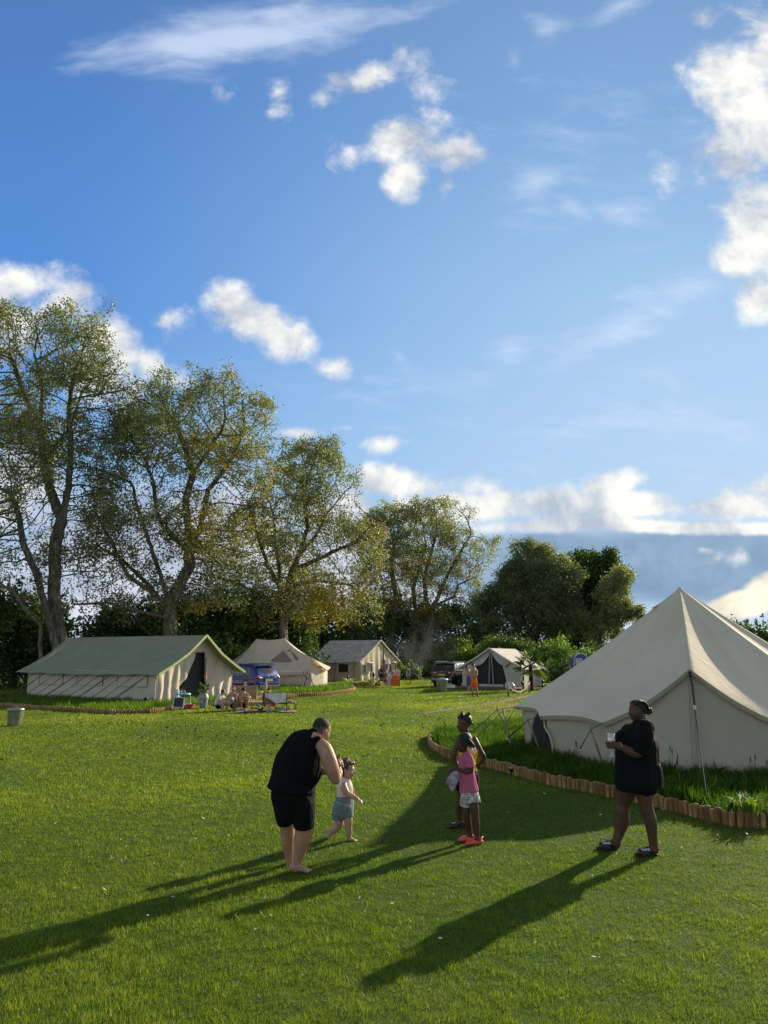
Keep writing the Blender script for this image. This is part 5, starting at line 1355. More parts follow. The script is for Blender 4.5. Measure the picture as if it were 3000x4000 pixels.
# wine glass
gq=D(408,700,-.20)
gl_=empty('wine_glass',gq-Vector((0,0,.175)),'tall stemmed glass of white wine held by the woman','wine glass')
M_glass,n_,bb=new_mat('clear_glass'); bb.inputs['Base Color'].default_value=(.85,.87,.85,1); bb.inputs['Roughness'].default_value=.04; bb.inputs['Metallic'].default_value=.6
tr_=n_('ShaderNodeBsdfTransparent'); lw=n_('ShaderNodeLayerWeight',{'Blend':.55}).outputs['Facing']
mx_=n_('ShaderNodeMixShader',{0:n_.math('MULTIPLY_ADD',lw,.75,.22),1:tr_.outputs[0],2:bb.outputs[0]}); n_.nt.links.new(mx_.outputs[0],n_.nt.nodes['Material Output'].inputs[0])
M_wine,n_,bb=new_mat('white_wine'); bb.inputs['Base Color'].default_value=(.75,.70,.35,1); bb.inputs['Roughness'].default_value=.03; bb.inputs['Transmission Weight'].default_value=.5; bb.inputs['IOR'].default_value=1.1
MB().lathe(gq-Vector((0,0,.175)),[(.001,.080),(.012,.083),(.030,.098),(.040,.130),(.043,.160),(.037,.232),(.035,.232),(.041,.160),(.038,.131),(.028,.101),(.010,.087),(.001,.085)],28,cap=False).build('bowl',[M_glass],gl_)
MB().lathe(gq-Vector((0,0,.175)),[(.034,.0),(.034,.003),(.010,.008),(.005,.015),(.0045,.072),(.008,.080)],24).build('stem',[M_glass],gl_)
MB().lathe(gq-Vector((0,0,.175)),[(.002,.0865),(.010,.089),(.027,.103),(.0372,.131),(.0395,.155),(.001,.155)],24,cap=False).build('wine',[M_wine],gl_)
# ------------------------------------------------------------ girl in yellow
f=Fig(1650,2700,3.4025,gY(1785,3232)); D=f.p; b=f.raw; Hh=.232
e=person(f,'person',root_at(f,600,1820),'taller girl in a yellow ruffled top with hands on hips behind the girl in pink')
sp_=[]
f.loft([(600,1100,0,105,.8),(595,980,0,90,.8),(592,860,0,92,.75),(592,720,0,105,.65),(590,640,0,110,.6),(588,600,0,50,.8)])
f.loft([(590,630,0,36,1),(582,560,0,36,1),(575,520,0,40,1)])
W,T_,E=head(f,b,D(556,432,0),Hh,(-.93,-.22,-.18),sp_)
f.loft([(690,645,-.04,42),(728,720,-.06,42),(770,800,-.06,38),(808,870,-.04,36),(775,940,-.02,32),(730,990,0,26)])
hand(b,D(732,990,0),(-.75,.0,-.6),(0,1,0),.82,.35)
f.loft([(478,650,.02,36),(445,760,.04,36),(425,860,.05,34),(440,940,.05,30),(470,985,.04,24)])
hand(b,D(470,985,.04),(.8,0,-.55),(0,1,0),.82,.35,thumb=-1)
f.loft([(535,1100,0,75),(515,1250,0,62),(500,1420,.0,50),(492,1520,.0,46),(492,1620,.02,42),(500,1720,.02,30),(500,1770,.02,28)])
f.loft([(665,1100,.06,78),(690,1250,.10,64),(715,1420,.12,52),(715,1520,.12,48),(700,1640,.12,44),(655,1760,.12,30),(625,1815,.12,28)])
hA=D(515,1820,.02); hA.z=.022; foot(b,hA,hA+Vector((-.17,-.10,0)),.075,.065)
hB=D(640,1850,.12); hB.z=.022; foot(b,hB,hB+Vector((-.14,-.14,0)),.075,.065)
body=solid(b,'body',[S_dark,M_eyew,M_eyed,M_lip_d],e,.0065,4); paint(body,sp_)
hm=MB(); hm.ell(W(-.12,0,.17),(.345*Hh,.375*Hh,.355*Hh),n=18,rot=T_)
for (a_,b_,c_,r_) in ((.0,.0,.52,.10),(-.06,.06,.60,.08),(.06,-.05,.58,.07),(-.30,-.10,.42,.09),(-.36,-.14,.50,.075),(-.30,-.12,.55,.05),(-.42,-.10,-.05,.07),(-.44,-.08,-.13,.05)): hm.ell(W(a_,b_,c_),(r_*Hh,r_*Hh,r_*Hh),n=12)
for k in range(5):
    a=(k-2)*.11; loft3(hm,[(W(.22,a,.34),.05*Hh,.045*Hh),(W(.05,a*.9,.50),.055*Hh,.05*Hh),(W(-.03,a*.3,.55),.05*Hh,.05*Hh)],res=3,seg=8)
solid(hm,'hair',[M_hairb],e,.0055,1)
mb=MB(); mb.ell(D(632,430,-.02),(.008,.008,.008)); mb.build('hair_bead',[mat('blue_bead',(.3,.4,.7),.3)],e)
cc=Fig(1650,2700,3.4025,f.Y)
cc.loft([(600,1060,0,122,.85),(595,960,0,104,.85),(592,860,0,104,.8),(592,740,0,112,.7),(592,650,0,118,.62),(590,600,0,70,.7)],cap0=False)
tp_=solid(cc.raw,'top',[C_yellow],e,.007,4,.005,7,6)
mb=MB(); m3=MB(); rg=random.Random(2)
for i in range(90):
    t=rg.random(); x_=705+22*math.sin(t*5)+rg.uniform(-22,18); y_=740+200*t
    q=D(x_,y_,-.07+rg.uniform(-.015,.01)); r2=rg.uniform(.010,.020); rt=Matrix.Rotation(rg.uniform(0,3),3,'Z')@Matrix.Rotation(rg.uniform(0,3),3,'X')
    mb.ell(q,(r2,r2*.35,r2*.8),n=8,rot=rt)
for i in range(24):
    x_=668+rg.uniform(-15,45); y_=575+rg.uniform(-5,30); q=D(x_,y_,-.05); m3.ell(q,(.012,.006,.010),n=8)
mb.build('ruffle',[C_yellow],tp_); m3.build('shoulder_ruffle',[C_yellow],tp_)
cc=Fig(1650,2700,3.4025,f.Y)
cc.loft([(600,1045,0,112,.88),(600,1110,0,122,.85)]); cc.loft([(540,1110,0,82),(515,1250,0,68),(502,1330,0,58)],cap1=False); cc.loft([(660,1110,.05,86),(690,1250,.1,70),(705,1330,.11,62)],cap1=False)
solid(cc.raw,'leggings',[C_black],e,.008,3,.002,9,3)
for hl,dr in ((hA,Vector((-.17,-.10,0))),(hB,Vector((-.14,-.14,0)))):
    d_=dr.normalized(); s_=Vector((d_.y,-d_.x,0)); sl_=MB()
    loft3(sl_,[(hl+d_*.01+Vector((0,0,-.010)),.034,.012),(hl+d_*.10+Vector((0,0,-.010)),.036,.012),(hl+d_*.19+Vector((0,0,-.009)),.036,.011)],side=s_,res=4)
    sm_=solid(sl_,'slider',[M_slide],e,.005,2); mb=MB()
    stf=lambda u,v,hl=hl,d_=d_,s_=s_: hl+d_*(.085+.07*v)+s_*(-math.cos(math.pi*u))*.043+Vector((0,0,-.010+math.sin(math.pi*u)**.75*(.062-.016*v)))
    mb.grid(stf,14,5); mb.grid(lambda u,v:stf(1-u,v)+Vector((0,0,.004)),14,5); mb.build('strap',[M_slide],sm_)
    q=[stf(.30,.2),stf(.42,.5),stf(.32,.8),stf(.55,.85)]
    m2=MB(); m2.tube([p_+Vector((0,-.004,.004)) for p_ in q],.004,5); m2.build('white_mark',[M_white],sm_)
# ------------------------------------------------------------ girl in pink
f=Fig(1650,2700,3.4025,gY(1845,3292)); D=f.p; b=f.raw; Hh=.222
e=person(f,'person',root_at(f,670,1990),'younger girl in a pink T-shirt and flower print shorts with beaded braids and coral shoes')
sp_=[]
f.loft([(622,1400,0,92,.8),(605,1280,0,92,.85),(590,1120,0,90,.85),(585,980,0,88,.9),(585,900,0,92,.95),(585,850,0,48,1.0)])
f.loft([(585,880,0,34,1),(575,820,0,34,1),(568,780,0,38,1)])
W,T_,E=head(f,b,D(548,688,0),Hh,(-.97,.05,-.20),sp_)
f.loft([(610,880,-.09,42),(632,960,-.12,40),(640,1045,-.13,38),(600,1068,-.13,34),(530,1055,-.12,29),(470,1040,-.10,23)])
hand(b,D(472,1040,-.10),(-.95,.1,.1),(.1,.6,-.8),.78,.6,thumb=1)
f.loft([(560,880,.10,38),(530,970,.14,36),(500,1040,.14,32),(440,1040,.08,22)])
hand(b,D(450,1042,.06),(-.9,-.4,.05),(.1,-.6,-.8),.75,.7,thumb=-1)
f.loft([(585,1420,.05,56),(590,1540,.06,60),(592,1660,.05,50),(606,1760,.06,48),(626,1860,.07,36),(640,1935,.08,30)])
f.loft([(668,1420,-.03,56),(690,1540,-.05,60),(700,1660,-.06,52),(714,1770,-.06,50),(726,1880,-.06,36),(732,1965,-.06,30)])
hA=D(690,1975,.08); hA.z=.015; foot(b,hA,hA+Vector((-.17,-.04,0)),.07,.06,False)
hB=D(772,2030,-.06); hB.z=.015; foot(b,hB,hB+Vector((-.16,-.075,0)),.07,.06,False)
body=solid(b,'body',[S_dark,M_eyew,M_eyed,M_lip_d],e,.0065,4); paint(body,sp_)
hm=MB(); hm.ell(W(-.12,0,.17),(.35*Hh,.385*Hh,.365*Hh),n=18,rot=T_); rg=random.Random(4); beads=MB()
for k in range(16):
    a_=-.45+.30*rg.random(); b_=rg.uniform(-.36,.30); top_=W(a_+.1,b_*.9,.15); bot=W(a_-.08+rg.uniform(-.05,.05),b_*1.15,-.52+rg.uniform(-.08,.15)); mid_=W(a_-.06,b_*1.15,-.15)
    loft3(hm,[(top_,.042*Hh,.042*Hh),(mid_,.038*Hh,.038*Hh),(mid_.lerp(bot,.4),.032*Hh,.032*Hh)],res=3,seg=8)
    for j in range(9): q=mid_.lerp(bot,.25+.75*j/8); beads.ell(q,(.0065,.0065,.0068),n=8,m=(0 if rg.random()<.75 else 1))
for k in range(3): loft3(hm,[(W(.15,-.10-.08*k,.42-.05*k),.04*Hh,.04*Hh),(W(.12-.02*k,-.33,.2),.045*Hh,.045*Hh),(W(.08-.03*k,-.36,-.12),.04*Hh,.04*Hh)],res=3,seg=8)
hr=solid(hm,'hair',[M_hairb],e,.0055,1); beads.build('hair_beads',[mat('white_bead',(.75,.72,.75),.3,.05),mat('pink_bead',(.7,.35,.45),.3,.05)],hr)
cc=Fig(1650,2700,3.4025,f.Y)
cc.loft([(618,1335,0,128,.95),(605,1240,0,116,.95),(590,1120,0,106,.95),(585,1000,0,98,1.0),(585,910,0,96,1.05),(590,845,0,56,1.1)],cap0=False)
cc.loft([(612,880,-.08,54),(628,950,-.11,58),(632,1015,-.12,58)],cap1=False); cc.loft([(560,880,.09,50),(540,950,.13,54),(530,1005,.14,54)],cap1=False)
solid(cc.raw,'t_shirt',[C_pink],e,.007,3,.007,5.5,6,ax=(1.3,1.3,.5))
cc=Fig(1650,2700,3.4025,f.Y)
cc.loft([(622,1320,0,112,.95),(628,1420,0,124,.95),(632,1470,0,126,.9)],cap1=False); cc.loft([(590,1420,.04,90),(588,1515,.06,88)],cap1=False); cc.loft([(672,1420,-.03,88,1.15),(686,1495,-.05,86,1.15)],cap1=False)
sh_=solid(cc.raw,'shorts',[C_white],e,.007,3,.004,8,4)
# printed dark flowers wrapped round the shorts
fl=MB(); me=sh_.data; from mathutils.bvhtree import BVHTree
bv=BVHTree.FromPolygons([v.co.copy() for v in me.vertices],[tuple(p.vertices) for p in me.polygons])
cxy=D(630,1420,0); rg=random.Random(9)
for iz in range(4):
    for ia in range(9):
        a=2*math.pi*(ia+.5*(iz%2))/9+rg.uniform(-.1,.1); zc=D(630,1350+48*iz,0).z+rg.uniform(-.008,.008); rot=rg.uniform(0,1)
        for k in range(6):
            an=rot+k*math.pi/3; pr_=[]
            for (rr,wd) in ((.006,.0),(.013,.0042),(.020,.0048),(.026,.0)):
                for sg_ in (-1,1):
                    dx=rr*math.cos(an)-sg_*wd*math.sin(an); dz=rr*math.sin(an)+sg_*wd*math.cos(an)
                    aa=a+dx/.11; d_=Vector((math.cos(aa),math.sin(aa),0)); o_=Vector((cxy.x,cxy.y,zc+dz))+d_*.5
                    h_=bv.ray_cast(o_,-d_)
                    if h_[0] is not None: pr_.append(h_[0]+d_*.0018)
            if len(pr_)==8:
                fl.add([pr_[0],pr_[2],pr_[4],pr_[6],pr_[5],pr_[3]],[(0,1,2,3,4,5)])
fl.build('flower_print',[C_black],sh_)
for hl,dr in ((hA,Vector((-.17,-.04,0))),(hB,Vector((-.16,-.075,0)))):
    d_=dr.normalized(); s_=Vector((d_.y,-d_.x,0)); sl_=MB()
    loft3(sl_,[(hl+d_*-.005+Vector((0,0,.012)),.036,.026),(hl+d_*.06+Vector((0,0,.012)),.038,.024),(hl+d_*.12+Vector((0,0,.018)),.044,.032),(hl+d_*.175+Vector((0,0,.008)),.034,.022)],side=s_,res=4)
    sm_=solid(sl_,'clog',[C_coral],e,.005,3)
    mb=MB(); mb.tube([hl+d_*.03+s_*.036+Vector((0,0,.03)),hl-d_*.035+Vector((0,0,.062)),hl+d_*.03-s_*.036+Vector((0,0,.03))],.007,6); mb.build('heel_strap',[C_coral],sm_)
# cap in her hand
cp=MB(); 
loft3(cp,[(D(455,1075,-.10),.030,.02),(D(430,1120,-.11),.055,.03),(D(405,1190,-.12),.062,.035),(D(398,1260,-.12),.045,.028),(D(402,1325,-.12),.018,.012)],res=4)
loft3(cp,[(D(400,1130,-.10),.02,.03),(D(360,1170,-.09),.032,.04),(D(345,1210,-.09),.022,.03)],res=3)
o=solid(cp,'sun_hat',[mat('grey_lilac_cloth',(.34,.36,.42),.85,.2,20)],None,.006,2,.004,16,3); base(o,D(455,1075,-.10)); tag(o,'crumpled grey and pink sun hat hanging from the pink girl\'s hand','hat')
m2=MB(); loft3(m2,[(D(358,1165,-.135),.014,.006),(D(342,1205,-.135),.02,.006),(D(352,1240,-.13),.012,.006)]); m2.build('hat_patch',[C_pink],o)
# ================================================================ VEHICLES
def paint_mat(name,c): return mat(name,c,.30,.04,3,metal=.2,coat=.6)
M_tyre=mat('tyre_rubber',(.02,.02,.02),.85,.1); M_alloy=mat('alloy',(.45,.45,.46),.3,.05,metal=.9); M_glassd=mat('dark_car_glass',(.012,.014,.016),.04,.02,spec=.8,coat=.6)
M_red=mat('tail_light_red',(.45,.02,.02),.15,.05,coat=1); M_clear=mat('clear_lens',(.7,.7,.7),.15,.02,coat=1); M_grey=mat('grey_plastic',(.03,.03,.032),.6,.1); M_chrome=mat('chrome_strip',(.6,.6,.6),.2,.02,metal=1)
M_plate=mat('yellow_plate',(.75,.55,.05),.4,.03); M_platep=mat('pale_yellow_plate',(.75,.68,.30),.4,.03)
def suv(label,loc,rz,col,L,W,Hh,plate,platem,spare=False,strip=None):
    """five door SUV, +x is the front; rear faces -x"""
    e=empty('suv_car',loc,label,'car','cars parked beside the tents',rz)
    mp=paint_mat('car_paint',col)
    def loc_build(mb,name,m,par=e):
        me=mb.mesh(name); o=link_mesh(name,me,m,par,world=False); return o
    hw=W/2; s=Hh/1.6
    # stations along x: (x, sill z, belt z, roof z, half width sill, belt, roof)
    st=[(-L/2,.42,.95,.97,.80,.84,.70),(-L/2+.03,.34,1.02,1.06,.90,.93,.80),(-L/2+.12,.30,1.05,1.20,.96,.97,.84),(-L/2+.32,.28,1.04,1.50,.99,.985,.80),(-L/2+.60,.27,1.03,1.585,1,1,.79),(-L/2+1.2,.26,1.01,1.61,1,1,.79),(-L/2+1.9,.26,.99,1.60,1,1,.79),(-L/2+2.5,.26,.98,1.52,1,1,.77),(-L/2+2.95,.26,.97,1.22,1,.98,.78),(-L/2+3.15,.27,.96,1.06,1,.96,.80),(-L/2+3.7,.28,.90,.95,.98,.92,.74),(L/2-.18,.32,.78,.84,.92,.84,.62),(L/2,.40,.62,.66,.78,.72,.5)]
    rows=[]
    for (x,sz,bz,rz_,a,b_,c) in st:
        pts=[(x,hw*a*.9,sz*s-.04),(x,hw*a,sz*s),(x,hw*(a+b_)/2*1.015,(sz*.45+bz*.55)*s),(x,hw*b_*.985,bz*s),(x,hw*(b_*.35+c*.65),(bz*.35+rz_*.65)*s),(x,hw*c,rz_*s-.03),(x,hw*c*.75,rz_*s+.01),(x,0,rz_*s+.03)]
        rows.append(pts)
    def grid_body():
        mb=MB(); nr=len(rows); k=len(rows[0])
        for sg_ in (1,-1):
            vs=[(p[0],p[1]*sg_,p[2]) for r_ in rows for p in r_]
            fs=[]
            for i in range(nr-1):
                for j in range(k-1):
                    f=(i*k+j,i*k+j+1,(i+1)*k+j+1,(i+1)*k+j); fs.append(f if sg_<0 else tuple(reversed(f)))
            mb.add(vs,fs,0,True)
        r0=rows[0]; mb.add([p for p in r0]+[(p[0],-p[1],p[2]) for p in reversed(r0[:-1])],[tuple(range(2*len(r0)-1))],0,False)
        r1=rows[-1]; mb.add([p for p in r1]+[(p[0],-p[1],p[2]) for p in reversed(r1[:-1])],[tuple(reversed(range(2*len(r1)-1)))],0,False)
        mb.add([(rows[i][0][0],sg_*rows[i][0][1],rows[i][0][2]) for i in range(nr) for sg_ in (1,-1)],[(2*i,2*i+1,2*i+3,2*i+2) for i in range(nr-1)],0,False)
        return mb
    me=grid_body().mesh('body'); bm=bmesh.new(); bm.from_mesh(me); bmesh.ops.remove_doubles(bm,verts=bm.verts,dist=.002); bmesh.ops.recalc_face_normals(bm,faces=bm.faces); bm.to_mesh(me); bm.free()
    body=link_mesh('body',me,[mp],e,world=False)
    def side(x,t,sg_,out=.012):   # point on the upper side: t 0 belt, 1 roof edge
        for i in range(len(st)-1):
            if rows[i][0][0]<=x<=rows[i+1][0][0]: break
        f=(x-rows[i][0][0])/(rows[i+1][0][0]-rows[i][0][0]); A_=Vector(rows[i][3]).lerp(Vector(rows[i+1][3]),f); B_=Vector(rows[i][4]).lerp(Vector(rows[i+1][4]),f); C_=Vector(rows[i][5]).lerp(Vector(rows[i+1][5]),f)
        q=A_.lerp(B_,t/.65) if t<.65 else B_.lerp(C_,(t-.65)/.35)
        return Vector((q.x,(q.y+out)*sg_,q.z))
    b0=-L/2
    for sg_ in (1,-1):
        for (x0,x1,x0t,x1t) in ((b0+.42,b0+.88,b0+.62,b0+.90),(b0+.94,b0+1.72,b0+.98,b0+1.76),(b0+1.80,b0+2.78,b0+1.84,b0+2.42)):
            mb=MB(); mb.grid(lambda u,v:side((x0+(x1-x0)*u)*(1-v)+(x0t+(x1t-x0t)*u)*v,.05+.83*v,sg_),6,5); w_=loc_build(mb,'side_window',[M_glassd])
        mb=MB(); mb.bar(side(b0+.4,-.0,sg_,.016),side(b0+2.85,-.0,sg_,.016),.018,.02); loc_build(mb,'window_trim',[M_chrome if strip else M_black])
        mb=MB(); mb.bar((b0+.35,sg_*hw*.74,s*1.62+.03),(b0+2.3,sg_*hw*.74,s*1.62+.03),.03,.035); loc_build(mb,'roof_rail',[M_grey])
        mb=MB(); mb.grid(lambda u,v:Vector((b0+.75+u*(L-1.75),sg_*(hw*1.0+.012),.24+.14*v)),8,2); loc_build(mb,'sill',[M_grey])
        mb=MB(); mb.ell((b0+2.72,sg_*(hw+.10),1.02*s),(.07,.11,.08)); loc_build(mb,'door_mirror',[mp])
        for x in (b0+1.55,b0+2.55): mb=MB(); mb.bar((x-.10,sg_*(hw+.022),.86*s),(x+.06,sg_*(hw+.022),.86*s),.03,.025); loc_build(mb,'door_handle',[mp])
        for x in (b0+.80,b0+L-.88):
            r_=.355
            ar=MB(); N_=16; vs=[];
            for k in range(N_+1):
                a=math.pi*k/N_; vs+= [(x-math.cos(a)*(r_+.03),sg_*(hw+.008),r_+math.sin(a)*(r_+.03)),(x-math.cos(a)*(r_+.10),sg_*(hw+.014),r_+math.sin(a)*(r_+.10))]
            ar.add(vs,[(2*k,2*k+1,2*k+3,2*k+2) for k in range(N_)]); loc_build(ar,'wheel_arch',[M_grey])
            wl_=MB(); 
            def ringx(prof,n_=28):
                vs=[];fs=[]
                for rr,yy in prof:
                    for k in range(n_): a=2*math.pi*k/n_; vs.append((x+rr*math.cos(a),sg_*(hw-.10+yy),r_+rr*math.sin(a)))
                for i in range(len(prof)-1):
                    for k in range(n_): fs.append((i*n_+k,i*n_+(k+1)%n_,(i+1)*n_+(k+1)%n_,(i+1)*n_+k))
                fs.append(tuple(range(n_))); fs.append(tuple(range(len(vs)-n_,len(vs)))); return vs,fs
            wl_.add(*ringx([(.25,-.10),(.34,-.10),(.355,-.07),(.355,.09),(.34,.118),(.25,.122)]),0,False); ty=loc_build(wl_,'wheel',[M_tyre])
            rm=MB(); rm.add(*ringx([(.24,.10),(.24,.126),(.215,.128)]),0,False)
            me=rm.mesh('rim'); o=link_mesh('rim',me,[M_grey],ty,world=False)
            sp=MB()
            for k in range(5):
                a=2*math.pi*k/5+.3; sp.bar((x+.03*math.cos(a),sg_*(hw+.032),r_+.03*math.sin(a)),(x+.235*math.cos(a),sg_*(hw+.032),r_+.235*math.sin(a)),.05,.012,up=(0,1,0))
            n_=28; pts=[(x+.238*math.cos(2*math.pi*k/n_),sg_*(hw+.030),r_+.238*math.sin(2*math.pi*k/n_)) for k in range(n_+1)]; sp.tube(pts,.012,5,cap=False)
            link_mesh('spokes',sp.mesh('spokes'),[M_alloy],ty,world=False)
    # rear window, tailgate, lamps, plate, bumper, spoiler, wiper
    def rear(y,t,out=.012):   # t 0 at belt, 1 at roof, up the rear face
        zs=[(b0+.0,.95*s),(b0+.12,1.13*s),(b0+.32,1.51*s),(b0+.5,1.58*s)]
        if t<.25: q=Vector((zs[0][0],0,zs[0][1])).lerp(Vector((zs[1][0],0,zs[1][1])),t/.25)
        else: q=Vector((zs[1][0],0,zs[1][1])).lerp(Vector((zs[2][0],0,zs[2][1])),(t-.25)/.75)
        w_=.84-.10*t; return Vector((q.x-out-.03+.05*(y*y),y*hw*w_,q.z+.0))
    mb=MB(); mb.grid(lambda u,v:rear(-.92+1.84*u,.22+.66*v,.03),10,5); loc_build(mb,'rear_window',[M_glassd])
    mb=MB(); mb.grid(lambda u,v:Vector((b0+.12+.25*v,(-.74+1.48*u)*hw,1.56*s+.045+.01*v)),6,2); mb.grid(lambda u,v:Vector((b0+.12+.25*v,(-.74+1.48*u)*hw,1.56*s+.015)),6,2); mb.box((b0+.13,0,1.56*s+.03),(.03,1.48*hw,.03)); loc_build(mb,'spoiler',[mp if not strip else M_black])
    for sg_ in (1,-1):
        mb=MB(); mb.ell((b0+.06,sg_*hw*.80,.93*s),(.10,hw*.22,.085),n=14); loc_build(mb,'tail_light',[M_red])
        mb=MB(); mb.ell((b0+.02,sg_*hw*.60,.92*s),(.05,hw*.10,.045),n=12); loc_build(mb,'reversing_light',[M_clear])
    mb=MB(); mb.box((b0-.04,0,.42*s),(.16,W*.86,.24)); o=loc_build(mb,'rear_bumper',[M_grey]); bv_=o.modifiers.new('b','BEVEL'); bv_.width=.04; bv_.segments=3
    mb=MB(); mb.box((b0-.045,0,.62*s),(.10,W*.84,.14)); o=loc_build(mb,'bumper_panel',[mp]); bv_=o.modifiers.new('b','BEVEL'); bv_.width=.03; bv_.segments=3
    if strip: mb=MB(); mb.box((b0-.125,0,.52*s),(.02,W*.80,.035)); loc_build(mb,'bumper_strip',[M_chrome])
    pz=.80*s
    mb=MB(); mb.box((b0-.03,0,pz),(.03,.56,.20)); loc_build(mb,'plate_recess',[M_black if strip else mp])
    mb=MB(); mb.box((b0-.052,0,pz),(.012,.52,.115)); pl=loc_build(mb,'number_plate',[platem])
    cu=bpy.data.curves.new('lettering','FONT'); cu.body=plate; cu.size=.095; cu.extrude=.001; cu.align_x='CENTER'; cu.align_y='CENTER'
    o=bpy.data.objects.new('t',cu); COL.objects.link(o); dg=bpy.context.evaluated_depsgraph_get(); dg.update(); me=bpy.data.meshes.new_from_object(o.evaluated_get(dg)); bpy.data.objects.remove(o); me.materials.clear()
    o=link_mesh('lettering',me,[M_black],pl,world=False); o.location=(b0-.060,0,pz); o.rotation_euler=(R(90),0,R(-90))
    mb=MB(); mb.ell((b0-.02,0,1.0*s),(.012,.035,.035),n=12); loc_build(mb,'badge',[M_chrome])
    mb=MB(); mb.bar((b0-.005,.02,1.10*s),(b0+.06,.30,1.20*s),.012,.012); loc_build(mb,'rear_wiper',[M_black])
    mb=MB(); mb.bar((b0+.55,0,1.60*s),(b0+.38,0,1.60*s+.22),.010,.010); loc_build(mb,'aerial',[M_black])
    mb=MB(); mb.grid(lambda u,v:Vector((b0+2.50+.50*(1-v)+.02,( -.74+1.48*u)*hw,(1.52-.36*(1-v))*s+.05)),6,4); loc_build(mb,'windscreen',[M_glassd])
    for sg_ in (1,-1): mb=MB(); mb.ell((L/2-.12,sg_*hw*.66,.70*s),(.12,hw*.20,.07),n=12); loc_build(mb,'headlight',[M_clear])
    return e
gb=G(1048,2716); dirb=R(180-37)
suv('blue SUV parked behind the seated boys, its rear towards us',(G(1025,2716).x-1.35,39.8+1.0,0),dirb,(.004,.025,.19),4.1,1.78,1.60,'WP66 YLD',M_platep)
suv('black SUV with a yellow rear plate parked left of the small white tent',(G(1712,2684).x+1.45,49.6+2.0,0),R(58),(.012,.012,.013),4.45,1.84,1.64,'RY18 ZHE',M_plate,strip=True)
# ================================================================ BINS
M_zinc=mat('galvanised_steel',(.40,.41,.37),.32,.12,3,metal=.9)
def bin_(u,v,sc_,lab,lidm):
    q=G(u,v); e=empty('dustbin',q,lab,'bin','metal dustbins on the lawn'); k=sc_
    mb=MB(); prof=[(.001,.01),(.235,.01),(.24,.0),(.245,.05)]
    for i in range(9): z=.08+i*.055; prof+= [(.247+.004*i,z),(.252+.004*i,z+.02)]
    prof+= [(.285,.60),(.292,.61),(.285,.62)]
    mb.lathe((0,0,0),[(a*k,b*k) for a,b in prof],32); link_mesh('bin_body',mb.mesh('bin_body'),[M_zinc],e,world=False)
    mb=MB(); mb.lathe((0,0,0),[(a*k,b*k) for a,b in [(.305,.585),(.31,.60),(.305,.635),(.26,.665),(.16,.69),(.05,.70),(.001,.70)]],32,cap=False); ld=link_mesh('lid',mb.mesh('lid'),[lidm],e,world=False)
    mb=MB(); mb.tube([(-.06*k,0,.695*k),(-.055*k,0,.735*k),(0,0,.75*k),(.055*k,0,.735*k),(.06*k,0,.695*k)],.008,6); link_mesh('lid_handle',mb.mesh('lid_handle'),[M_zinc],ld,world=False)
    for sg_ in (1,-1):
        mb=MB(); mb.tube([(sg_*.27*k,-.06*k,.45*k),(sg_*.31*k,-.06*k,.40*k),(sg_*.31*k,.06*k,.40*k),(sg_*.27*k,.06*k,.45*k)],.008,6); link_mesh('side_handle',mb.mesh('side_handle'),[M_zinc],e,world=False)
    return e
bin_(56,2836,.80,'galvanised metal dustbin with a lid at the left edge of the lawn',M_zinc)
bin_(1727,2703,1.15,'metal dustbin with a bluish lid in front of the black car',mat('bluish_zinc',(.30,.42,.55),.4,.15,metal=.6))
# ================================================================ LAMPS AND POSTS
LG='black torch lamps along the grass beds'
def lamp(u,v0,v1,Y,lab,wood=False):
    b_=P(u,v0,Y); t=P(u,v1,Y); b_.z=max(b_.z,0) if b_.z>-.3 else 0; b_.z=0; Hh=t.z
    e=empty('torch_lamp',b_,lab,'lamp',LG)
    mb=MB(); mb.tube([(0,0,0),(0,0,Hh*.70)],.022 if not wood else .05,8); link_mesh('stake',mb.mesh('stake'),[M_pole if wood else M_black],e,world=False)
    mb=MB(); k=Hh/1.0; mb.lathe((0,0,Hh*.66),[(.02,0),(.05,.05*k),(.085,.12*k),(.085,.22*k),(.07,.28*k),(.02,.33*k),(.001,.345*k)],14); link_mesh('lamp_head',mb.mesh('lamp_head'),[M_black],e,world=False); return e
lamp(567,2770,2722,30.0,'black torch lamp standing in front of the green roofed tent')
lamp(1358,2690,2638,47.5,'torch lamp on a wooden post before the grey ridge tent\'s side windows',True)
lamp(1459,2682,2626,50,'torch lamp on a wooden post before the grey ridge tent\'s door',True)
lamp(2042,2700,2660,42.5,'black torch lamp below the white notice by the small white tent')
lamp(2121,2690,2656,45,'black torch lamp right of the palm tree')
def post(u,v0,v1,Y,r_=.045):
    mb=MB(); b_=P(u,v0,Y); b_.z=0; Hh=P(u,v1,Y).z; mb.tube([(0,0,-.02),(0,0,Hh-.02),(0,0,Hh)],[r_,r_,r_*.8],10); o=mb.build('post',[M_pole]); o.location=b_; return o,b_+Vector((0,0,Hh))
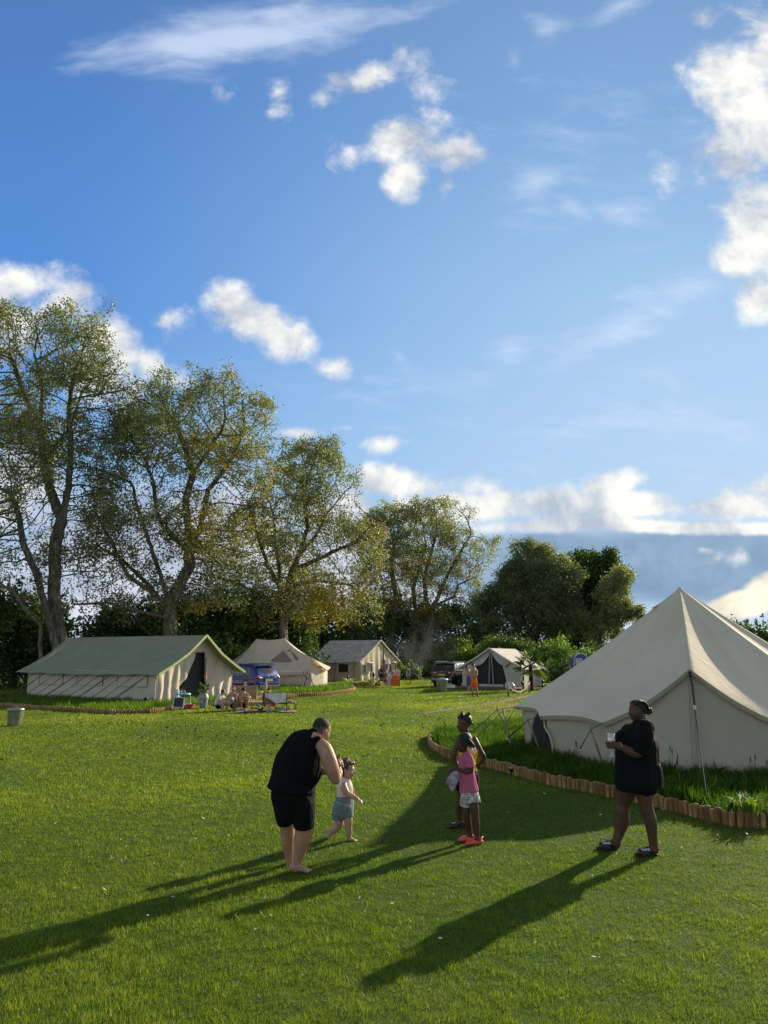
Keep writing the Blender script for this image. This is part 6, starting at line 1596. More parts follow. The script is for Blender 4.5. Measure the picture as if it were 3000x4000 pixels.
# rope barrier: two posts, rope and a little white tag
pA=G(1986,2722); pB=G(2068,2708)
eb=empty('rope_barrier',(pA+pB)/2,'pale rope sagging between two wooden posts in front of the small white tent','rope barrier')
hA_=P(1986,2669,pA.y).z; hB_=P(2068,2660,pB.y).z
for q,h_ in ((pA,hA_),(pB,hB_)): MB().tube([q,q+Vector((0,0,h_))],[.05,.045],10).build('post',[M_pole],eb)
rp=[];
for i in range(15):
    t=i/14; q=pA.lerp(pB,t); z=(hA_*(1-t)+hB_*t)-.10-4*t*(1-t)*.42; rp.append(Vector((q.x,q.y-.06,z)))
MB().tube(rp,.022,6).build('rope',[M_ropew],eb)
tg=rp[7]; MB().box(tg-Vector((0,.03,.13)),(.14,.012,.24)).build('tag',[C_white],eb)
q=P(2045,2690,44.2); q.z=0; en=empty('notice_board',q,'small white printed notice on a dark post beside the palm tree','sign')
mb=MB(); mb.box((0,0,.45),(.10,.08,.9)); link_mesh('post',mb.mesh('post'),[mat('stained_post',(.08,.05,.035),.8)],en,world=False)
mb=MB(); mb.box((0,-.05,1.15),(.26,.02,.34)); pn_=link_mesh('panel',mb.mesh('panel'),[C_white],en,world=False)
mb=MB()
for i in range(5): mb.box((0,-.0615,1.25-.045*i),(.17-.02*(i%2),.001,.012))
link_mesh('printing',mb.mesh('printing'),[M_grey],pn_,world=False)
# spot lamp in the grass before the bell tent
q=G(1997,3018,.1); es=empty('spot_lamp',q,'small black solar spot lamp with a pale top in the long grass','lamp')
h_=P(1997,3000,q.y).z-q.z
mb=MB(); mb.lathe((0,0,0),[(.010,-.05),(.014,.0),(.034,.015),(.038,h_*.5),(.05,h_*.9),(.05,h_)],16); link_mesh('lamp_body',mb.mesh('lamp_body'),[M_black],es,world=False)
mb=MB(); mb.lathe((0,0,0),[(.042,h_+.001),(.042,h_+.004)],16); link_mesh('lamp_top',mb.mesh('lamp_top'),[mat('pale_lens',(.6,.6,.58),.15)],es,world=False)
# ================================================================ PLANTS
M_palm=leaf_mat('palm_frond',[(0,(.03,.06,.015)),(.5,(.07,.12,.02)),(1,(.28,.30,.06))],.45)
def palm(loc,Ht,trunk_r,n_fr,fl,lab,seed,pot=None):
    rng_=random.Random(seed); e=empty('palm_tree' if not pot else 'potted_palm',loc,lab,'palm tree' if not pot else 'potted plant')
    b_=pot or 0
    mb=MB(); pr=[]
    k=max(4,int(Ht/.07))
    for i in range(k): z=b_+Ht*i/k; r_=trunk_r*(1.25-.35*i/k); pr+= [(r_*.85,z),(r_*1.12,z+Ht/k*.7)]
    mb.lathe((0,0,0),pr,10,sm=False); link_mesh('trunk',mb.mesh('trunk'),[mat('palm_fibre',(.06,.04,.028),.95,.3,9,.02,30)],e,world=False)
    for f_ in range(n_fr):
        a=2*math.pi*f_/n_fr*1.0+rng_.uniform(-.3,.3); el=rng_.uniform(-.6,1.25); d_=Vector((math.cos(a)*math.cos(el),math.sin(a)*math.cos(el),math.sin(el)))
        o_=Vector((0,0,b_+Ht)); stalk=o_+d_*fl*.5; fr=MB(); rn=[]
        fr.tube([o_,o_+d_*fl*.28+Vector((0,0,.03)),stalk],[.012,.010,.008],4,cap=False)
        s_=d_.cross(Vector((0,0,1))).normalized(); u_=s_.cross(d_)
        for b2 in range(15):
            an=-1.9+3.8*b2/14; v=(d_*math.cos(an)+s_*math.sin(an)*1.0).normalized(); tip=stalk+v*fl*.52*(1-.12*abs(an))-Vector((0,0,.10*fl*abs(an)+.06*fl)); md=stalk.lerp(tip,.5)+Vector((0,0,.03)); w_=u_*.0+v.cross(Vector((0,0,1))).normalized()*fl*.045
            fr.add([stalk,md+w_,tip,md-w_],[(0,1,2,3)],0,False)
        me=fr.mesh('frond'); at=me.attributes.new('rnd','FLOAT','FACE'); r0=rng_.uniform(0,.6) if el>-.2 else rng_.uniform(.7,1)
        at.data.foreach_set('value',[min(1,max(0,r0+rng_.uniform(-.15,.15))) for _ in me.polygons]); link_mesh('frond',me,[M_palm],e,world=False)
    return e
q=P(2076,2690,44.5); q.z=0
palm(q,P(2076,2600,44.5).z-0,.13,20,1.25,'small fan palm with a dark fibrous trunk in front of the small white tent',5)
# urn planter with a little palm by the green tent door
q=G(792,2768)
e=palm(q,.10,.03,16,.34,'grey patterned urn holding a small feathery palm by the green roofed tent\'s door',8,pot=.72)
mb=MB(); mb.lathe((0,0,0),[(.001,.0),(.13,.0),(.15,.03),(.17,.20),(.21,.40),(.205,.50),(.15,.57),(.15,.62),(.18,.66),(.185,.74),(.16,.75),(.001,.72)],24,cap=False)
link_mesh('urn',mb.mesh('urn'),[mat('grey_glazed_pot',(.36,.38,.37),.5,.35,14,.006,20)],e,world=False)
# yellow-green lily leaves at the right edge
def lily(loc,lab,seed,n_=46,h_=.26,grp=None,m=None):
    rg_=random.Random(seed); mb=MB(); rn=[]
    for i in range(n_):
        a=rg_.uniform(0,6.28); r0=rg_.uniform(0,.16); b_=Vector((math.cos(a)*r0,math.sin(a)*r0,0)); L=h_*rg_.uniform(.6,1.3); o_=Vector((math.cos(a+rg_.uniform(-.6,.6)),math.sin(a),0))*L*rg_.uniform(.3,.9)
        t=b_+o_+Vector((0,0,L*.75)); md=b_+o_*.35+Vector((0,0,L*.65)); w_=Vector((-math.sin(a),math.cos(a),0))*.012*(h_/.26)
        mb.add([b_,md+w_,t,md-w_],[(0,1,2,3)]); rn.append(rg_.random())
    me=mb.mesh('lily_plant'); at=me.attributes.new('rnd','FLOAT','FACE'); at.data.foreach_set('value',rn); o=link_mesh('leafy_plant',me,[m or M_bright]); o.location=loc; return tag(o,lab,'plant',grp)
lily(G(2935,3190,.11),'bright yellow green strap leafed plant near the logs at the right edge',3,90,.28)
lily(G(2845,3200,.11)+Vector((.2,.3,0)),'smaller bright leafy clump just left of the strap leafed plant',4,30,.16)
lily(G(1361,2690),'white flowering clump at the foot of the first post before the grey tent',6,60,.75,m=leaf_mat('cream_leaf',[(0,(.10,.20,.03)),(.5,(.45,.50,.25)),(1,(.75,.75,.6))],.4))
lily(G(1452,2684),'white flowering clump at the foot of the second post before the grey tent',7,60,.75,m=leaf_mat('cream_leaf_two',[(0,(.10,.20,.03)),(.5,(.45,.50,.25)),(1,(.75,.75,.6))],.4))
# ================================================================ THINGS BY THE GREEN TENT
def fbox(name,c,d,m,lab,cat,rz=0,bev=.01,group=None):
    mb=MB(); mb.box((0,0,d[2]/2),d); o=mb.build(name,[m]); o.location=c; o.rotation_euler=(0,0,rz); b_=o.modifiers.new('b','BEVEL'); b_.width=bev; b_.segments=2; return tag(o,lab,cat,group)
YS=gY(960,2779)
M_board=mat('reddish_board',(.42,.21,.12),.6,.15,5); M_deck=mat('weathered_timber',(.36,.25,.15),.8,.25,4,.01,20)
q=G(962,2757); dk=MB()
for i in range(7): dk.box((0,i*.16,.13),(2.4,.15,.04))
dk.box((0,-.07,.06),(2.4,.03,.12)); o=dk.build('timber_step',[M_deck]); o.location=q; o.rotation_euler=(0,0,R(8)); tag(o,'low weathered timber step the boys sit on in front of the blue car','step')
# tall brown board with a small white number card
q=P(955,2720,33.5); q.z=0; eb=empty('sign_board',q,'reddish brown wooden board with a small white number card behind the seated boys','sign')
mb=MB(); zt=P(955,2677,33.5).z
for i in range(4): mb.box((0,0,.15+(zt-.15)*(i+.5)/4),(1.05,.03,(zt-.15)/4-.012))
link_mesh('board',mb.mesh('board'),[M_board],eb,world=False)
for sg_ in (1,-1): mb=MB(); mb.box((sg_*.54,.0,zt/2),(.05,.06,zt+.03)); link_mesh('post',mb.mesh('post'),[M_pole],eb,world=False)
mb=MB(); mb.box((.02,-.03,zt+.06),(.13,.01,.18)); cd=link_mesh('number_card',mb.mesh('number_card'),[C_white],eb,world=False)
cu=bpy.data.curves.new('t','FONT'); cu.body='13'; cu.size=.13; cu.extrude=.001; cu.align_x='CENTER'; cu.align_y='CENTER'; o=bpy.data.objects.new('t',cu); COL.objects.link(o); dg=bpy.context.evaluated_depsgraph_get(); dg.update(); me=bpy.data.meshes.new_from_object(o.evaluated_get(dg)); bpy.data.objects.remove(o); me.materials.clear(); o=link_mesh('lettering',me,[M_black],cd,world=False); o.location=(.02,-.037,zt+.06); o.rotation_euler=(R(90),0,0)
# baby walker
q=G(712,2768); q=P(712,2755,q.y+.6); q.z=0
ew=empty('baby_walker',q,'turquoise baby walker with toys on its tray in the green roofed tent\'s doorway','baby walker')
M_turq=mat('turquoise_plastic',(.12,.50,.52),.35,.03)
mb=MB(); mb.lathe((0,0,.50),[(.15,0),(.31,.0),(.33,.03),(.31,.07),(.15,.06),(.13,.03),(.15,0)],24,cap=False); link_mesh('tray',mb.mesh('tray'),[M_turq],ew,world=False)
mb=MB(); mb.lathe((0,0,.08),[(.34,0),(.38,.02),(.38,.06),(.34,.08),(.32,.04),(.34,0)],24,cap=False); link_mesh('base_ring',mb.mesh('base_ring'),[C_white],ew,world=False)
for k in range(3): a=k*2.09+.5; mb=MB(); mb.tube([(.3*math.cos(a),.3*math.sin(a),.51),(.36*math.cos(a+.2),.36*math.sin(a+.2),.14)],.018,6); link_mesh('leg',mb.mesh('leg'),[C_white],ew,world=False)
mb=MB(); mb.lathe((0,0,.34),[(.05,0),(.12,.05),(.14,.18)],14); link_mesh('seat',mb.mesh('seat'),[M_grey],ew,world=False)
for (x,y,c,s_) in ((-.18,-.1,M_clear,.05),(-.05,-.2,mat('toy_blue',(.1,.25,.6),.4),.045),(.1,-.16,mat('toy_green',(.1,.4,.15),.4),.05),(-.22,0,C_lace,.07)): mb=MB(); mb.ell((x,y,.58+s_),(s_,s_,s_*1.3),n=10); link_mesh('toy',mb.mesh('toy'),[c],ew,world=False)
# white framed blackboard on legs
q=G(693,2782); ek=empty('chalk_board',q,'small white framed blackboard leaning back on wire legs left of the urn','board')
T_=Matrix.Rotation(R(-14),4,'X')@Matrix.Rotation(R(8),4,'Z')
mb=MB(); mb.box(T_@Vector((0,0,.36)),(.42,.03,.42),M=T_); link_mesh('frame',mb.mesh('frame'),[C_white],ek,world=False)
mb=MB(); mb.box(T_@Vector((0,-.018,.36)),(.34,.004,.34),M=T_); link_mesh('board',mb.mesh('board'),[M_black],ek,world=False)
for sg_ in (1,-1): mb=MB(); mb.tube([(sg_*.12,.02,.18),(sg_*.15,-.03,0)],.010,5); link_mesh('leg',mb.mesh('leg'),[M_rope],ek,world=False)
# red toy cushions
q=G(732,2768)
mb=MB(); mb.ell((0,0,.08),(.26,.16,.07)); mb.ell((.10,-.04,.14),(.22,.12,.05)); mb.tube([(-.2,-.12,.06),(-.05,-.16,.07),(.22,-.14,.06)],.04,8)
o=mb.build('toy_float',[mat('red_plastic',(.55,.03,.03),.4)]); o.location=q; tag(o,'flat red inflatable toy on the grass beside the blackboard','toy')
# ball
YB=gY(960,2779)
fb_=Fig(840,2640,5.184,YB)
q=fb_.p(332,475,-.12); mb=MB(); mb.ell((0,0,0),(.088,.088,.088),n=20); o=mb.build('ball',[mat('ball_blue',(.10,.32,.55),.4,.02)]); o.location=q; tag(o,'blue and white ball held by the boy in the white T-shirt','ball')
mb=MB(); 
mb.grid(lambda u,v:Vector((math.cos(-.9+1.8*u)*math.cos(-1.5+3*v),math.sin(-.9+1.8*u)*math.cos(-1.5+3*v),math.sin(-1.5+3*v)))*.0895,8,10); link_mesh('white_panel',mb.mesh('white_panel'),[C_white],o,world=False)
# ================================================================ SEATED BOYS
def far_person(fig,loc,label,skin_m,hairm,voxel,group=None): pass
SB='boys sitting on the timber step'
# A: white T-shirt
f=Fig(840,2640,5.184,YB); D=f.p; b=f.raw; Hh=.215
e=person(f,'person',root_at(f,150,720),'boy in a white T-shirt holding a ball, leftmost of the three seated',SB); sp_=[]
f.loft([(55,610,.05,60,.9),(60,540,.05,60,.85),(95,460,.02,56,.85),(130,400,0,52,.9),(150,375,0,26,1)]); f.loft([(150,390,0,24,1),(162,345,0,25,1)])
W,T_,E=head(f,b,D(168,330,0),Hh,(.85,.45,-.1),sp_)
f.loft([(90,440,-.14,27),(90,480,-.16,26),(105,505,-.17,22),(170,490,-.17,18),(228,468,-.15,14)]); hand(b,D(228,468,-.15),(1,.1,.1),(.3,.6,.2),.9,.5)
f.loft([(170,430,.12,26),(210,480,.10,22),(260,465,.05,17),(290,450,.0,14)]); hand(b,D(288,450,0),(1,-.3,0),(.3,-.6,-.2),.9,.5)
f.loft([(75,610,.05,44),(160,570,-.05,42),(290,525,-.12,32),(300,545,-.12,30),(262,600,-.10,32),(215,680,-.08,19)])
f.loft([(60,620,-.08,44),(110,570,-.16,40),(165,540,-.22,34),(168,570,-.22,30),(150,630,-.2,30),(128,700,-.18,18)])
q=D(195,700,-.07); q.z=0; foot(b,q,q+Vector((.22,-.09,0)),.09,.07); q=D(112,725,-.18); q.z=0; foot(b,q,q+Vector((.20,-.13,0)),.09,.07)
body=solid(b,'body',[S_pale,M_eyew,M_eyed,M_lip],e,.011,3); paint(body,sp_)
hm=MB(); hm.ell(W(-.10,0,.17),(.36*Hh,.42*Hh,.37*Hh),n=14,rot=T_); hm.ell(W(-.22,0,-.02),(.30*Hh,.25*Hh,.28*Hh),n=12,rot=T_); solid(hm,'hair',[M_hairbr],e,.011,2)
cc=Fig(840,2640,5.184,YB); cc.loft([(50,590,.05,68,.95),(62,520,.04,66,.9),(98,450,.02,64,.9),(130,400,0,60,.9),(150,378,0,30,1)],cap0=False); cc.loft([(95,430,-.13,36),(90,490,-.16,34)],cap1=False); cc.loft([(165,420,.11,34),(195,465,.11,30)],cap1=False); solid(cc.raw,'t_shirt',[C_white],e,.012,3,.008,5,3)
cc=Fig(840,2640,5.184,YB); cc.loft([(50,585,.05,62,.95),(70,625,.04,56,.95)]); cc.loft([(75,615,.05,50),(150,578,-.04,48)],cap1=False); cc.loft([(60,625,-.08,50),(100,585,-.15,46)],cap1=False); solid(cc.raw,'shorts',[C_black],e,.012,3)
# B: bare chest, headband, cup
f=Fig(840,2640,5.184,YB+.5); D=f.p; b=f.raw
e=person(f,'person',root_at(f,380,690),'bare chested boy with a cream headband holding a drink, middle of the three seated',SB); sp_=[]
f.loft([(370,600,.1,60,.8),(365,520,.06,62,.75),(362,430,.02,72,.7),(362,375,0,80,.6),(362,350,0,48,.8)]); f.loft([(362,370,0,26,1),(366,320,0,26,1)])
W,T_,E=head(f,b,D(372,275,0),Hh,(.75,-.4,-.05),sp_)
f.loft([(295,370,0,26),(275,420,-.02,26),(270,450,-.03,22),(310,470,-.1,19),(350,465,-.12,15)]); hand(b,D(350,465,-.12),(1,-.1,-.1),(.2,.7,-.2),.9,.6)
f.loft([(435,370,-.05,26),(465,425,-.08,24),(485,450,-.1,20),(470,420,-.16,17),(462,405,-.18,14)]); hand(b,D(462,405,-.18),(-.1,-.1,1),(-.6,.4,0),.85,.9)
f.loft([(350,600,.05,44),(375,545,-.12,40),(402,490,-.26,34),(402,510,-.27,31),(385,590,-.24,31),(362,670,-.2,19)])
f.loft([(400,600,.05,44),(430,545,-.10,40),(462,488,-.22,34),(462,505,-.23,31),(435,590,-.2,31),(402,670,-.16,19)])
q=D(352,700,-.18); q.z=0; foot(b,q,q+Vector((.10,-.22,0)),.09,.07); q=D(398,700,-.14); q.z=0; foot(b,q,q+Vector((.12,-.21,0)),.09,.07)
body=solid(b,'body',[S_tan,M_eyew,M_eyed,M_lip],e,.011,3); paint(body,sp_)
hm=MB(); hm.ell(W(-.08,0,.20),(.36*Hh,.42*Hh,.37*Hh),n=14,rot=T_); solid(hm,'hair',[M_hairs],e,.011,2,.01,20,4)
mb=MB(); mb.tube([W(.36*math.cos(a)-.05,.36*math.sin(a),.17+.05*math.cos(a)) for a in [2*math.pi*k/18 for k in range(19)]],.022,6,cap=False); mb.build('headband',[C_lace],e)
cc=Fig(840,2640,5.184,YB+.5); cc.loft([(370,585,.1,66,.85),(372,620,.1,62,.85)]); cc.loft([(350,610,.05,50),(372,562,-.08,47)],cap1=False); cc.loft([(400,610,.05,50),(425,562,-.06,47)],cap1=False); solid(cc.raw,'shorts',[C_black],e,.012,3)
q=D(458,385,-.22); mb=MB(); mb.lathe((0,0,-.08),[(.03,0),(.036,.04),(.04,.13),(.037,.13),(.03,.01)],14,cap=False); o=mb.build('drink_cup',[mat('pale_green_cup',(.5,.62,.5),.3)]); o.location=q; tag(o,'pale plastic cup held by the middle seated boy','cup')
# C: facing us
f=Fig(840,2640,5.184,YB+.4); D=f.p; b=f.raw
e=person(f,'person',root_at(f,590,680),'bare chested boy leaning on his knees with crossed arms, rightmost of the three seated',SB); sp_=[]
f.loft([(575,590,.25,66,.8),(578,520,.16,66,.8),(580,440,.06,76,.75),(582,385,0,84,.65),(582,355,0,46,.8)]); f.loft([(582,370,0,27,1),(580,330,-.03,27,1)])
W,T_,E=head(f,b,D(578,300,-.06),Hh,(-.1,-.95,-.25),sp_)
f.loft([(512,375,0,28),(508,430,-.10,27),(530,470,-.2,23),(590,470,-.26,19),(640,470,-.27,15)]); hand(b,D(640,470,-.27),(1,.1,-.1),(0,.5,-.6),.9,.5)
f.loft([(652,375,0,28),(690,425,-.08,27),(708,448,-.12,23),(650,430,-.24,19),(590,415,-.28,15)]); hand(b,D(590,415,-.28),(-1,0,0),(0,.5,-.6),.9,.5)
f.loft([(545,595,.2,46),(532,545,-.02,42),(522,495,-.20,36),(522,515,-.22,32),(535,590,-.18,31),(540,640,-.15,20),(540,665,-.15,18)])
f.loft([(610,595,.2,46),(635,540,-.02,42),(655,490,-.18,36),(655,510,-.20,32),(645,580,-.16,31),(640,635,-.12,20),(640,655,-.12,18)])
q=D(545,680,-.08); q.z=0; foot(b,q,q+Vector((-.02,-.24,0)),.09,.07,False); q=D(640,665,-.06); q.z=0; foot(b,q,q+Vector((.05,-.24,0)),.09,.07,False)
body=solid(b,'body',[S_tan,M_eyew,M_eyed,M_lip],e,.011,3); paint(body,sp_)
hm=MB(); hm.ell(W(-.06,0,.22),(.37*Hh,.42*Hh,.36*Hh),n=14,rot=T_); solid(hm,'hair',[M_hairb],e,.011,2,.01,20,5)
cc=Fig(840,2640,5.184,YB+.4); cc.loft([(575,580,.25,72,.85),(578,620,.25,66,.85)]); cc.loft([(548,600,.2,54),(536,555,.02,50)],cap1=False); cc.loft([(608,600,.2,54),(630,552,.02,50)],cap1=False); solid(cc.raw,'shorts',[C_black],e,.012,3)
for k,(x,y,dy) in enumerate(((542,640,-.15),(640,628,-.12))):
    sk=MB(); loft3(sk,[(D(x,y,dy),.045,.045),(D(x,y+35,dy+.01),.042,.045)],res=3,cap0=False); q=D(x,y+42,dy+.05); q.z=0; foot(sk,q,q+Vector((-.02+.07*k,-.27,0)),.11,.09,False); solid(sk,'shoe',[M_slide],e,.011,2)
# ================================================================ TABLE AND CHAIR WITH A CLOTH, BABY ON A RUG
YT=gY(1100,2779)
ft=Fig(840,2640,5.184,YT); D=ft.p
xs=[D(968,500),D(1452,500)]; zt=D(1000,345).z; 
et=empty('camp_bench',Vector(((xs[0].x+xs[1].x)/2,YT+.2,0)),'brown camp bench with thin black legs and a white cloth over its back','bench')
def bx(mb,x0,x1,y0,y1,z0,z1): mb.box(((x0+x1)/2,(y0+y1)/2,(z0+z1)/2),(x1-x0,y1-y0,z1-z0)); return mb
M_brown=mat('brown_sling',(.24,.14,.08),.8,.15,6)
zb=D(1000,560).z
bx(MB(),xs[0].x,xs[1].x,YT,YT+.03,zb,zt).build('backrest',[M_brown],et)
bx(MB(),xs[0].x,xs[1].x,YT+.03,YT+.5,zb-.02,zb+.03).build('seat',[M_brown],et)
for (x,yy) in ((968,0),(1215,0),(1448,0),(1235,.45),(1345,.45),(1385,.45)):
    q=D(x,600); q.y=YT+yy; mb=MB(); mb.tube([(q.x,q.y-.015,zt if x in(968,1448) and yy==0 else zb),(q.x,q.y-.015,0)],.012,6); mb.build('leg',[M_black],et)
q=[D(1015,345),D(1455,345),D(1425,540),D(1180,510),D(1060,430)]
def clf(u,v):
    top=D(1012+445*u,345,-.03); lo=300 + 0
    dd_=(95+110*min(1,u*1.8)-12*math.sin(u*9)); low=D(1020+410*u,345+dd_,-.05)
    p_=top.lerp(low,v); p_.y+=-.015-.012*math.sin(u*22+v*2); return p_
mb=MB(); mb.grid(clf,36,10); mb.grid(lambda u,v:D(1012+445*u,345,-.03).lerp(D(1012+445*u,345,.12),v)+Vector((0,0,.012-.05*v)),20,4)
o=mb.build('white_cloth',[C_white]); base(o,D(1230,345,-.03)); tag(o,'white cloth hung over the back of the brown camp bench','cloth')
# second small chair at its right with shoes on it
ec=empty('camp_stool',Vector((D(1540,560).x,YT+.1,0)),'low sling chair with black arms at the right end of the bench','chair')
x0,x1=D(1460,560).x,D(1625,560).x; zs=D(1500,545).z; za=D(1500,450).z
bx(MB(),x0,x1,YT-.1,YT+.35,zs-.02,zs+.02).build('seat',[M_brown],ec)
for (x,y) in ((x0,-.1),(x1,-.1),(x0,.35),(x1,.35)): MB().tube([(x,YT+y,za if x==x1 else zs),(x,YT+y,0)],.013,6).build('leg',[M_black],ec)
MB().bar((x0,YT-.1,za),(x1,YT-.1,za),.03,.02).build('armrest',[M_black],ec)
mb=MB(); foot(mb,Vector((x0+.05,YT+.05,zs+.02)),Vector((x1-.05,YT,zs+.02)),.10,.09,False); o=solid(mb,'trainer',[C_lace],None,.01,2); base(o,(x0+.1,YT,zs+.02)); tag(o,'pale shoe lying on the low sling chair','shoe')
# post with towels behind the bench
q=P(1037,2715,YT+1.2); q.z=0; zt2=P(1037,2662,YT+1.2).z
o=MB().tube([(0,0,0),(0,0,zt2)],[.06,.055],10).build('post',[M_pole]); o.location=q; tag(o,'round pale wooden post behind the camp bench','post')
for (x,y,r_,m_,lb) in ((945,320,.07,C_white,'crumpled white cloth on the bench end by the post'),(1070,310,.09,mat('yellow_cloth',(.65,.5,.03),.8),'yellow towel bundle on top of the bench back'),(1085,270,.06,mat('dark_bag',(.03,.03,.04),.8),'small dark bag above the yellow towel')):
    mb=MB(); q=D(x,y,.04)
    for k in range(5): mb.ell(q+Vector((random.Random(k+x).uniform(-1,1)*r_,random.Random(k*3+x).uniform(-.5,.5)*r_,random.Random(k*7+x).uniform(-.4,.4)*r_)),(r_*.8,r_*.6,r_*.5),n=8)
    o=solid(mb,'cloth_bundle' if 'bag' not in lb else 'bag',[m_],None,.012,2); base(o,q); tag(o,lb,'bag' if 'bag' in lb else 'cloth')
# play rug and toys
q0,q1=G(940,2790),G(1140,2783)
rc=(q0+q1)/2
M_rug=mat('patterned_rug',(.55,.20,.06),.9,.3,6,col2=(.04,.20,.16))
mb=MB(); mb.grid(lambda u,v:Vector((rc.x-1.05+2.1*u,rc.y+.25+.9*v+.15*math.sin(u*5),.045+.02*noise.noise(Vector((u*8,v*6,0))))),24,10); o=mb.build('play_rug',[M_rug]); base(o,(rc.x,rc.y,0)); tag(o,'colourful play rug spread on the grass in front of the camp bench','rug')
TC=[('orange',(.75,.22,.03)),('dark blue',(.03,.03,.12)),('green',(.06,.35,.10)),('purple',(.25,.10,.35)),('white',(.7,.7,.7)),('red',(.6,.03,.06)),('black',(.02,.02,.025)),('pink',(.7,.2,.35)),('lilac',(.5,.4,.6)),('yellow',(.7,.55,.06)),('teal',(.05,.30,.30))]
for i,(x,y,s_,ci,sh) in enumerate([(760,715,.13,0,'soft'),(865,725,.10,1,'soft'),(830,665,.12,2,'soft'),(580,735,.12,3,'soft'),(490,758,.13,4,'disc'),(1180,650,.13,5,'soft'),(925,735,.11,6,'soft'),(1010,700,.10,9,'soft'),(1430,710,.14,8,'soft'),(1280,715,.12,10,'soft'),(1500,720,.10,7,'soft'),(460,700,.10,4,'soft')]):
    nm,c=TC[ci]; q=D(x,y); g=G(840+x/5.184,2640+y/5.184); q=Vector((g.x,g.y,.05)); mb=MB(); rg=random.Random(i)
    if sh=='disc': mb.lathe((0,0,0),[(.001,0),(s_,.0),(s_*1.05,.025),(s_*.9,.035),(.001,.02)],20,cap=False); o=mb.build('plate',[mat('toy_'+nm.replace(' ','_'),c,.5)]); o.location=q; tag(o,'white plastic plate on the grass by the boys\' feet','plate'); continue
    for k in range(4): mb.ell((rg.uniform(-1,1)*s_,rg.uniform(-.6,.6)*s_,.03+rg.uniform(0,.5)*s_),(s_*rg.uniform(.4,.8),s_*rg.uniform(.3,.6),s_*rg.uniform(.2,.45)),n=8,rot=Matrix.Rotation(rg.uniform(0,3),3,'Z'))
    o=solid(mb,'soft_toy',[mat('toy_'+nm.replace(' ','_'),c,.75)],None,.012,2); o.location=q
    tag(o,nm+' toy lying '+['at the rug\'s left part','near the middle of the rug','at the back of the rug','beside the white plate','','behind the baby','left of the baby','just left of the baby\'s knees','at the rug\'s right end','right of the baby under the bench','furthest right on the grass','by the middle boy\'s feet'][i],'toy','soft toys scattered on the play rug')
# baby
f=Fig(840,2640,5.184,YT-.35); D=f.p; b=f.raw; Hh=.165
e=person(f,'person',root_at(f,1090,700),'bare chested baby sitting on the play rug under the camp bench'); sp_=[]
f.loft([(1085,712,0,42,.9),(1085,670,0,40,.9),(1088,640,0,36,.8),(1092,628,0,24,.9)]); f.loft([(1092,635,0,18),(1092,615,0,18)])
W,T_,E=head(f,b,D(1093,592,0),Hh,(.1,-.98,-.1),sp_,jaw=1.15)
f.loft([(1058,645,-.02,14),(1045,680,-.08,12),(1055,710,-.12,9)]); hand(b,D(1055,708,-.12),(.3,-.5,-.8),(0,.5,-.5),.5,.4)
f.loft([(1122,645,-.02,14),(1140,680,-.08,12),(1150,700,-.12,9)]); hand(b,D(1150,698,-.12),(.4,-.5,-.8),(0,.5,-.5),.5,.4)
f.loft([(1070,715,0,24),(1050,722,-.12,19),(1085,735,-.2,15),(1120,742,-.22,11)]); f.loft([(1105,715,0,24),(1140,718,-.12,19),(1180,735,-.18,14),(1215,742,-.2,10)])
body=solid(b,'body',[S_pale,M_eyew,M_eyed,M_lip],e,.010,3); paint(body,sp_)
hm=MB(); hm.ell(W(-.10,0,.17),(.345*Hh,.41*Hh,.365*Hh),n=14,rot=T_); solid(hm,'hair',[M_hairbr],e,.010,2)
cc=Fig(840,2640,5.184,YT-.35); cc.loft([(1085,700,0,48,1),(1085,722,0,50,1)]); solid(cc.raw,'nappy',[mat('lilac_cloth',(.45,.3,.5),.8)],e,.01,2)
# ================================================================ STANDING BOYS
YO=gY(1856,2722)
f=Fig(1600,2400,2.37,YO); D=f.p; b=f.raw; Hh=.24
e=person(f,'person',root_at(f,600,760),'bare chested boy in bright orange shorts with folded arms and black socks'); sp_=[]
f.loft([(597,610,0,25,.75),(597,575,0,25,.75),(597,545,0,29,.7),(597,522,0,31,.65),(597,510,0,16,.9)]); f.loft([(597,518,0,10),(594,498,0,10)])
W,T_,E=head(f,b,D(592,482,0),Hh,(.25,-.95,-.1),sp_)
f.loft([(571,522,0,9.5),(566,548,-.06,9),(568,566,-.12,8),(590,565,-.2,7),(610,560,-.2,5.5)]); hand(b,D(608,560,-.2),(1,.1,.2),(0,.7,0),1,.5)
f.loft([(622,522,0,9.5),(623,548,-.06,9),(618,570,-.12,8),(598,574,-.2,7),(580,568,-.2,5.5)]); hand(b,D(582,568,-.2),(-1,.1,.2),(0,.7,0),1,.5)
f.loft([(583,620,0,14),(584,680,0,12.5),(586,700,.0,10.5),(586,722,.02,10.5),(588,745,0,7)]); f.loft([(610,620,0,14),(616,680,0,12.5),(622,700,0,10.5),(626,722,.02,10.5),(629,745,0,7)])
body=solid(b,'body',[S_tan,M_eyew,M_eyed,M_lip],e,.014,3); paint(body,sp_)
hm=MB(); hm.ell(W(-.08,0,.20),(.35*Hh,.41*Hh,.37*Hh),n=14,rot=T_); solid(hm,'hair',[M_hairbr],e,.013,2)
cc=Fig(1600,2400,2.37,YO); cc.loft([(597,598,0,28,.8),(597,630,0,31,.8)]); cc.loft([(582,625,0,17.5,1.1),(581,672,0,17.5,1.1)],cap1=False); cc.loft([(611,625,0,17.5,1.1),(613,672,0,17.5,1.1)],cap1=False); solid(cc.raw,'shorts',[C_orange],e,.014,2,.01,5,3)
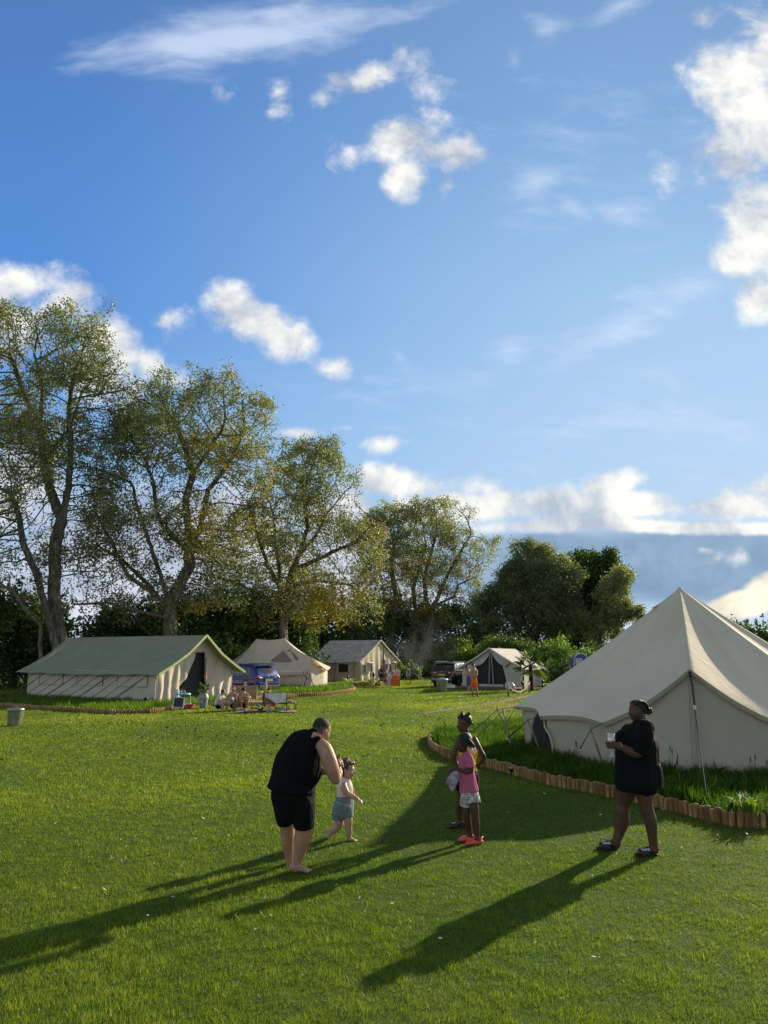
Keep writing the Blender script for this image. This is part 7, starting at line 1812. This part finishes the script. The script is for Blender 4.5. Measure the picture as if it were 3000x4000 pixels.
for x in (588,630):
    sk=MB(); loft3(sk,[(D(x,730,0),.045,.05),(D(x,752,.0),.045,.05)],res=3,cap0=False); q=D(x,757,.04); q.z=0; foot(sk,q,q+Vector((.02,-.28,0)),.11,.09,False); solid(sk,'shoe',[M_slide],e,.013,2)
f=Fig(1600,2400,2.37,YO+3); D=f.p; b=f.raw
e=person(f,'person',root_at(f,545,722),'bare chested dark haired boy in blue shorts standing behind the orange shorts boy'); sp_=[]
f.loft([(550,600,0,19,1),(548,565,0,18,1),(546,535,0,19,1.1),(543,518,0,12,1.1)]); f.loft([(542,522,0,9),(534,505,0,9)])
W,T_,E=head(f,b,D(530,500,0),.235,(-.75,-.55,-.2),sp_)
f.loft([(556,532,-.08,8.5),(552,560,-.12,8),(540,570,-.16,7),(524,560,-.18,5.5)]); hand(b,D(526,560,-.18),(-1,.1,.2),(0,.7,0),1,.5)
f.loft([(545,532,.12,8.5),(538,558,.1,8),(524,556,.02,5.5)]); hand(b,D(526,556,.02),(-1,-.1,.2),(0,-.7,0),1,.5)
f.loft([(545,600,0,15),(544,660,0,11),(545,685,0,9),(546,712,0,6)]); f.loft([(556,600,.05,15),(553,660,.08,11),(552,685,.08,9),(551,710,.08,6)])
q=D(548,722,0); q.z=0; foot(b,q,q+Vector((-.2,-.14,0)),.09,.07); q=D(553,720,.1); q.z=0; foot(b,q,q+Vector((-.2,-.14,0)),.09,.07)
body=solid(b,'body',[S_tan,M_eyew,M_eyed,M_lip],e,.014,3); paint(body,sp_)
hm=MB(); hm.ell(W(-.08,0,.20),(.36*.235,.42*.235,.38*.235),n=14,rot=T_); solid(hm,'hair',[M_hairb],e,.013,2)
cc=Fig(1600,2400,2.37,YO+3); cc.loft([(550,586,0,22,1.1),(550,620,0,24,1.1)]); cc.loft([(545,610,0,18,1.1),(545,658,0,17,1.1)],cap1=False); cc.loft([(556,610,.05,18),(554,656,.07,17)],cap1=False); solid(cc.raw,'shorts',[C_blue],e,.014,2)
# ================================================================ TABLE, CHAIRS AND PEOPLE BY THE GREY TENT
YC=gY(1545,2686)
f=Fig(1200,2480,3.95,YC); D=f.p
# table
x0,x1=D(1100,600,1.0).x,D(1440,600,1.0).x; zt=D(1200,600,1.0).z
et=empty('camping_table',Vector(((x0+x1)/2,YC+1.3,0)),'dark camping table with a pink cloth at its right end before the grey tent','table')
bx(MB(),x0,x1,YC+.95,YC+1.65,zt-.04,zt).build('table_top',[M_grey],et)
for (x,y) in ((x0+.08,1.0),(x1-.08,1.0),(x0+.08,1.6),(x1-.08,1.6)): MB().tube([(x,YC+y,zt-.04),(x,YC+y,0)],.025,6).build('leg',[M_black],et)
M_pinkc=mat('pink_check_cloth',(.55,.20,.26),.85,.2,9,col2=(.62,.40,.42))
xa,xb=D(1335,600,1.0).x,D(1435,600,1.0).x
mb=MB(); mb.grid(lambda u,v:Vector((xa+(xb-xa)*u,YC+.90-.02*math.sin(u*14),D(1350,545,1.0).z-v*.42)),16,6); mb.grid(lambda u,v:Vector((xa+(xb-xa)*u,YC+.90+.8*v,D(1350,545,1.0).z+.002)),8,6)
o=mb.build('table_cloth',[M_pinkc]); base(o,((xa+xb)/2,YC+1.3,zt)); tag(o,'pink checked cloth over a box at the table\'s right end','cloth')
for (x,y,w_,h_,m_,lb,nm) in ((1228,595,.09,.30,C_white,'tall white bottle standing on the camping table','bottle'),(1290,600,.16,.07,C_white,'white dish stack on the camping table','dish'),(1325,590,.20,.12,mat('magenta_bag',(.55,.08,.22),.7),'magenta bag beside the pink cloth on the table','bag')):
    q=D(x,600,1.05); q.z=zt; mb=MB(); mb.lathe((0,0,0),[(.001,0),(w_*.5,0),(w_*.55,h_*.5),(w_*.45,h_*.8),(w_*.2,h_*.95),(.001,h_)],12,cap=False); o=mb.build(nm,[m_]); o.location=q; tag(o,lb,nm)
# chairs with covers
for (xx0,xx1,yt,yb,m_,lb,nm,dy) in ((1232,1300,622,795,mat('patterned_white_cloth',(.62,.60,.62),.85,.3,16,col2=(.30,.26,.34)),'round backed chair with a white patterned cover in front of the table','patterned',0.1),(1290,1415,620,818,mat('orange_towel',(.72,.14,.02),.9,.15,6,.01,20),'chair draped in an orange towel in front of the table','towel',0)):
    xa,xb=D(xx0,700,dy).x,D(xx1,700,dy).x; zt_,zb_=D(1300,yt,dy).z,.12; w_=xb-xa
    q=Vector(((xa+xb)/2,YC+dy,0)); ec=empty('garden_chair',q,lb,'chair','covered chairs by the camping table')
    def bf(u,v,w_=w_,zt_=zt_,sd=xx0):
        x=(u-.5)*w_; top=zt_*(1-.28*abs(2*u-1)**2.6); z=zb_+(top-zb_)*v
        return Vector((x*(1+.08*math.sin(v*9+sd)*(1-v)),-.03*math.sin(u*9+sd)-.12*(1-v)-.02*math.sin(v*11),z))
    mb=MB(); mb.grid(bf,18,14); mb.grid(lambda u,v:bf(1-u,v)+Vector((0,.05,0)),18,10); link_mesh('cover',mb.mesh('cover'),[m_],ec,world=False)
    mb=MB(); mb.box((0,.27,.42),(w_*.9,.45,.04)); link_mesh('seat',mb.mesh('seat'),[C_white],ec,world=False)
    for sx in (-1,1):
        for yy in (.02,.46): mb=MB(); mb.tube([(sx*w_*.42,yy,.42),(sx*w_*.46,yy,0)],.018,6); link_mesh('leg',mb.mesh('leg'),[C_white],ec,world=False)
# standing woman and seated person
f=Fig(1200,2480,3.95,YC+2.2); D=f.p; b=f.raw; Hh=.23
e=person(f,'person',root_at(f,1200,740),'woman with dark hair tied up in a floral dress standing behind the camping table'); sp_=[]
gz_=D(1200,500).z
f.loft([(1205,640,0,32,.9),(1205,560,0,30,.9),(1203,500,0,30,.85),(1200,462,0,36,.7),(1200,450,0,16,.9)]); f.loft([(1200,460,0,12),(1199,435,0,12)])
W,T_,E=head(f,b,D(1198,415,0),Hh,(-.4,-.85,-.2),sp_)
f.loft([(1170,468,-.02,12),(1158,505,-.08,11),(1165,535,-.2,9),(1185,545,-.3,7)]); hand(b,D(1183,545,-.3),(.6,-.7,0),(0,0,-1),1,.5)
f.loft([(1232,468,-.02,12),(1248,505,-.06,11),(1240,530,-.2,9),(1215,540,-.3,7)]); hand(b,D(1217,540,-.3),(-.6,-.7,0),(0,0,-1),1,.5)
for sx in (-14,14):
    a=D(1205+sx,640,0); c_=a.copy(); c_.z=.08; loft3(b,[(a,.09,.09),(a.lerp(c_,.5),.065,.07),(c_,.035,.04)]); q=c_.copy(); q.z=0; foot(b,q+Vector((0,.06,0)),q+Vector((0,-.18,0)),.09,.07)
body=solid(b,'body',[S_tan,M_eyew,M_eyed,M_lip],e,.015,3); paint(body,sp_)
hm=MB(); hm.ell(W(-.10,0,.18),(.36*Hh,.40*Hh,.37*Hh),n=12,rot=T_); hm.ell(W(-.1,0,.62),(.17*Hh,.17*Hh,.15*Hh),n=10); solid(hm,'hair',[M_hairb],e,.013,2)
cc=Fig(1200,2480,3.95,YC+2.2); cc.loft([(1206,690,0,48,.9),(1206,620,0,40,.9),(1205,550,0,34,.9),(1203,495,0,34,.85),(1200,466,0,38,.75)],cap0=False); cc.loft([(1170,466,-.02,14),(1160,495,-.06,15)],cap1=False); cc.loft([(1232,466,-.02,14),(1246,495,-.05,15)],cap1=False); solid(cc.raw,'dress',[C_floral],e,.015,2)
f=Fig(1200,2480,3.95,YC+1.9); D=f.p; b=f.raw
e=person(f,'person',root_at(f,1135,740),'person in a dark top sitting at the left end of the camping table'); sp_=[]
f.loft([(1130,650,0,30,.9),(1130,600,0,30,.85),(1132,550,0,32,.75),(1135,525,0,16,.9)]); f.loft([(1137,535,0,10),(1142,510,0,10)])
W,T_,E=head(f,b,D(1148,492,0),.215,(.8,-.5,-.1),sp_)
f.loft([(1125,548,-.12,11),(1128,585,-.2,10),(1160,585,-.3,8),(1190,578,-.35,6)]); hand(b,D(1188,578,-.35),(1,-.1,0),(0,0,-1),1,.5)
f.loft([(1145,548,.12,11),(1158,580,.05,10),(1180,582,-.15,7)]); hand(b,D(1178,582,-.13),(.8,-.5,0),(0,0,-1),1,.5)
k1=D(1130,655,0); 
for dy in (-.12,.12):
    a=k1+Vector((.0,dy,0)); a.z=.48; kn=a+Vector((.42,-.05,.04)); an=kn+Vector((.02,0,0)); an.z=.08; loft3(b,[(a,.085,.085),(a.lerp(kn,.6),.075,.075),(kn,.06,.06),(kn.lerp(an,.4),.055,.055),(an,.035,.035)],res=4); q=an.copy(); q.z=0; foot(b,q-Vector((.06,0,0)),q+Vector((.18,-.02,0)),.09,.07)
body=solid(b,'body',[S_tan,M_eyew,M_eyed,M_lip],e,.015,3); paint(body,sp_)
hm=MB(); hm.ell(W(-.10,0,.18),(.36*.215,.42*.215,.37*.215),n=12,rot=T_); solid(hm,'hair',[M_hairs],e,.013,2)
cc=Fig(1200,2480,3.95,YC+1.9); cc.loft([(1130,655,0,34,.95),(1130,600,0,34,.9),(1132,550,0,36,.8),(1134,535,0,22,.9)],cap0=False); solid(cc.raw,'top',[C_navy],e,.015,2)
st_=Vector((k1.x,k1.y,0)); es=empty('folding_stool',st_,'dark folding seat under the person at the camping table','chair'); bx(MB(),k1.x-.2,k1.x+.2,k1.y-.2,k1.y+.2,.36,.40).build('seat',[M_grey],es)
for sx in (-.18,.18):
    for sy in (-.18,.18): MB().tube([(k1.x+sx,k1.y+sy,.36),(k1.x-sx*.6,k1.y+sy,0)],.014,5).build('leg',[M_black],es)
# folded lounger and white pushchair-like frame left of the black car
q=G(1612,2668); el=empty('folded_lounger',Vector((q.x,54,0)),'dark fabric lounger tipped up on its edge left of the black car','lounger')
mb=MB(); mb.grid(lambda u,v:Vector((-.55+1.5*u,-.2*math.sin(u*2.5)+.35*v,.95-.85*u+.12*math.sin(u*3.1)+.08*v)),14,4); link_mesh('sling',mb.mesh('sling'),[mat('charcoal_sling',(.10,.10,.105),.7,.1)],el,world=False)
for v in (0,1): mb=MB(); mb.tube([Vector((-.55+1.5*u,-.2*math.sin(u*2.5)+.35*v-.02,.97-.85*u+.12*math.sin(u*3.1)+.08*v)) for u in [i/10 for i in range(11)]],.022,6); link_mesh('frame_tube',mb.mesh('frame_tube'),[M_black],el,world=False)
mb=MB(); mb.tube([(-.1,.1,.75),(-.35,.2,0)],.02,6); link_mesh('leg',mb.mesh('leg'),[M_black],el,world=False)
q=G(1588,2664); ep=empty('pushchair',Vector((q.x,55,0)),'pale pushchair with a single big wheel left of the tipped lounger','pushchair')
mb=MB(); mb.tube([(-.12,0,.55),(-.10,-.05,.95),(.02,-.05,1.12),(.12,-.05,1.0),(.10,0,.55)],.05,8); link_mesh('hood',mb.mesh('hood'),[C_white],ep,world=False)
mb=MB(); mb.grid(lambda u,v:Vector((-.14+.28*u,-.06*math.sin(3.1*u),.35+.45*v)),6,5); link_mesh('seat',mb.mesh('seat'),[mat('grey_pushchair_cloth',(.25,.25,.25),.8)],ep,world=False)
mb=MB(); mb.tube([(.0+.24*math.cos(a),-.05,.26+.24*math.sin(a)) for a in [2*math.pi*k/20 for k in range(21)]],.025,6,cap=False); link_mesh('wheel',mb.mesh('wheel'),[M_grey],ep,world=False)
for sx in (-.13,.13): mb=MB(); mb.tube([(sx,.0,.9),(sx*.6,.0,.26)],.016,6); link_mesh('frame_tube',mb.mesh('frame_tube'),[M_alloy],ep,world=False)
# small barbecue on the grass, right of the bin
q=G(1762,2694); eg=empty('camping_stove',Vector((q.x,q.y,0)),'small white box barbecue with a dark top on the grass right of the bluish bin','stove')
mb=MB(); mb.box((0,0,.20),(.50,.32,.20)); o=link_mesh('case',mb.mesh('case'),[C_white],eg,world=False); o.modifiers.new('b','BEVEL').width=.02
mb=MB(); mb.box((0,0,.315),(.46,.28,.03)); link_mesh('grill',mb.mesh('grill'),[M_black],eg,world=False)
for sx in (-.22,.22): mb=MB(); mb.box((sx,0,.05),(.04,.28,.10)); link_mesh('foot',mb.mesh('foot'),[M_black],eg,world=False)
q=G(1776,2684); lily(q+Vector((0,.6,.35)),'leafy yellow green pot plant behind the box barbecue',15,60,.42)
mb=MB(); mb.lathe((0,0,0),[(.10,0),(.15,.34),(.16,.36),(.14,.34)],14); o=mb.build('plant_pot',[M_grey]); o.location=q+Vector((0,.6,0)); tag(o,'dark pot under the leafy plant behind the box barbecue','pot')
# chairs, table and cool box on the deck of the small white tent
f=Fig(1850,2560,4.74,49.2); D=f.p
def folding_chair(x,Y,lab,rz):
    q=P(x,2680,Y); e=empty('folding_chair',Vector((q.x,Y,.11)),lab,'chair','dark folding chairs on the deck',rz)
    mb=MB(); mb.grid(lambda u,v:Vector((-.25+.5*u,-.22+.44*v,.42-.03*math.sin(u*3.1))),5,4); link_mesh('seat',mb.mesh('seat'),[M_black],e,world=False)
    mb=MB(); mb.grid(lambda u,v:Vector((-.25+.5*u,.22+.12*v,.44+.48*v)),5,5); link_mesh('backrest',mb.mesh('backrest'),[M_black],e,world=False)
    for sx in (-.26,.26):
        mb=MB(); mb.tube([(sx,-.22,0),(sx,.22,.44),(sx,.34,.94)],.014,6); link_mesh('leg',mb.mesh('leg'),[M_grey],e,world=False)
        mb=MB(); mb.tube([(sx,.24,0),(sx,-.22,.42),(sx,-.22,.62)],.014,6); link_mesh('leg',mb.mesh('leg'),[M_grey],e,world=False)
        mb=MB(); mb.bar((sx,-.24,.63),(sx,.26,.63),.05,.02); link_mesh('armrest',mb.mesh('armrest'),[M_black],e,world=False)
folding_chair(1935,49.0,'dark folding chair on the deck before the right door half',R(-70)); folding_chair(1872,50,'dark folding chair on the deck just right of the orange shorts boy',R(30))
q=P(1903,2690,49.2); q.z=.11; o=MB().box((0,0,.24),(.50,.40,.44)).build('cool_box',[mat('blue_plastic',(.02,.08,.30),.4)]); o.location=q; o.modifiers.new('b','BEVEL').width=.03; tag(o,'blue cool box on the deck between the folding chairs','cool box')
m2=MB().box((0,0,.485),(.52,.42,.06)); link_mesh('lid',m2.mesh('lid'),[mat('light_blue_plastic',(.05,.20,.45),.4)],o,world=False)
q=G(2000,2700); mb=MB(); 
for k in range(6): rg=random.Random(k); mb.ell((rg.uniform(-.18,.18),rg.uniform(-.1,.1),.22+rg.uniform(-.1,.15)),(.2,.15,.2),n=10)
o=solid(mb,'plastic_bag',[mat('translucent_bag',(.55,.56,.55),.35,.1,8,.01,12)],None,.025,2,.015,6,3); o.location=Vector((q.x,q.y+.6,0)); tag(o,'bulging pale plastic sack behind the rope barrier','bag')
# blue and white dome far behind the hedge
q=P(2262,2590,50); q.z=0; ed=empty('dome_tent',q,'blue dome tent with pale windows half hidden beyond the hedge','tent'); ed.scale=(.62,.62,1)
zt=P(2255,2553,50).z
mb=MB(); mb.grid(lambda u,v:Vector((-.78*math.cos(math.pi*u)*(1-.12*math.sin(math.pi*u)),-.8+1.6*v,zt*.62+zt*.38*math.sin(math.pi*u)**.6)),16,6); mb.add([(-.78*math.cos(math.pi*k/16)*(1-.12*math.sin(math.pi*k/16)),-.79,zt*.62+zt*.38*math.sin(math.pi*k/16)**.6) for k in range(17)],[tuple(range(17))]); mb.box((0,.0,zt*.31),(1.5,1.5,zt*.62)); link_mesh('fly_sheet',mb.mesh('fly_sheet'),[mat('blue_nylon_fly',(.03,.06,.35),.5,.1)],ed,world=False)
mb=MB(); mb.grid(lambda u,v:Vector((-.60+.75*u,-.805,zt*.66+zt*.20*v)),4,4); link_mesh('window',mb.mesh('window'),[mat('pale_film',(.45,.50,.55),.4)],ed,world=False)
mb=MB(); mb.tube([(-.80*math.cos(math.pi*u/12),-.82,zt*.60+zt*.41*math.sin(math.pi*u/12)**.6) for u in range(13)],.045,6); link_mesh('piping',mb.mesh('piping'),[C_white],ed,world=False)
# ================================================================ SMOKE from a barbecue behind the black car
m=bpy.data.materials.new('smoke'); m.use_nodes=True; nt=m.node_tree
for q in list(nt.nodes):
    if q.type!='OUTPUT_MATERIAL': nt.nodes.remove(q)
n=N(nt); tc=n('ShaderNodeTexCoord').outputs['Object']
f=n.noise(tc,.55,4,.6,.8)
ln=n('ShaderNodeVectorMath',{0:n('ShaderNodeMapping',{'Vector':tc,'Scale':(1/3.6,1/2.5,1/3.0)}).outputs[0]},operation='LENGTH').outputs['Value']
dn=n.math('MULTIPLY',n.smooth(f,.42,.72),n.math('SUBTRACT',1.0,n.smooth(ln,.25,1.0)))
pv=n('ShaderNodeVolumePrincipled',{'Color':(.75,.82,.95,1),'Density':n.math('MULTIPLY',dn,.05),'Anisotropy':.35})
nt.links.new(pv.outputs[0],nt.nodes['Material Output'].inputs['Volume'])
q=P(1650,2530,62)
mb=MB(); mb.ell((0,0,0),(3.6,2.5,3.0),n=24); o=mb.build('smoke',[m]); o.location=q
tag(o,'thin bluish smoke drifting in front of the hedge behind the black car','smoke',kind='stuff')
